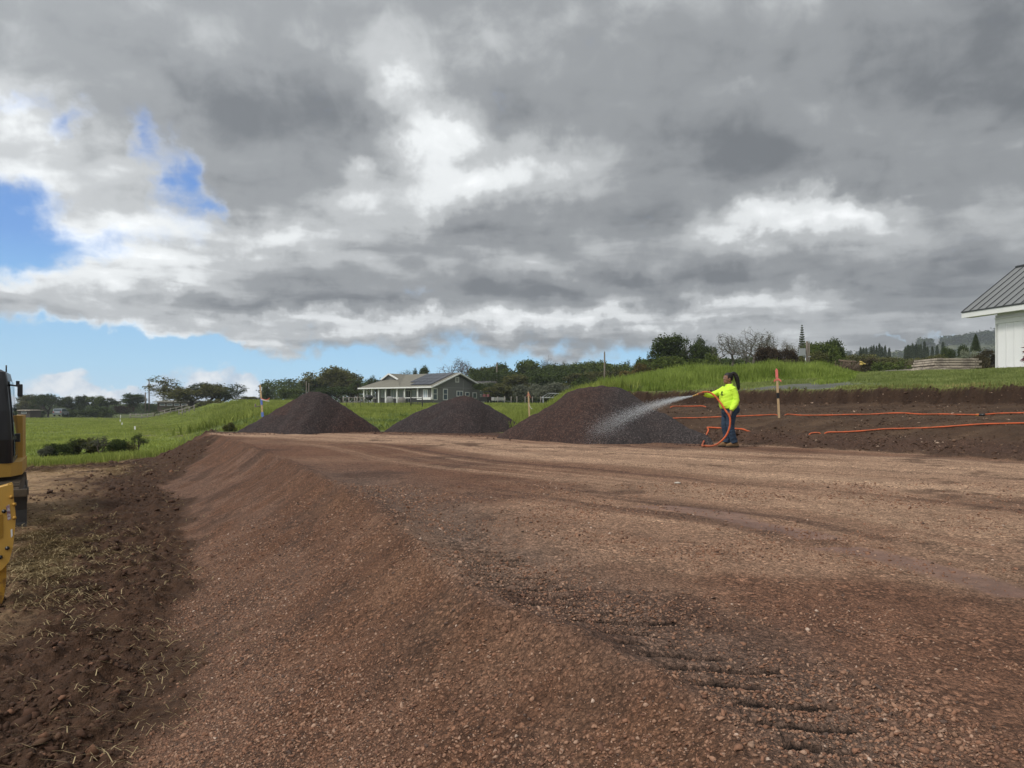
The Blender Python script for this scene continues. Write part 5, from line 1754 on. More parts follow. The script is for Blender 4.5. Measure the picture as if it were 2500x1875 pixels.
fence('pasture_gate', 'small dark wooden gate left of the stake with blue tape', 'gate', [px(623.5, 52), px(640.5, 51)], .95, .055, (.45, .72), M['pole'], .035, M['pole'])
fence('wire_fence', 'row of thin posts below the tree belt right of the utility vehicle', 'fence', [px(u, y) for u, y in ((1215, 100), (1232, 99), (1248, 98), (1262, 97), (1282, 96), (1300, 95), (1320, 94))], 1.1, .05, (.4, .9), M['wire'], .012, M['greywood'])


def leaning_frame():
    y = 58; a = at(1322, 971, y); 
    o = empty('metal_frame', (a.x, a.y, Hs(a.x, a.y))); tag(o, 'thin galvanised frame with slanting bars in the grass left of the largest pile', 'frame')
    s = y / F
    def P(u, v): return at(u, v, y + (971 - v) * .05) - o.location
    f = MB()
    for p, q in (((1322, 971), (1338, 960)), ((1338, 960), (1380, 961)), ((1380, 961), (1372, 971)), ((1322, 971), (1372, 971))): f.bar(P(*p), P(*q), .022, n=6)
    f.build('outer_frame', M['galv'], o)
    g = MB()
    for k in range(1, 6): g.bar(P(1322 + k * 8.4, 971), P(1338 + k * 7, 960), .013, n=5)
    g.build('bars', M['galv'], o)
    h = MB()
    for u in (1326, 1376): h.bar(P(u, 968), P(u, 984), .025, n=6)
    h.build('legs', M['galv'], o)


leaning_frame()


# ------------------------------------------------------------------ heaps and lumber on the right hill
def mound():
    y = 45; p = ground_pt(1757, y)
    hh = HC + (V0 - 898.5) / F * y - p.z
    b = MB(); rs = random.Random(3); rings = []
    for j in range(9):
        f = j / 8; ring = []
        for i in range(22):
            an = 2 * math.pi * i / 22
            rr = (1 - f) ** .55 * (1 + .10 * math.sin(3 * an + 1) + .05 * rs.uniform(-1, 1))
            ring.append((math.cos(an) * .78 * rr, math.sin(an) * .6 * rr, hh * (f if f < .9 else .9 + (f - .9) * .6) - .1 * (f == 0)))
        rings.append(ring)
    o = b.loft(rings).build('tarp_mound', M['tarp'], None, p)
    tag(o, 'pale grey tarped mound half hidden in the tall grass behind the person', 'mound')


mound()


def brush_heap():
    y = 37; p = ground_pt(2078, y)
    hh = HC + (V0 - 878) / F * y - p.z
    o = empty('brush_heap', p); tag(o, 'heap of dead brown branches with yellow cut ends in the tall grass', 'brush heap')
    rs = random.Random(9); b = MB()
    for k in range(170):
        x0 = rs.uniform(-.75, .25); an = rs.uniform(-.5, 1.1)
        a = Vector((x0, rs.uniform(-.35, .35), rs.uniform(0, .15)))
        L = rs.uniform(.5, 1.0) * hh
        d = Vector((math.cos(1.0 + .5 * an) * .9, rs.uniform(-.3, .3), math.sin(1.0 + .3 * an))).normalized()
        m_ = a + d * L * .5 + Vector((rs.uniform(-.06, .06), 0, .06)); e_ = a + d * L; e_.z = min(e_.z, hh)
        b.tube([a, m_, e_], [.016, .012, .005], 4)
    b.build('branches', M['deadwood'], o)
    l = MB(); l.tube([(-.62, .05, .95 * hh), (-.2, 0, .86 * hh), (.25, -.05, .84 * hh)], [.055, .06, .05], 8); l.tube([(-.75, -.1, .05), (-.35, -.15, .5 * hh), (-.1, -.15, .75 * hh)], [.05, .05, .03], 8)
    l.build('log', M['deadwood'], o)
    c = MB()
    for x, z in ((.34, .84), (.42, .76), (.36, .68), (.50, .72)): c.bar((x, -.16, z * hh), (x + .14, -.22, z * hh - .03), .045, .035, 8)
    c.build('cut_ends', M['cutwood'], o)


brush_heap()


def panel(u0, u1, v0, v1, y, dp, label, grp, m, skew=.0, ends=True):
    s = y / F
    w = (u1 - u0) * s; t = (v1 - v0) * s; c = at((u0 + u1) / 2, v1, y)
    o = empty('wood_panel', c, skew); tag(o, label, 'wood panel', grp)
    MB().box((0, dp / 2, t * .42), (w, dp, t * .78), bev=.012).build('boards', m, o)
    b = MB()
    n = 3
    for i in range(n): b.box((-w / 2 + .25 + i * (w - .5) / (n - 1), dp / 2 + .01, t * .92), (.09, dp - .06, t * .2))
    b.build('spacers', M['greywood'], o)


LG = 'weathered wood panels stacked before the white barn'
ly = 35.0
panel(2282, 2398, 891.5, 898.0, ly, 1.9, 'lowest panel of the upper stack of weathered wood panels', LG, M['palewood'], .02)
panel(2279, 2391, 885.3, 891.2, ly, 1.9, 'second panel from below in the upper stack of weathered panels', LG, M['palewood'], .01)
panel(2282, 2397, 879.2, 885.0, ly, 1.9, 'third panel from below in the upper stack of weathered panels', LG, M['palewood'], -.01)
panel(2286, 2390, 873.8, 878.9, ly, 1.9, 'topmost panel of the upper stack of weathered wood panels', LG, M['palewood'], .015)
panel(2237, 2391, 904.6, 911.0, ly - .5, 2.6, 'bottom panel of the wide lower stack of weathered wood panels', LG, M['palewood'], .0)
panel(2241, 2380, 898.3, 904.3, ly - .4, 2.6, 'upper panel of the wide lower stack of weathered wood panels', LG, M['palewood'], .01)
panel(2176, 2234, 902.5, 907.5, ly + .5, 2.2, 'thin grey panel lying left of the lumber stack in the grass', LG, M['greywood'], -.03)
panel(2392, 2426, 900.0, 906.0, ly + .2, 2.0, 'dark panel sticking out right of the lumber stack', LG, M['rib'], .0)
p = ground_pt(2381, 33.5); h = HC + (V0 - 883) / F * 33.5 - p.z
o = empty('rebar_stake', p); tag(o, 'thin dark rebar stake standing in front of the lumber stack', 'stake')
MB().bar((0, 0, -.2), (0, 0, h), .014, n=6).bar((0, 0, h), (0, 0, h + .03), .022, .018, 6).build('rod', M['pole'], o)


# ------------------------------------------------------------------ distant hills
def hills():
    y0, y1 = 420., 1120.
    nx, ny = 260, 60
    us = np.linspace(1500, 3400, nx); ys = np.linspace(y0, y1, ny)
    Uu, Yy = np.meshgrid(us, ys, indexing='ij')
    X = (Uu - U0) / F * Yy
    prof = np.interp(Uu, [1500, 1900, 2050, 2110, 2200, 2250, 2300, 2400, 2440, 2600, 3200, 4200], [985, 960, 872, 862, 856, 846, 842, 830, 822, 804, 798, 794])
    zr = HC + (V0 - prof) / F * 950
    f = (Yy - y0) / (950 - y0)
    f = np.where(f < 1, f, 1 - .25 * (f - 1))
    Z = zr * np.clip(f, 0, 1) ** 1.15 + 4 * fbm(X / 90, Yy / 90, 5, 401) * np.clip(f, 0, 1) + 1.5 * fbm(X / 16, Yy / 16, 3, 402) * f
    Z = np.maximum(Z, -5)
    ii = np.arange(nx * ny).reshape(nx, ny)
    q = np.stack([ii[:-1, :-1], ii[1:, :-1], ii[1:, 1:], ii[:-1, 1:]], -1).reshape(-1, 4)
    me = mesh_np('hills', np.stack([X.ravel(), Yy.ravel(), Z.ravel()], 1), q, True)
    m = mat('hill_pasture_and_woods', (.030, .042, .022), .95, col2=(.105, .115, .050), scale=.018, detail=8)
    tag(link('hills', me, m), 'misty wooded hills with pale pastures at the right horizon', None, None, 'structure')
    # woods along the ridge
    rs = np.random.default_rng(5)
    n = 4200
    u = rs.uniform(2035, 2480, n); k = rs.integers(0, 7, n)
    line = np.interp(u, us, np.interp(us, [1500, 1900, 2050, 2110, 2200, 2250, 2300, 2400, 2440, 2600], [985, 960, 872, 862, 856, 846, 842, 830, 822, 804]))
    yy = np.where(k < 4, 943 + rs.uniform(-22, 10, n), rs.uniform(600, 930, n))
    keep = (fbm(u / 22, yy / 70, 3, 411) > -.12) | ((k < 4) & (u > 2260) & (rs.random(n) < .5))
    keep &= ~((u > 2158) & (u < 2212) & (k < 4)) & ~((u > 2277) & (u < 2296) & (k < 4))
    u, yy, line, k = u[keep], yy[keep], line[keep], k[keep]
    x = (u - U0) / F * yy
    fi = np.clip(((u - 1500) / (3400 - 1500) * (nx - 1)), 0, nx - 2); fj = np.clip((yy - y0) / (y1 - y0) * (ny - 1), 0, ny - 2)
    zg = Z[fi.astype(int), fj.astype(int)]
    h = rs.uniform(.2, 1, len(u)) * np.where(k < 4, 5.6 + 5.6 * (u > 2225), 4.5)
    V, Fq, t = leaves(np.stack([x, yy, zg + h], 1), 6, 2.4, 1.6, 6, .8)
    me = mesh_np('hill_woods', V, Fq); add_attr(me, 'tint', t)
    tag(link('hill_woods', me, LEAF['dark']), 'misty woods along the ridge of the distant hills', 'wood', None, 'stuff')


hills()

# ------------------------------------------------------------------ the person with the hose
SKIN = mat('skin', (.205, .105, .066), .55, .06, 20.0)
HAIR = mat('dark_hair', (.011, .008, .007), .45, .3, 60.0)
HIVIS = mat('high_visibility_yellow_cloth', (.55, .84, .055), .8, .05, 9.0, bump=.012, bscale=13.0)
DENIM = mat('blue_denim', (.030, .050, .082), .9, .22, 9.0, bump=.010, bscale=16.0)
BOOT = mat('tan_leather', (.200, .118, .055), .8, .2, 18.0)
SOLE = mat('boot_sole', (.055, .040, .028), .9)
PX = 16.2 / F
PERSON_AT = Vector(((1780 - U0) * PX, 16.2, 0.0)); PERSON_AT.z = Hs(PERSON_AT.x, PERSON_AT.y) + .012
PYAW = math.pi + R(5)
PM = Matrix.Translation(PERSON_AT) @ Matrix.Rotation(PYAW, 4, 'Z')


def smooth_union(mb, name, m, parent, voxel, iters=3, folds=0.0, fscale=6.0):
    """melt overlapping closed shapes into one continuous skin"""
    o = mb.build(name, m, parent)
    rm = o.modifiers.new('r', 'REMESH'); rm.mode = 'VOXEL'; rm.voxel_size = voxel; rm.use_smooth_shade = True
    s = o.modifiers.new('s', 'SMOOTH'); s.iterations = iters; s.factor = .5
    dg = bpy.context.evaluated_depsgraph_get(); dg.update()
    me = bpy.data.meshes.new_from_object(o.evaluated_get(dg))
    o.modifiers.clear()
    old = o.data; o.data = me; bpy.data.meshes.remove(old)
    me.name = name
    if not me.materials: me.materials.append(m)
    if folds:
        n = len(me.vertices); V = np.empty(n * 3, np.float32); Nn = np.empty(n * 3, np.float32)
        me.vertices.foreach_get('co', V); me.vertices.foreach_get('normal', Nn)
        V = V.reshape(-1, 3); Nn = Nn.reshape(-1, 3)
        f = fbm(V[:, 2] * fscale * 1.5 + V[:, 0] * fscale * .6, V[:, 1] * fscale + V[:, 0] * fscale * .4, 3, 77)
        f = (1 - np.abs(f) * 2.2)
        V = V + Nn * (folds * f)[:, None]
        me.vertices.foreach_set('co', V.ravel().astype(np.float32)); me.update()
    me.polygons.foreach_set('use_smooth', np.ones(len(me.polygons), bool))
    return o


def rings(lst, n=22):
    """stack of horizontal ovals: (z, centre x, centre y, half depth, half width)"""
    return [[(cx + a * math.cos(t), cy_ + b * math.sin(t), z) for t in np.linspace(0, 2 * math.pi, n, endpoint=False)] for z, cx, cy_, a, b in lst]


def path_pts(P, k=5): return [Vector(p) for p in smooth_poly3(P, k)]


def smooth_poly3(P, n=5):
    P = [np.array(p, float) for p in P]; out = []
    for i in range(len(P) - 1):
        p0 = P[max(i - 1, 0)]; p1 = P[i]; p2 = P[i + 1]; p3 = P[min(i + 2, len(P) - 1)]
        for k in range(n):
            t = k / n
            out.append(.5 * ((2 * p1) + (-p0 + p2) * t + (2 * p0 - 5 * p1 + 4 * p2 - p3) * t ** 2 + (-p0 + 3 * p1 - 3 * p2 + p3) * t ** 3))
    out.append(P[-1]); return out


def limb(mb, P, rad, n=12):
    pts = path_pts(P, 4); rr = np.interp(np.linspace(0, 1, len(pts)), np.linspace(0, 1, len(rad)), rad)
    mb.tube(pts, list(rr), n)


HOSE_R = .021
HOSE_L = [(.80, -.17, 1.155), (.70, -.155, 1.190), (.615, -.14, 1.225), (.545, -.12, 1.250), (.42, -.06, 1.235), (.31, .03, 1.125), (.22, .13, .955), (.155, .22, .81),
          (.115, .27, .735), (.092, .29, .62), (.11, .29, .44), (.19, .27, .25), (.33, .22, .095), (.46, .15, .030), (.575, .05, .026), (.61, -.05, .03)]


def hand(mb, c, axis, wrist, thumb_side):
    """palm against the hose, four fingers curled round it, thumb closing from the other side"""
    c = Vector(c); ax = Vector(axis).normalized(); w = Vector(wrist)
    to = (w - c); to -= ax * to.dot(ax); e1 = to.normalized(); e2 = ax.cross(e1)
    rp = HOSE_R + .016
    mb.tube([w, w.lerp(c + e1 * rp, .55), c + e1 * rp], [.027, .030, .026], 10)                      # heel of the hand
    mb.ell((0, 0, 0), (.043, .030, .019), 12, 8, Matrix.Translation(c + e1 * (rp + .002)) @ Matrix((ax, e2, e1)).transposed().to_4x4())
    for i, (s, r, end) in enumerate(((-.034, .0078, 3.6), (-.0115, .0085, 4.0), (.0115, .0085, 4.0), (.033, .0080, 3.7))):
        rr = HOSE_R + .0075
        pts = []
        for k in range(9):
            an = .5 + (end - .5) * k / 8
            kn = 1.0 + (.18 if k in (2, 5) else 0)                                                # knuckle bends
            pts.append(c + ax * (s * (1 + .1 * k / 8)) + (e1 * math.cos(an) + e2 * math.sin(an)) * rr * kn)
        mb.tube(pts, [r * (1.08 - .25 * k / 8) for k in range(9)], 7)
    pts = []
    for k in range(6):
        an = -.35 - 1.9 * k / 5
        pts.append(c + ax * thumb_side * (.040 + .012 * k / 5) + (e1 * math.cos(an) + e2 * math.sin(an)) * (HOSE_R + .009))
    mb.tube([c + e1 * (rp + .01) + ax * thumb_side * .020] + pts, [.013, .0115, .011, .0105, .010, .0095, .008], 7)


def person():
    o = empty('person', PERSON_AT, PYAW)
    tag(o, 'person in a bright yellow long sleeved shirt and jeans spraying water from an orange hose', 'person')
    b = MB()
    # head, with brow, nose, lips, chin and ears
    b.ell((.030, 0, 1.560), (.098, .077, .116), 20, 14)
    b.ell((.062, 0, 1.490), (.066, .058, .066), 16, 10)
    b.ell((.100, 0, 1.462), (.028, .030, .024), 10, 8)
    b.ell((.112, 0, 1.588), (.020, .052, .016), 10, 8)
    b.loft([[(.118, 0 + .006 * s, 1.585 + .002 * t) for s, t in ((-1, 0), (0, 1), (1, 0), (0, -1))], [(.128 + .0 * s, .009 * s, 1.558 + .004 * t) for s, t in ((-1, 0), (0, 1), (1, 0), (0, -1))],
            [(.142 - .012 * (t < 0), .015 * s, 1.535 + .009 * t) for s, t in ((-1, 0), (0, 1), (1, 0), (0, -1))], [(.118, .016 * s, 1.526 + .006 * t) for s, t in ((-1, 0), (0, 1), (1, 0), (0, -1))]])
    b.ell((.119, 0, 1.503), (.014, .025, .0075), 10, 6); b.ell((.116, 0, 1.490), (.015, .022, .0085), 10, 6)
    for s in (-1, 1):
        b.ell((.080, .042 * s, 1.535), (.030, .026, .028), 10, 8)
        b.ell((.015, .078 * s, 1.545), (.018, .010, .030), 10, 8)
    b.loft(rings([(1.34, -.01, 0, .070, .085), (1.40, -.005, 0, .060, .066), (1.45, .010, 0, .056, .058), (1.50, .02, 0, .058, .058)], 16))
    b.loft(rings([(.82, -.01, 0, .13, .16), (.95, .01, 0, .145, .165), (1.05, .02, 0, .15, .165), (1.20, .02, 0, .13, .165), (1.30, .01, 0, .10, .16), (1.36, 0, 0, .075, .13)], 20))
    for s in (-1, 1):
        f = .0 if s > 0 else .04
        limb(b, [(-.01 + f * .5, .095 * s, .86), (f * .6, .105 * s, .66), (.01 + f, .105 * s, .46), (-.03 + f, .105 * s, .28), (-.075 + f * 2.6, .105 * s, .07)], [.095, .085, .058, .052, .042], 12)
        limb(b, [(-.10 + f * 2.6, .105 * s, .045), (.0 + f * 2.6, .11 * s, .05), (.09 + f * 2.6, .115 * s, .035)], [.036, .040, .026], 10)
    LS, LE, LW = (-.01, .172, 1.325), (-.075, .225, 1.06), (.050, .262, .840)
    RS, RE, RW = (.03, -.175, 1.32), (.29, -.255, 1.185), (.515, -.175, 1.205)
    limb(b, [LS, LE, LW], [.055, .048, .043, .040, .028], 12)
    limb(b, [RS, RE, RW], [.055, .048, .043, .040, .028], 12)
    hand(b, (.115, .27, .735), (.15, -.25, .6), LW, 1)
    hand(b, (.625, -.142, 1.222), (.6, -.12, -.18), RW, 1)
    body = smooth_union(b, 'body', SKIN, o, .0062, 2)
    # eyes
    for s in (-1, 1):
        e_ = MB().ell((.119, .032 * s, 1.566), (.008, .012, .0075), 10, 8).build('eye', M['white'], o)
        MB().ell((.1245, .032 * s, 1.566), (.0045, .0062, .0062), 8, 6).build('iris', M['black'], e_)
    # hair drawn back into a high pony tail
    h = MB()
    h.ell((.012, 0, 1.585), (.104, .084, .106), 20, 14)
    h.ell((-.055, 0, 1.655), (.045, .045, .036), 12, 8)
    limb(h, [(-.055, 0, 1.655), (-.105, .0, 1.675), (-.155, .01, 1.62), (-.185, .015, 1.52), (-.205, .02, 1.42), (-.215, .02, 1.33), (-.225, .02, 1.29)], [.028, .038, .046, .047, .040, .026, .006], 12)
    ho = smooth_union(h, 'hair', HAIR, o, .007, 1, .006, 26)
    bm = bmesh.new(); bm.from_mesh(ho.data)                                    # leave the face and the ears free
    kill = [f for f in bm.faces if (f.calc_center_median().x > .062 and f.calc_center_median().z < 1.632) or (f.calc_center_median().z < 1.55 and f.calc_center_median().x > -.02)]
    bmesh.ops.delete(bm, geom=kill, context='FACES'); bm.to_mesh(ho.data); bm.free()
    MB().tube([(-.062 + .03 * math.cos(t) * .6, .034 * math.cos(t), 1.660 + .034 * math.sin(t)) for t in np.linspace(0, 2 * math.pi, 15)], .007, 6).build('hair_tie', HIVIS if False else M['black'], o)
    for s in (1,):
        MB().ell((.018, .088, 1.510), (.006, .004, .009), 8, 6).build('earring', M['brass'], o)
    # shirt
    s_ = MB()
    s_.loft(rings([(.875, .015, 0, .172, .205), (.93, .022, 0, .186, .212), (1.00, .030, 0, .190, .208), (1.08, .030, 0, .182, .202), (1.16, .032, 0, .178, .198), (1.225, .038, 0, .176, .196),
                   (1.29, .022, 0, .142, .196), (1.345, .002, 0, .105, .178), (1.385, -.004, 0, .082, .120), (1.425, -.002, 0, .072, .080)], 26))
    for y_ in (-.085, .085): s_.ell((.135, y_, 1.205), (.068, .075, .070), 12, 8)
    limb(s_, [LS, LE, LW], [.080, .072, .066, .060, .047], 14)
    limb(s_, [RS, RE, RW], [.080, .072, .064, .056, .046], 14)
    s_.ell((-.01, .155, 1.330), (.070, .070, .052), 12, 8); s_.ell((.02, -.150, 1.325), (.070, .070, .052), 12, 8)
    sh = smooth_union(s_, 'shirt', HIVIS, o, .0095, 3, .0105, 6)
    d = (Vector(LW) - Vector(LE)).normalized(); MB().bar(Vector(LW) - d * .03, Vector(LW) + d * .012, .047, .045, 12).build('cuff', HIVIS, sh)
    d = (Vector(RW) - Vector(RE)).normalized(); MB().bar(Vector(RW) - d * .03, Vector(RW) + d * .012, .046, .044, 12).build('cuff', HIVIS, sh)
    MB().tube([(.0 + .074 * math.cos(t), .081 * math.sin(t), 1.422 - .012 * math.cos(t)) for t in np.linspace(0, 2 * math.pi, 25)], .010, 8).build('collar', HIVIS, sh)
    # small dark crest printed on the chest
    g = MB()
    c0 = Vector((.196, .090, 1.235)); n_ = Vector((.86, .50, .05)).normalized(); tx = Vector((-n_.y, n_.x, 0)).normalized(); tz = n_.cross(tx) * 1.0
    tz = tz if tz.z > 0 else -tz
    def cp(x, z): return c0 + tx * x + tz * z + n_ * .012
    for k in range(12):
        a0, a1 = 2 * math.pi * k / 14, 2 * math.pi * (k + 1) / 14
        g.add([cp(.030 * math.cos(a0), .030 * math.sin(a0)), cp(.030 * math.cos(a1), .030 * math.sin(a1)), cp(.019 * math.cos(a1), .019 * math.sin(a1)), cp(.019 * math.cos(a0), .019 * math.sin(a0))], [(0, 1, 2, 3)])
    for (x0, z0_, x1, z1, w) in ((-.016, -.012, .014, .016, .006), (-.008, .012, .012, -.010, .005), (-.032, -.044, .030, -.044, .006), (-.024, -.057, .022, -.057, .005)):
        dx, dz = x1 - x0, z1 - z0_; L_ = math.hypot(dx, dz); px_, pz_ = -dz / L_ * w, dx / L_ * w
        g.add([cp(x0 + px_, z0_ + pz_), cp(x1 + px_, z1 + pz_), cp(x1 - px_, z1 - pz_), cp(x0 - px_, z0_ - pz_)], [(0, 1, 2, 3)])
    go = g.build('chest_emblem', mat('dark_print', (.012, .035, .02), .8), sh)
    sm = go.modifiers.new('t', 'SOLIDIFY'); sm.thickness = .004
    # jeans and boots
    j = MB()
    j.loft(rings([(.70, -.005, 0, .120, .185), (.78, -.018, 0, .176, .205), (.86, -.030, 0, .190, .208), (.93, -.010, 0, .172, .196), (.985, .005, 0, .160, .186)], 26))
    for y_ in (-.085, .085): j.ell((-.115, y_, .850), (.095, .095, .105), 12, 8)
    for s in (-1, 1):
        f = .0 if s > 0 else .04
        limb(j, [(-.01 + f * .5, .098 * s, .80), (f * .6, .106 * s, .66), (.012 + f, .106 * s, .46), (-.03 + f, .106 * s, .28), (-.075 + f * 2.6, .106 * s, .095)], [.118, .108, .088, .078, .076, .080], 14)
    smooth_union(j, 'jeans', DENIM, o, .0095, 3, .0095, 8)
    for s in (-1, 1):
        f = -.075 if s > 0 else .03
        t = MB()
        t.loft([[(f + x + a * math.cos(q), .108 * s + y + w * math.sin(q), z) for q in np.linspace(0, 2 * math.pi, 18, endpoint=False)] for z, x, y, a, w in
                ((.020, .045, 0, .152, .050), (.050, .045, 0, .152, .052), (.078, .030, 0, .128, .049), (.105, -.012, 0, .085, .047), (.150, -.020, 0, .066, .047))])
        bt = smooth_union(t, 'boot', BOOT, o, .009, 2, .002, 20)
        MB().loft([[(f + .045 + a * math.cos(q), .108 * s + w * math.sin(q), z) for q in np.linspace(0, 2 * math.pi, 20, endpoint=False)] for z, a, w in ((-.004, .155, .053), (.022, .158, .056), (.026, .150, .052))]).build('sole', SOLE, bt)
    return o


person()


# ------------------------------------------------------------------ orange hoses
def on_ground(u, v, dz):
    g = ground_at(u, v); g.z += dz
    return g


def held_hose():
    pts = [PM @ Vector(p) for p in HOSE_L[1:]]
    tail = [on_ground(u, v, .035) for u, v in ((1720, 1077), (1725, 1065), (1729.5, 1054), (1727, 1048.5), (1732, 1047), (1746, 1048), (1766, 1049), (1790, 1050.5), (1812, 1051.5), (1824, 1052.0), (1836, 1052.5))]
    tail[-1].z -= .07; tail[-2].z -= .035
    P = smooth_poly3([tuple(p) for p in pts + tail], 6)
    o = tag(MB().tube(P, HOSE_R, 10).build('garden_hose', M['hose']), 'orange hose held by the person, looping down to the ground beside the boots', 'hose')
    a, b = PM @ Vector(HOSE_L[0]), PM @ Vector(HOSE_L[1])
    n = MB().bar(b + (b - a) * .25, b, .026, .024, 10).bar(b, a.lerp(b, .35), .019, .014, 10).bar(a.lerp(b, .35), a, .016, .012, 10)
    n.build('nozzle', M['brass'], o)
    return a


NOZZLE = held_hose()


def lying_hose(label, px_, sink=()):
    P = []
    for u, v in px_:
        g = on_ground(u, v, HOSE_R * 1.1)
        P.append((g.x, g.y, g.z - sum(.075 for s in sink if s[0] <= u <= s[1])))
    P = smooth_poly3(P, 8)
    return tag(MB().tube(P, HOSE_R * .78, 10).build('garden_hose', M['hose']), label, 'hose')


hA = lying_hose('long orange hose lying across the upper terrace behind the person and the survey stake',
                [(1630, 1024.5), (1665, 1023), (1700, 1022.5), (1765, 1021), (1800, 1019), (1860, 1016), (1893, 1014.5), (1902, 1014.5), (1912, 1014), (1922, 1013.8), (1960, 1016), (2030, 1015.5), (2075, 1015), (2120, 1014),
                 (2165, 1012.8), (2205, 1012), (2250, 1013.6), (2300, 1014.6), (2350, 1015), (2398, 1014.8), (2440, 1012.5), (2500, 1012), (2570, 1011), (2700, 1009)], [(1898, 1915)])
lying_hose('orange hose lying across the lower terrace at the right, ending in the dark bank',
           [(1972, 1062), (1980, 1061), (1999, 1060), (2008, 1060), (2020, 1059), (2060, 1057), (2100, 1055), (2160, 1051), (2200, 1049.2), (2260, 1047.5), (2300, 1046), (2350, 1042), (2400, 1039), (2440, 1037.5), (2500, 1037), (2580, 1036), (2700, 1035)], [(1965, 1974), (2003, 2012)])
lying_hose('short uppermost piece of orange hose on the terrace left of the person',
           [(1632, 996), (1642, 995), (1665, 994.3), (1690, 993.6), (1716, 993.2), (1728, 993.6)], [(1600, 1636), (1722, 1800)])
g = on_ground(2397, 1014.8, .012); g2 = on_ground(2389, 1014.9, .012); d = (g - g2).normalized()
MB().bar(g - d * .06, g + d * .06, .034, n=10).build('coupling', M['black'], hA)
MB().bar(g2 - d * .05, g2 + d * .035, .031, n=10).build('fitting', M['cutwood'], hA)


def water_spray():
    tgt = [at(u, v, y) for u, v, y in ((1438, 1072, 17.3), (1455, 1045, 17.9), (1425, 1062, 17.4), (1490, 1030, 18.2), (1452, 1074, 17.2))]
    rs = np.random.default_rng(77)
    n = 21000
    t = rs.beta(1.1, 1.0, n)
    w = rs.dirichlet([.55] * len(tgt), n)
    T = w @ np.array([list(p) for p in tgt])
    A = np.array(list(NOZZLE))
    P = A + (T - A) * t[:, None]
    P[:, 2] += .26 * 4 * t * (1 - t) * .5
    P += rs.normal(0, 1, (n, 3)) * (.007 + .165 * t ** 1.15)[:, None] * np.array([1, 1, .8])
    d = (T - A); d /= np.linalg.norm(d, axis=1)[:, None]
    d[:, 2] -= .25 * t; d /= np.linalg.norm(d, axis=1)[:, None]
    s1 = np.cross(d, [0, 0, 1.]); s1 /= np.linalg.norm(s1, axis=1)[:, None]; s2 = np.cross(d, s1)
    r = (rs.uniform(.0012, .0029, n) * (1.15 - .35 * t))[:, None]; L = r * rs.uniform(1.2, 2.6, n)[:, None]
    zg, _ = terrain(P[:, 0], P[:, 1])
    P[:, 2] = np.maximum(P[:, 2], zg + .03)
    V = np.stack([P - d * L, P + s1 * r, P + s2 * r, P - s1 * r, P - s2 * r, P + d * L], 1).reshape(-1, 3)
    base = (np.arange(n) * 6)[:, None, None]
    tri = np.array([[0, 2, 1], [0, 3, 2], [0, 4, 3], [0, 1, 4], [5, 1, 2], [5, 2, 3], [5, 3, 4], [5, 4, 1]])
    Fq = (base + tri[None]).reshape(-1, 3)
    # the closed part of the jet close to the nozzle
    me = mesh_np('water_spray', V, Fq, True)
    m = bpy.data.materials.new('water_drops'); m.use_nodes = True
    nt = m.node_tree; N = NT(nt); nt.nodes.clear()
    df = N.n('ShaderNodeBsdfDiffuse'); df.inputs['Color'].default_value = (.80, .84, .86, 1)
    tr = N.n('ShaderNodeBsdfTranslucent'); tr.inputs['Color'].default_value = (.85, .88, .9, 1)
    tp = N.n('ShaderNodeBsdfTransparent')
    a = N.n('ShaderNodeMixShader'); a.inputs[0].default_value = .45; nt.links.new(df.outputs[0], a.inputs[1]); nt.links.new(tr.outputs[0], a.inputs[2])
    b = N.n('ShaderNodeMixShader'); b.inputs[0].default_value = .35; nt.links.new(a.outputs[0], b.inputs[1]); nt.links.new(tp.outputs[0], b.inputs[2])
    ou = N.n('ShaderNodeOutputMaterial'); nt.links.new(b.outputs[0], ou.inputs[0])
    o = tag(link('water_spray', me, m), 'white fan of water drops from the hose onto the largest gravel pile', 'water', None, 'stuff')


water_spray()


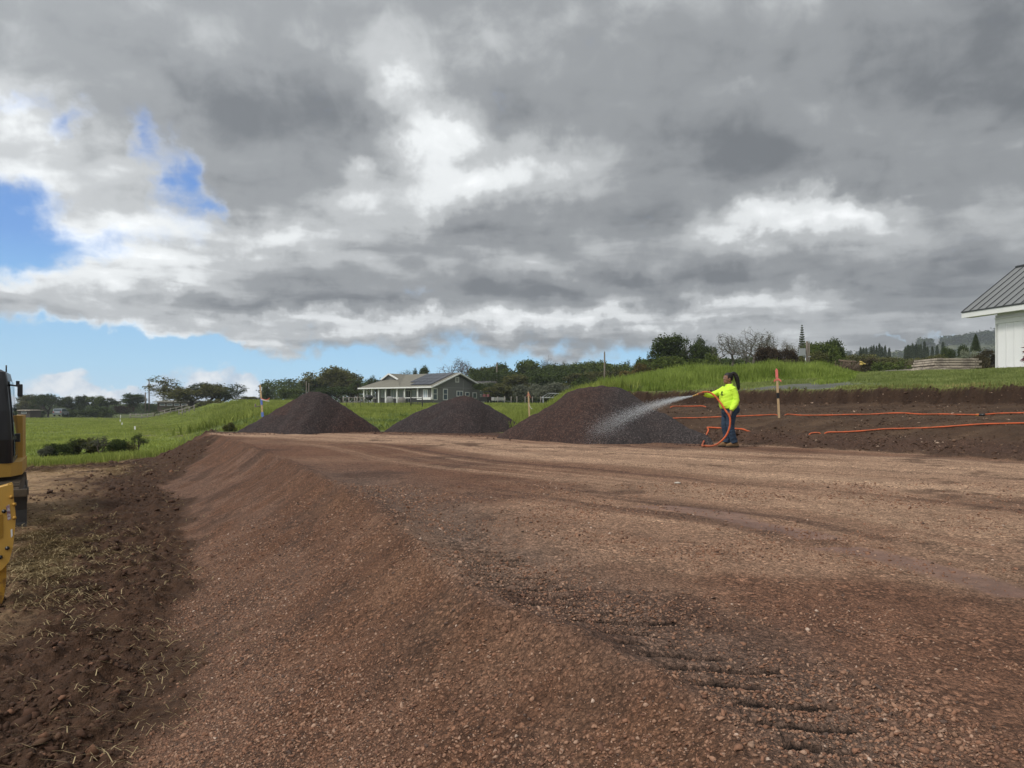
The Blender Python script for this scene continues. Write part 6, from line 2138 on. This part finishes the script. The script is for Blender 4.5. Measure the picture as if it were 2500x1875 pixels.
# ------------------------------------------------------------------ excavator at the left edge
def excavator():
    th = R(32)
    cx, cyy = -8.95, 11.30
    z0 = -.865
    o = empty('excavator', (cx, cyy, z0), th)
    tag(o, 'yellow and black compact excavator on tracks, cut by the left edge', 'excavator')
    for s in (-1, 1):
        xc = s * .74; hw = .21
        prof = []
        for k in range(13): a = R(-90 + 15 * k); prof.append((1.0 + .29 * math.cos(a), .31 + .29 * math.sin(a)))
        for k in range(13): a = R(90 + 15 * k); prof.append((-1.0 + .29 * math.cos(a), .31 + .29 * math.sin(a)))
        t = MB(); t.prism(prof, 'x', xc - hw, xc + hw)
        per = []
        for i in range(len(prof)):
            a, b = Vector(prof[i]), Vector(prof[(i + 1) % len(prof)])
            L_ = (b - a).length; k = max(1, int(L_ / .145))
            for q in range(k): per.append((a.lerp(b, (q + .5) / k), (b - a).normalized()))
        for p, d in per:                                     # grouser plates
            n_ = Vector((d.y, -d.x))
            A_ = p - d * .055 + n_ * .004; B_ = p + d * .055 + n_ * .004
            t.prism([tuple(A_), tuple(B_), tuple(B_ + n_ * .022), tuple(p + d * .02 + n_ * .022), tuple(p + d * .012 + n_ * .050), tuple(p - d * .006 + n_ * .050), tuple(p - d * .012 + n_ * .022), tuple(A_ + n_ * .022)], 'x', xc - hw - .012, xc + hw + .012)
        tr = t.build('track', M['mudsteel'], o)
        MB().box((xc + s * (hw + .006), 0, .31), (.02, 1.5, .26), bev=.008).build('track_frame', M['steel'], tr)
        for y in (-.98, .98): MB().bar((xc + s * hw, y, .31), (xc + s * (hw + .03), y, .31), .2, n=18).bar((xc + s * hw, y, .31), (xc + s * (hw + .05), y, .31), .07, n=12).build('sprocket' if y > 0 else 'idler', M['steel'], tr)
    MB().box((0, 0, .42), (1.15, 1.1, .34), bev=.03).bar((0, 0, .55), (0, 0, .74), .52, n=24).build('undercarriage', M['steel'], o)
    bl = MB()
    c = [(-1.72, .02), (-1.66, .02), (-1.60, .12), (-1.57, .30), (-1.60, .50), (-1.66, .60), (-1.72, .60), (-1.66, .50), (-1.63, .30), (-1.66, .12)]
    bl.prism(c, 'x', -1.08, 1.08)
    bo = bl.build('blade', mat('worn_dark_steel', (.045, .042, .040), .5, .3, 6.0, .4), o)
    MB().box((0, -1.69, .555), (2.18, .10, .11), bev=.012).build('blade_top_bar', M['mudsteel'], bo)
    for s in (-.55, .55): MB().bar((s, -1.6, .28), (s, -.7, .36), .06, sq=True).build('blade_arm', M['yellow'], bo)
    # revolving superstructure
    sk = MB()
    out = [(-.98, -.72), (.62, -.86), (.84, -.74), (.97, -.40), (.97, 1.05), (.70, 1.45), (-.70, 1.45), (-.98, 1.05)]
    sk.prism(out, 'z', .72, .93)
    sk.build('deck_skirt', M['yellow'], o)
    hd = MB(); hd.prism([(-.96, .60), (.93, .60), (.955, 1.02), (.68, 1.42), (-.68, 1.42), (-.96, 1.02)], 'z', .932, 1.66)
    hd.build('engine_cover', M['yellow'], o)
    MB().box((-.5, .15, 1.12), (.8, .85, .38), bev=.05).build('side_cover', M['yellow'], o)
    # cab
    cb = MB()
    def rr(z, x0, x1, y0, y1, rad):
        P = []
        for (cx_, cy_, a0) in ((x1 - rad, y1 - rad, 0), (x0 + rad, y1 - rad, 90), (x0 + rad, y0 + rad, 180), (x1 - rad, y0 + rad, 270)):
            for k in range(4): a = R(a0 + 30 * k); P.append((cx_ + rad * math.cos(a), cy_ + rad * math.sin(a), z))
        return P
    cb.loft([rr(.933, -.16, .86, -.80, .58, .10), rr(1.30, -.16, .86, -.84, .58, .10), rr(1.75, -.15, .835, -.82, .58, .10), rr(2.25, -.12, .79, -.72, .56, .10), rr(2.36, -.10, .765, -.68, .54, .09), rr(2.40, -.04, .70, -.60, .48, .07)], smooth=False)
    cab = cb.build('cab', M['black'], o)
    def pane(nm, P, th_, m):
        q = MB(); n_ = (Vector(P[1]) - Vector(P[0])).cross(Vector(P[2]) - Vector(P[0])).normalized() * th_
        k = len(P)
        q.add([Vector(p) for p in P] + [Vector(p) + n_ for p in P], [tuple(range(k)), tuple(range(2 * k - 1, k - 1, -1))] + [(i, (i + 1) % k, k + (i + 1) % k, k + i) for i in range(k)])
        return q.build(nm, m, cab)
    ws = MB()
    rows = [(-.04, .70, -.822, 1.02), (-.04, .70, -.858, 1.30), (-.04, .69, -.838, 1.75), (-.02, .66, -.738, 2.24)]
    for (xa, xb, ya_, za), (xc, xd_, yb_, zb) in zip(rows[:-1], rows[1:]):
        ws.add([(xa, ya_, za), (xb, ya_, za), (xd_, yb_, zb), (xc, yb_, zb), (xa, ya_ - .012, za), (xb, ya_ - .012, za), (xd_, yb_ - .012, zb), (xc, yb_ - .012, zb)], [(4, 5, 6, 7), (0, 3, 2, 1), (0, 1, 5, 4), (1, 2, 6, 5), (2, 3, 7, 6), (3, 0, 4, 7)])
    ws.build('windscreen', M['cabglass'], cab)
    pane('door_window', [(.872, -.66, 1.34), (.872, .0, 1.34), (.872, .0, 1.36), (.806, .0, 2.22), (.806, -.60, 2.22), (.846, -.66, 1.75)], .01, M['skyglass'])
    pane('lower_door_window', [(.872, -.66, 1.02), (.872, .0, 1.02), (.872, .0, 1.29), (.872, -.66, 1.29)], .01, M['skyglass'])
    pane('rear_side_window', [(.872, .08, 1.34), (.872, .46, 1.34), (.806, .44, 2.22), (.806, .08, 2.22)], .01, M['skyglass'])
    MB().tube([(.60, -.90, 1.12), (.64, -.95, 1.18), (.65, -.96, 1.6), (.62, -.90, 1.98), (.60, -.86, 2.02)], .018, 8).build('grab_handle', M['black'], o)
    MB().bar((.80, -.62, 2.16), (.93, -.70, 2.14), .014, n=6).box((.955, -.72, 2.07), (.07, .05, .20), bev=.015).build('mirror', M['black'], o)
    MB().box((.90, -.05, 1.30), (.05, .12, .14), bev=.01).box((.885, .10, 2.20), (.05, .08, .08)).build('door_hinge', M['black'], o)
    MB().box((.45, -.80, 2.30), (.16, .12, .10), bev=.02).bar((.45, -.86, 2.30), (.45, -.88, 2.30), .045, n=12).build('work_lamp', M['black'], o)
    MB().bar((.70, .55, 2.40), (.70, .55, 2.52), .012, n=6).build('aerial', M['black'], o)
    # boom, stick and bucket, outside the picture to the left
    bm_ = MB()
    bm_.prism([(-.75, 1.05), (-.60, 1.20), (-1.5, 2.75), (-2.4, 3.15), (-3.3, 2.95), (-3.32, 2.78), (-2.5, 2.85), (-1.75, 2.55)], 'x', -.62, -.36)
    bm_.build('boom', M['yellow'], o)
    MB().prism([(-3.15, 3.05), (-3.42, 3.02), (-3.30, 1.9), (-3.12, 1.15), (-2.98, 1.18), (-3.02, 2.0)], 'x', -.60, -.38).build('stick', M['yellow'], o)
    MB().bar((-.49, -.95, 1.0), (-.49, -1.6, 2.0), .06, n=10).bar((-.49, -1.6, 2.0), (-.49, -1.95, 2.55), .035, n=10).build('boom_cylinder', M['steel'], o)
    MB().prism([(-3.20, 1.20), (-2.95, 1.22), (-2.55, .85), (-2.60, .45), (-2.95, .30), (-3.25, .42), (-3.0, .62), (-3.15, .9)], 'x', -.85, -.13).build('bucket', M['steel'], o)


excavator()


def machine_attachment():
    y = 6.35
    ax = (38 - U0) / F * y
    gz = Hs(ax, y) - .02
    th = R(34)
    o = empty('machine_arm', (ax, y, gz), th)
    tag(o, 'yellow bolted steel arm plate with a worn sticker, in front of the excavator', 'machine arm')
    def P(u, v):
        k = (u - U0) / F
        t = (k * y - ax) / (math.cos(th) - math.sin(th) * k)
        return (t, HC + (V0 - v) / F * (y + math.sin(th) * t) - gz)
    plate = [P(-150, 1218), P(0, 1190), P(28, 1182), P(31, 1187), P(33, 1226), P(38, 1262), P(36.5, 1292), P(31, 1338), P(22, 1372), P(4, 1392), P(-20, 1405), P(-150, 1405)]
    slot = [P(-60, 1256), P(6, 1256), P(8, 1262), P(8, 1312), P(-2, 1318), P(-60, 1318)]
    b = MB()
    for q in (0.0, .16):                       # two cheek plates and a web between them
        b.prism(plate, 'y', q, q + .03)
    b.build('cheek_plate', M['yellow'], o)
    MB().prism([(x - .03, z * .98 + .01) for x, z in plate], 'y', .031, .158).build('web', M['yellow'], o)
    MB().prism(slot, 'y', -.004, .002).build('slot', mat('yellow_recess', (.30, .16, .02), .6), o)
    MB().prism([P(-40, 1388), P(12, 1362), P(15.5, 1372), P(15, 1410), P(12, 1445), P(7, 1468), P(0, 1490), P(-8, 1500), P(-26, 1500), P(-30, 1440)], 'y', .045, .145).build('shank', M['yellowworn'], o)
    for u, v in ((10, 1248), (18, 1338), (1, 1360), (28, 1213), (35, 1231), (35, 1264)):
        x, z = P(u, v)
        n = 6
        MB().bar((x, 0, z), (x, -.018, z), .018, n=6).bar((x, -.018, z), (x, -.034, z), .011, n=8).build('bolt', M['black'] if u < 20 else M['yellowworn'], o)
    MB().prism([P(15, 1236), P(23, 1231), P(27, 1266), P(19, 1271)], 'y', -.004, -.001).build('sticker', M['decal'], o)
    MB().prism([P(26, 1294), P(30, 1291), P(31, 1308), P(27, 1313)], 'y', -.004, -.001).build('small_sticker', M['white'], o)


machine_attachment()

# ------------------------------------------------------------------ loose stones, clods, straw
def ico():
    bm = bmesh.new(); bmesh.ops.create_icosphere(bm, subdivisions=1, radius=1.0)
    V = np.array([v.co[:] for v in bm.verts]); F_ = np.array([[v.index for v in f.verts] for f in bm.faces]); bm.free()
    return V, F_


ICO_V, ICO_F = ico()


def stones(name, x, y, size, colr, label, cat, seed, flat=.6, sink=.25, ang=.25, z=None):
    rs = np.random.default_rng(seed)
    n = len(x); nv = len(ICO_V)
    if z is None: z, _ = terrain(x, y)
    jit = 1 + rs.normal(0, ang, (n, nv, 1)).clip(-.5, .6)
    sc = np.stack([rs.uniform(.7, 1.35, n), rs.uniform(.7, 1.2, n), rs.uniform(.45, .9, n) * flat * 1.3], 1)[:, None, :]
    V = ICO_V[None] * jit * sc
    for _ in range(5):                                    # broken faces
        nn = rs.normal(0, 1, (n, 1, 3)); nn /= np.linalg.norm(nn, axis=2, keepdims=True)
        dd = (V * nn).sum(2, keepdims=True) - rs.uniform(.30, .62, (n, 1, 1))
        V = V - np.maximum(dd, 0) * nn
    a = rs.uniform(0, 2 * math.pi, n); c, s = np.cos(a)[:, None], np.sin(a)[:, None]
    tl = rs.normal(0, .35, n)[:, None]
    X = V[:, :, 0]; Y = V[:, :, 1]; Z = V[:, :, 2] + tl * X
    V = np.stack([X * c - Y * s, X * s + Y * c, Z], 2) * size[:, None, None]
    V += np.stack([x, y, z + size * flat * (.5 - sink)], 1)[:, None, :]
    Fq = (np.arange(n) * nv)[:, None, None] + ICO_F[None]
    me = mesh_np(name, V.reshape(-1, 3), Fq.reshape(-1, 3))
    add_attr(me, 'albedo', np.repeat(colr * np.array([[1.08, .97, .89]]), nv, 0))
    m = bpy.data.materials.get('loose_stone')
    if m is None:
        m = bpy.data.materials.new('loose_stone'); m.use_nodes = True
        N = NT(m.node_tree); b = m.node_tree.nodes['Principled BSDF']
        at_ = N.n('ShaderNodeAttribute', attribute_name='albedo').outputs['Color']
        co = N.n('ShaderNodeTexCoord').outputs['Object']
        N.put(b.inputs['Base Color'], N.vm('SCALE', at_, N.lin(N.noise(co, 160, 3, .6), .3, .7, .8, 1.2)))
        b.inputs['Roughness'].default_value = .9; b.inputs['Specular IOR Level'].default_value = .25
    tag(link(name, me, m), label, cat, None, 'stuff')


def palette(n, rs, cols, w):
    k = rs.choice(len(cols), n, p=np.array(w) / sum(w))
    return np.array(cols)[k] * rs.uniform(.8, 1.2, (n, 1))


def near_points(n, y0, y1, rs, smin=-.80, smax=.80):
    yp = np.exp(rs.uniform(math.log(y0 + 1), math.log(y1 + 1), n)); y = yp - 1
    return rs.uniform(smin, smax, n) * (y + .3), y


def scatter():
    rs = np.random.default_rng(500)
    x, y = near_points(560000, 1.5, 9, rs)
    z, m = terrain(x, y)
    f1 = fbm(x * 1.1, y * 1.1, 3, 501); f2 = fbm(x * .5, y * .5, 3, 502)
    pr = m['slope'] * np.clip(.30 + .55 * sst(.15, .7, m['k']) + .6 * f1 + .3 * f2, .05, 1) + m['pad'] * np.clip(.10 + .5 * f1 + .3 * f2 + .30 * np.exp(-((m['d'] - .5) / .4) ** 2), .02, .6)
    keep = rs.random(len(x)) < pr * .55 * (1 - np.clip(2 * m['cle'], 0, 1))
    x, y, z = x[keep], y[keep], z[keep]; n = len(x)
    size = np.clip(rs.lognormal(math.log(.0050), .46, n), .0025, .0145) * (1 + .10 * np.maximum(y - 3, 0))
    size *= np.where(rs.random(n) < .015, 1.7, 1)
    c = palette(n, rs, [(.190, .108, .072), (.235, .148, .103), (.290, .205, .155), (.135, .078, .056), (.38, .31, .26), (.085, .062, .052)], [34, 32, 13, 14, 1.2, 7])
    stones('gravel', x, y, size, c, 'loose reddish gravel over the bank and the near yard', 'gravel', 503, .6, .22, .22, z)
    # dark clods on the heap at the foot of the bank
    x, y = near_points(120000, 1.8, 24, rs, -.80, -.05)
    z, m = terrain(x, y)
    pr = np.clip(m['heap'] * 1.1 + .05 * m['soil_l'], 0, 1) * np.clip(.5 + fbm(x * .9, y * .9, 3, 511), .1, 1)
    keep = rs.random(len(x)) < pr * .55
    x, y, z = x[keep], y[keep], z[keep]; n = len(x)
    size = np.clip(rs.lognormal(math.log(.0095), .62, n), .004, .055) * (1 + .05 * np.maximum(y - 4, 0))
    c = palette(n, rs, [(.062, .034, .022), (.048, .028, .019), (.082, .050, .032), (.15, .085, .055)], [5, 4, 3, .4])
    stones('soil_clods', x, y, size, c, 'dark soil clods heaped along the foot of the gravel bank', 'soil', 513, .75, .38, .30, z)
    # clods and stones on the terrace and the cut bank
    x, y = rs.uniform(2, 17, 120000), rs.uniform(9, 27, 120000)
    z, m = terrain(x, y)
    keep = rs.random(len(x)) < m['terr'] * np.clip(.25 + .5 * m['bank'] + .4 * m['scarp'] + .5 * fbm(x * .8, y * .8, 3, 521), .03, 1) * .6
    x, y, z = x[keep], y[keep], z[keep]; n = len(x)
    size = np.clip(rs.lognormal(math.log(.016), .48, n), .007, .07)
    c = palette(n, rs, [(.046, .028, .018), (.072, .046, .031), (.13, .088, .062), (.30, .24, .19)], [6, 5, 2.2, .5])
    stones('terrace_clods', x, y, size, c, 'clods and small stones strewn over the dark terrace', 'soil', 523, .65, .35, .28, z)
    # gravel spilled round the piles
    x, y = rs.uniform(-11, 7, 40000), rs.uniform(16.5, 27, 40000)
    z, m = terrain(x, y)
    ed = np.abs(m['e'] + .2)
    keep = (rs.random(len(x)) < np.exp(-(ed / .9) ** 2) * .45) & (m['d'] > 0)
    x, y, z = x[keep], y[keep], z[keep]; n = len(x)
    size = np.clip(rs.lognormal(math.log(.016), .45, n), .008, .05)
    c = palette(n, rs, [(.072, .048, .042), (.10, .06, .045), (.14, .10, .08)], [6, 4, 1])
    stones('spilled_gravel', x, y, size, c, 'dark gravel spilled along the far edge of the yard', 'gravel', 533, .7, .2, .22, z)


def straw():
    rs = np.random.default_rng(600)
    cx = [((u - U0) / F, v) for u, v in ()]
    n = 480000
    x, y = near_points(n, 2.6, 22, rs, -.80, -.15)
    z, m = terrain(x, y)
    # a trampled straw patch in front of the blade, thinner everywhere else
    def px_d(u, v, su, sv):
        uu = U0 + x / y * F; vv = V0 - (z - HC) / y * F
        return np.exp(-((uu - u) / su) ** 2 - ((vv - v) / sv) ** 2)
    pr = 1.4 * px_d(130, 1350, 130, 60) + .5 * px_d(230, 1330, 90, 50) + .20 * px_d(150, 1450, 260, 90) + .03 + .35 * px_d(60, 1140, 300, 14) + .25 * px_d(280, 1150, 60, 18)
    pr = pr * np.clip(.5 + 1.5 * fbm(x * 1.4, y * 1.4, 3, 601), .08, 1.2) * m['soil_l'] * (1 - .75 * np.clip(m['heap'], 0, 1))
    keep = rs.random(n) < pr
    x, y, z = x[keep], y[keep], z[keep]; n = len(x)
    L = rs.uniform(.04, .17, n) * (1 + .04 * np.maximum(y - 5, 0)); w = rs.uniform(.0013, .0030, n) * (1 + .10 * np.maximum(y - 4, 0))
    a = rs.normal(.15, .75, n); d = np.stack([np.cos(a), np.sin(a) * .9, rs.normal(.0, .12, n)], 1)
    sd_ = np.stack([-np.sin(a), np.cos(a), np.zeros(n)], 1)
    P = np.stack([x, y, z + .012 + rs.uniform(0, .02, n)], 1)
    k = rs.normal(0, .22, n)
    pts = [P - d * L[:, None] * .5, P + sd_ * (k * L * .4)[:, None] + np.array([0, 0, .012]), P + d * L[:, None] * .5]
    up = np.array([0, 0, 1.0])
    V = []
    for p in pts: V += [p - sd_ * w[:, None] + up * w[:, None] * .6, p + sd_ * w[:, None]]
    V = np.stack(V, 1).reshape(-1, 3)
    b = (np.arange(n) * 6)[:, None]
    Fq = np.concatenate([b + np.array([[0, 1, 3, 2]]), b + np.array([[2, 3, 5, 4]])])
    me = mesh_np('straw', V, Fq)
    add_attr(me, 'tint', np.repeat(rs.random(n), 6))
    tag(link('straw', me, leaf_mat('dry_straw', (.20, .145, .075), (.50, .40, .235), .15)), 'dry straw scattered over the bare soil by the excavator', 'straw', None, 'stuff')


# ------------------------------------------------------------------ grass
def blades(name, x, y, z, h, w, m, label, seed, bend=.45):
    rs = np.random.default_rng(seed)
    n = len(x)
    a = rs.uniform(0, 2 * math.pi, n); s = np.stack([np.cos(a), np.sin(a), np.zeros(n)], 1)
    b = rs.uniform(0, 2 * math.pi, n); bd = np.stack([np.cos(b), np.sin(b), np.zeros(n)], 1) * (rs.uniform(.1, 1, n) * bend * h)[:, None]
    P = np.stack([x, y, z - .02], 1); up = np.array([0, 0, 1.0])
    w = w[:, None]; hh = h[:, None]
    V = np.stack([P - s * w, P + s * w, P + up * hh * .6 + bd * .3 + s * w * .75, P + up * hh * .6 + bd * .3 - s * w * .75, P + up * hh + bd + s * w * .15, P + up * hh + bd - s * w * .15], 1).reshape(-1, 3)
    i = (np.arange(n) * 6)[:, None]
    Fq = np.concatenate([i + np.array([[0, 1, 2, 3]]), i + np.array([[3, 2, 4, 5]])])
    me = mesh_np(name, V, Fq)
    pt = fbm(x * .25, y * .25, 3, seed)
    add_attr(me, 'tint', np.repeat(np.clip(.5 + .95 * pt + .5 * fbm(x * .9, y * .9, 2, seed + 9) + rs.normal(0, .24, n), 0, 1), 6))
    tag(link(name, me, m), label, 'grass', None, 'stuff')


def all_grass():
    rs = np.random.default_rng(700)
    GT = leaf_mat('tall_grass_blade', (.135, .190, .034), (.320, .390, .095), .40)
    GL = leaf_mat('lawn_blade', (.150, .190, .056), (.300, .335, .120), .35)
    GF = leaf_mat('field_grass_blade', (.150, .190, .038), (.370, .410, .110), .42)
    GW = leaf_mat('weed_leaf', (.110, .165, .042), (.320, .370, .150), .35)
    GD = leaf_mat('dry_grass_blade', (.19, .18, .06), (.36, .32, .13), .30)
    # tall grass on the hill behind the path
    n = 150000
    y = rs.uniform(26, 62, n); x = rs.uniform(.10, .60, n) * y
    z, m = terrain(x, y)
    td = -poly_dist(TALL, x, y)
    pr = sst(-.1, .5, td) * (1 - sst(13, 17, td)) * (1 - sst(.50, .545, x / y)) * (x > .125 * y)
    keep = rs.random(n) < pr
    x, y, z, td = x[keep], y[keep], z[keep], td[keep]
    hh = (.16 + .42 * sst(.1, 2.4, td)) * np.clip(1.0 + .7 * fbm(x * .5, y * .5, 3, 701), .5, 1.4) * (1 - .55 * sst(.44, .53, x / y)) * rs.uniform(.6, 1.2, len(x))
    blades('tall_grass', x, y, z, hh, rs.uniform(.010, .026, len(x)), GT, 'tall bright grass covering the hill behind the path', 702, .35)
    # lawn between the cut bank and the tall grass
    n = 190000
    y = rs.uniform(14, 44, n); x = rs.uniform(.12, .80, n) * y
    z, m = terrain(x, y)
    td = -poly_dist(TALL, x, y)
    pr = sst(6.2, 6.5, m['e']) * m['T2'] * (1 - m['path']) * (1 - sst(-.2, .3, td) * (x / y < .53))
    keep = rs.random(n) < pr
    x, y, z = x[keep], y[keep], z[keep]
    _, m = terrain(x, y)
    hh = rs.uniform(.04, .11, len(x)) * np.clip(1 + .9 * fbm(x * .7, y * .7, 3, 711), .5, 1.7)
    blades('lawn', x, y, z, hh, rs.uniform(.010, .020, len(x)), GL, 'short lawn between the cut bank and the tall grass', 712, .5)
    k = (m['e'] < 6.75) & (rs.random(len(x)) < .7)
    blades('dry_grass', x[k], y[k], z[k], rs.uniform(.05, .14, k.sum()), rs.uniform(.008, .016, k.sum()), GD, 'yellowed grass fringe on the rim of the cut bank', 713, .8)
    # the field on the left
    n = 260000
    y = 18 + 125 * rs.random(n) ** 1.7; x = rs.uniform(-.80, -.22, n) * y
    z, m = terrain(x, y)
    keep = (rs.random(n) < m['grass'] * np.clip(.65 + .9 * fbm(x * .25, y * .15, 3, 721), .15, 1)) & (m['d'] < -.5)
    x, y, z = x[keep], y[keep], z[keep]
    gl = -poly_dist(GEDGE, x, y)
    hh = rs.uniform(.05, .13, len(x)) * (1 + 1.9 * np.exp(-(gl / 1.5) ** 2)) * (1 + .012 * (y - 20))
    blades('field_grass', x, y, z, hh, rs.uniform(.008, .016, len(x)) * (1 + .02 * (y - 20)), GF, 'bright grass of the sloping field at the left', 722, .6)
    k = rs.random(len(x)) < .8 * np.exp(-((gl - .15) / .35) ** 2)
    blades('dry_edge_grass', x[k] + .1, y[k] - .25, z[k], rs.uniform(.05, .16, k.sum()), rs.uniform(.006, .012, k.sum()), GD, 'pale dry grass along the edge of the left field', 723, .9)
    # the rise behind the piles, with leafy weeds
    n = 200000
    y = 24.5 + 75 * rs.random(n) ** 1.5; x = rs.uniform(-.47, .18, n) * y
    z, m = terrain(x, y)
    keep = (rs.random(n) < m['grass'] * np.clip(.6 + .9 * fbm(x * .3, y * .2, 3, 731), .15, 1)) & (m['d'] > -3) & (m['e'] > np.where((x > -2.2) & (x < 1.0), 2.6, 4.0) * (x > -11.5)) 
    x, y, z = x[keep], y[keep], z[keep]
    right = sst(-.06, .0, x / y)
    hh = rs.uniform(.06, .18, len(x)) * (1 + .012 * (y - 24)) * (1 + 2.0 * right * (1 - sst(40, 60, y)))
    blades('rough_grass', x, y, z, hh, rs.uniform(.012, .024, len(x)) * (1 + .02 * (y - 24)), GF, 'rough grass on the rise behind the gravel piles', 732, .6)
    k = (rs.random(len(x)) < .55 * sst(-.05, .35, fbm(x * .35, y * .35, 3, 741))) & (y < 48)
    blades('weeds', x[k], y[k], z[k], rs.uniform(.10, .32, k.sum()), rs.uniform(.03, .06, k.sum()), GW, 'leafy weeds in the grass behind the gravel piles', 733, .9)
    # tall grass tussocks on the brow of the left bank
    n = 90000
    y = rs.uniform(42, 100, n); x = rs.uniform(-.50, -.30, n) * y
    z, m = terrain(x, y)
    keep = rs.random(n) < m['grass'] * sst(-5, -1, m['d']) * (1 - sst(5, 12, m['d'])) * np.clip(.6 + fbm(x * .12, y * .12, 3, 751), .1, 1)
    x, y, z = x[keep], y[keep], z[keep]
    blades('bank_grass', x, y, z, rs.uniform(.3, .75, len(x)), rs.uniform(.03, .06, len(x)), GF, 'long bright grass on the brow of the far left bank', 752, .5)


TALL = [tuple(ground_at(u, v).xy) for u, v in ((1575, 982), (1640, 963), (1720, 950), (1800, 938), (1900, 930), (2000, 926), (2100, 915), (2200, 907), (2265, 903))]
TALL = smooth_poly([(TALL[0][0] - 3, TALL[0][1] + 4)] + TALL + [(TALL[-1][0] + 4, TALL[-1][1] - 1)], 3)
scatter()
straw()
all_grass()

# one pale flat stone left on the yard
g = ground_at(1654, 1182)
o = MB().ell((0, 0, .012), (.042, .030, .014), 14, 8).build('flat_stone', mat('pale_stone', (.42, .37, .31), .9, .15, 20.0), None, g)
tag(o, 'pale flat stone lying alone in the middle of the yard', 'stone')

# ------------------------------------------------------------------ the air between here and the hills
def haze():
    b = MB()
    b.box((150, 570, 62), (5600, 1220, 136))
    o = b.build('haze')
    m = bpy.data.materials.new('hazy_air'); m.use_nodes = True
    t = m.node_tree; t.nodes.clear()
    v = t.nodes.new('ShaderNodeVolumePrincipled')
    v.inputs['Color'].default_value = (.86, .92, 1.0, 1)
    v.inputs['Density'].default_value = .00034
    v.inputs['Anisotropy'].default_value = .2
    out = t.nodes.new('ShaderNodeOutputMaterial')
    t.links.new(v.outputs[0], out.inputs['Volume'])
    o.data.materials.append(m)
    tag(o, 'thin pale haze over the whole place', 'haze', None, 'stuff')


haze()
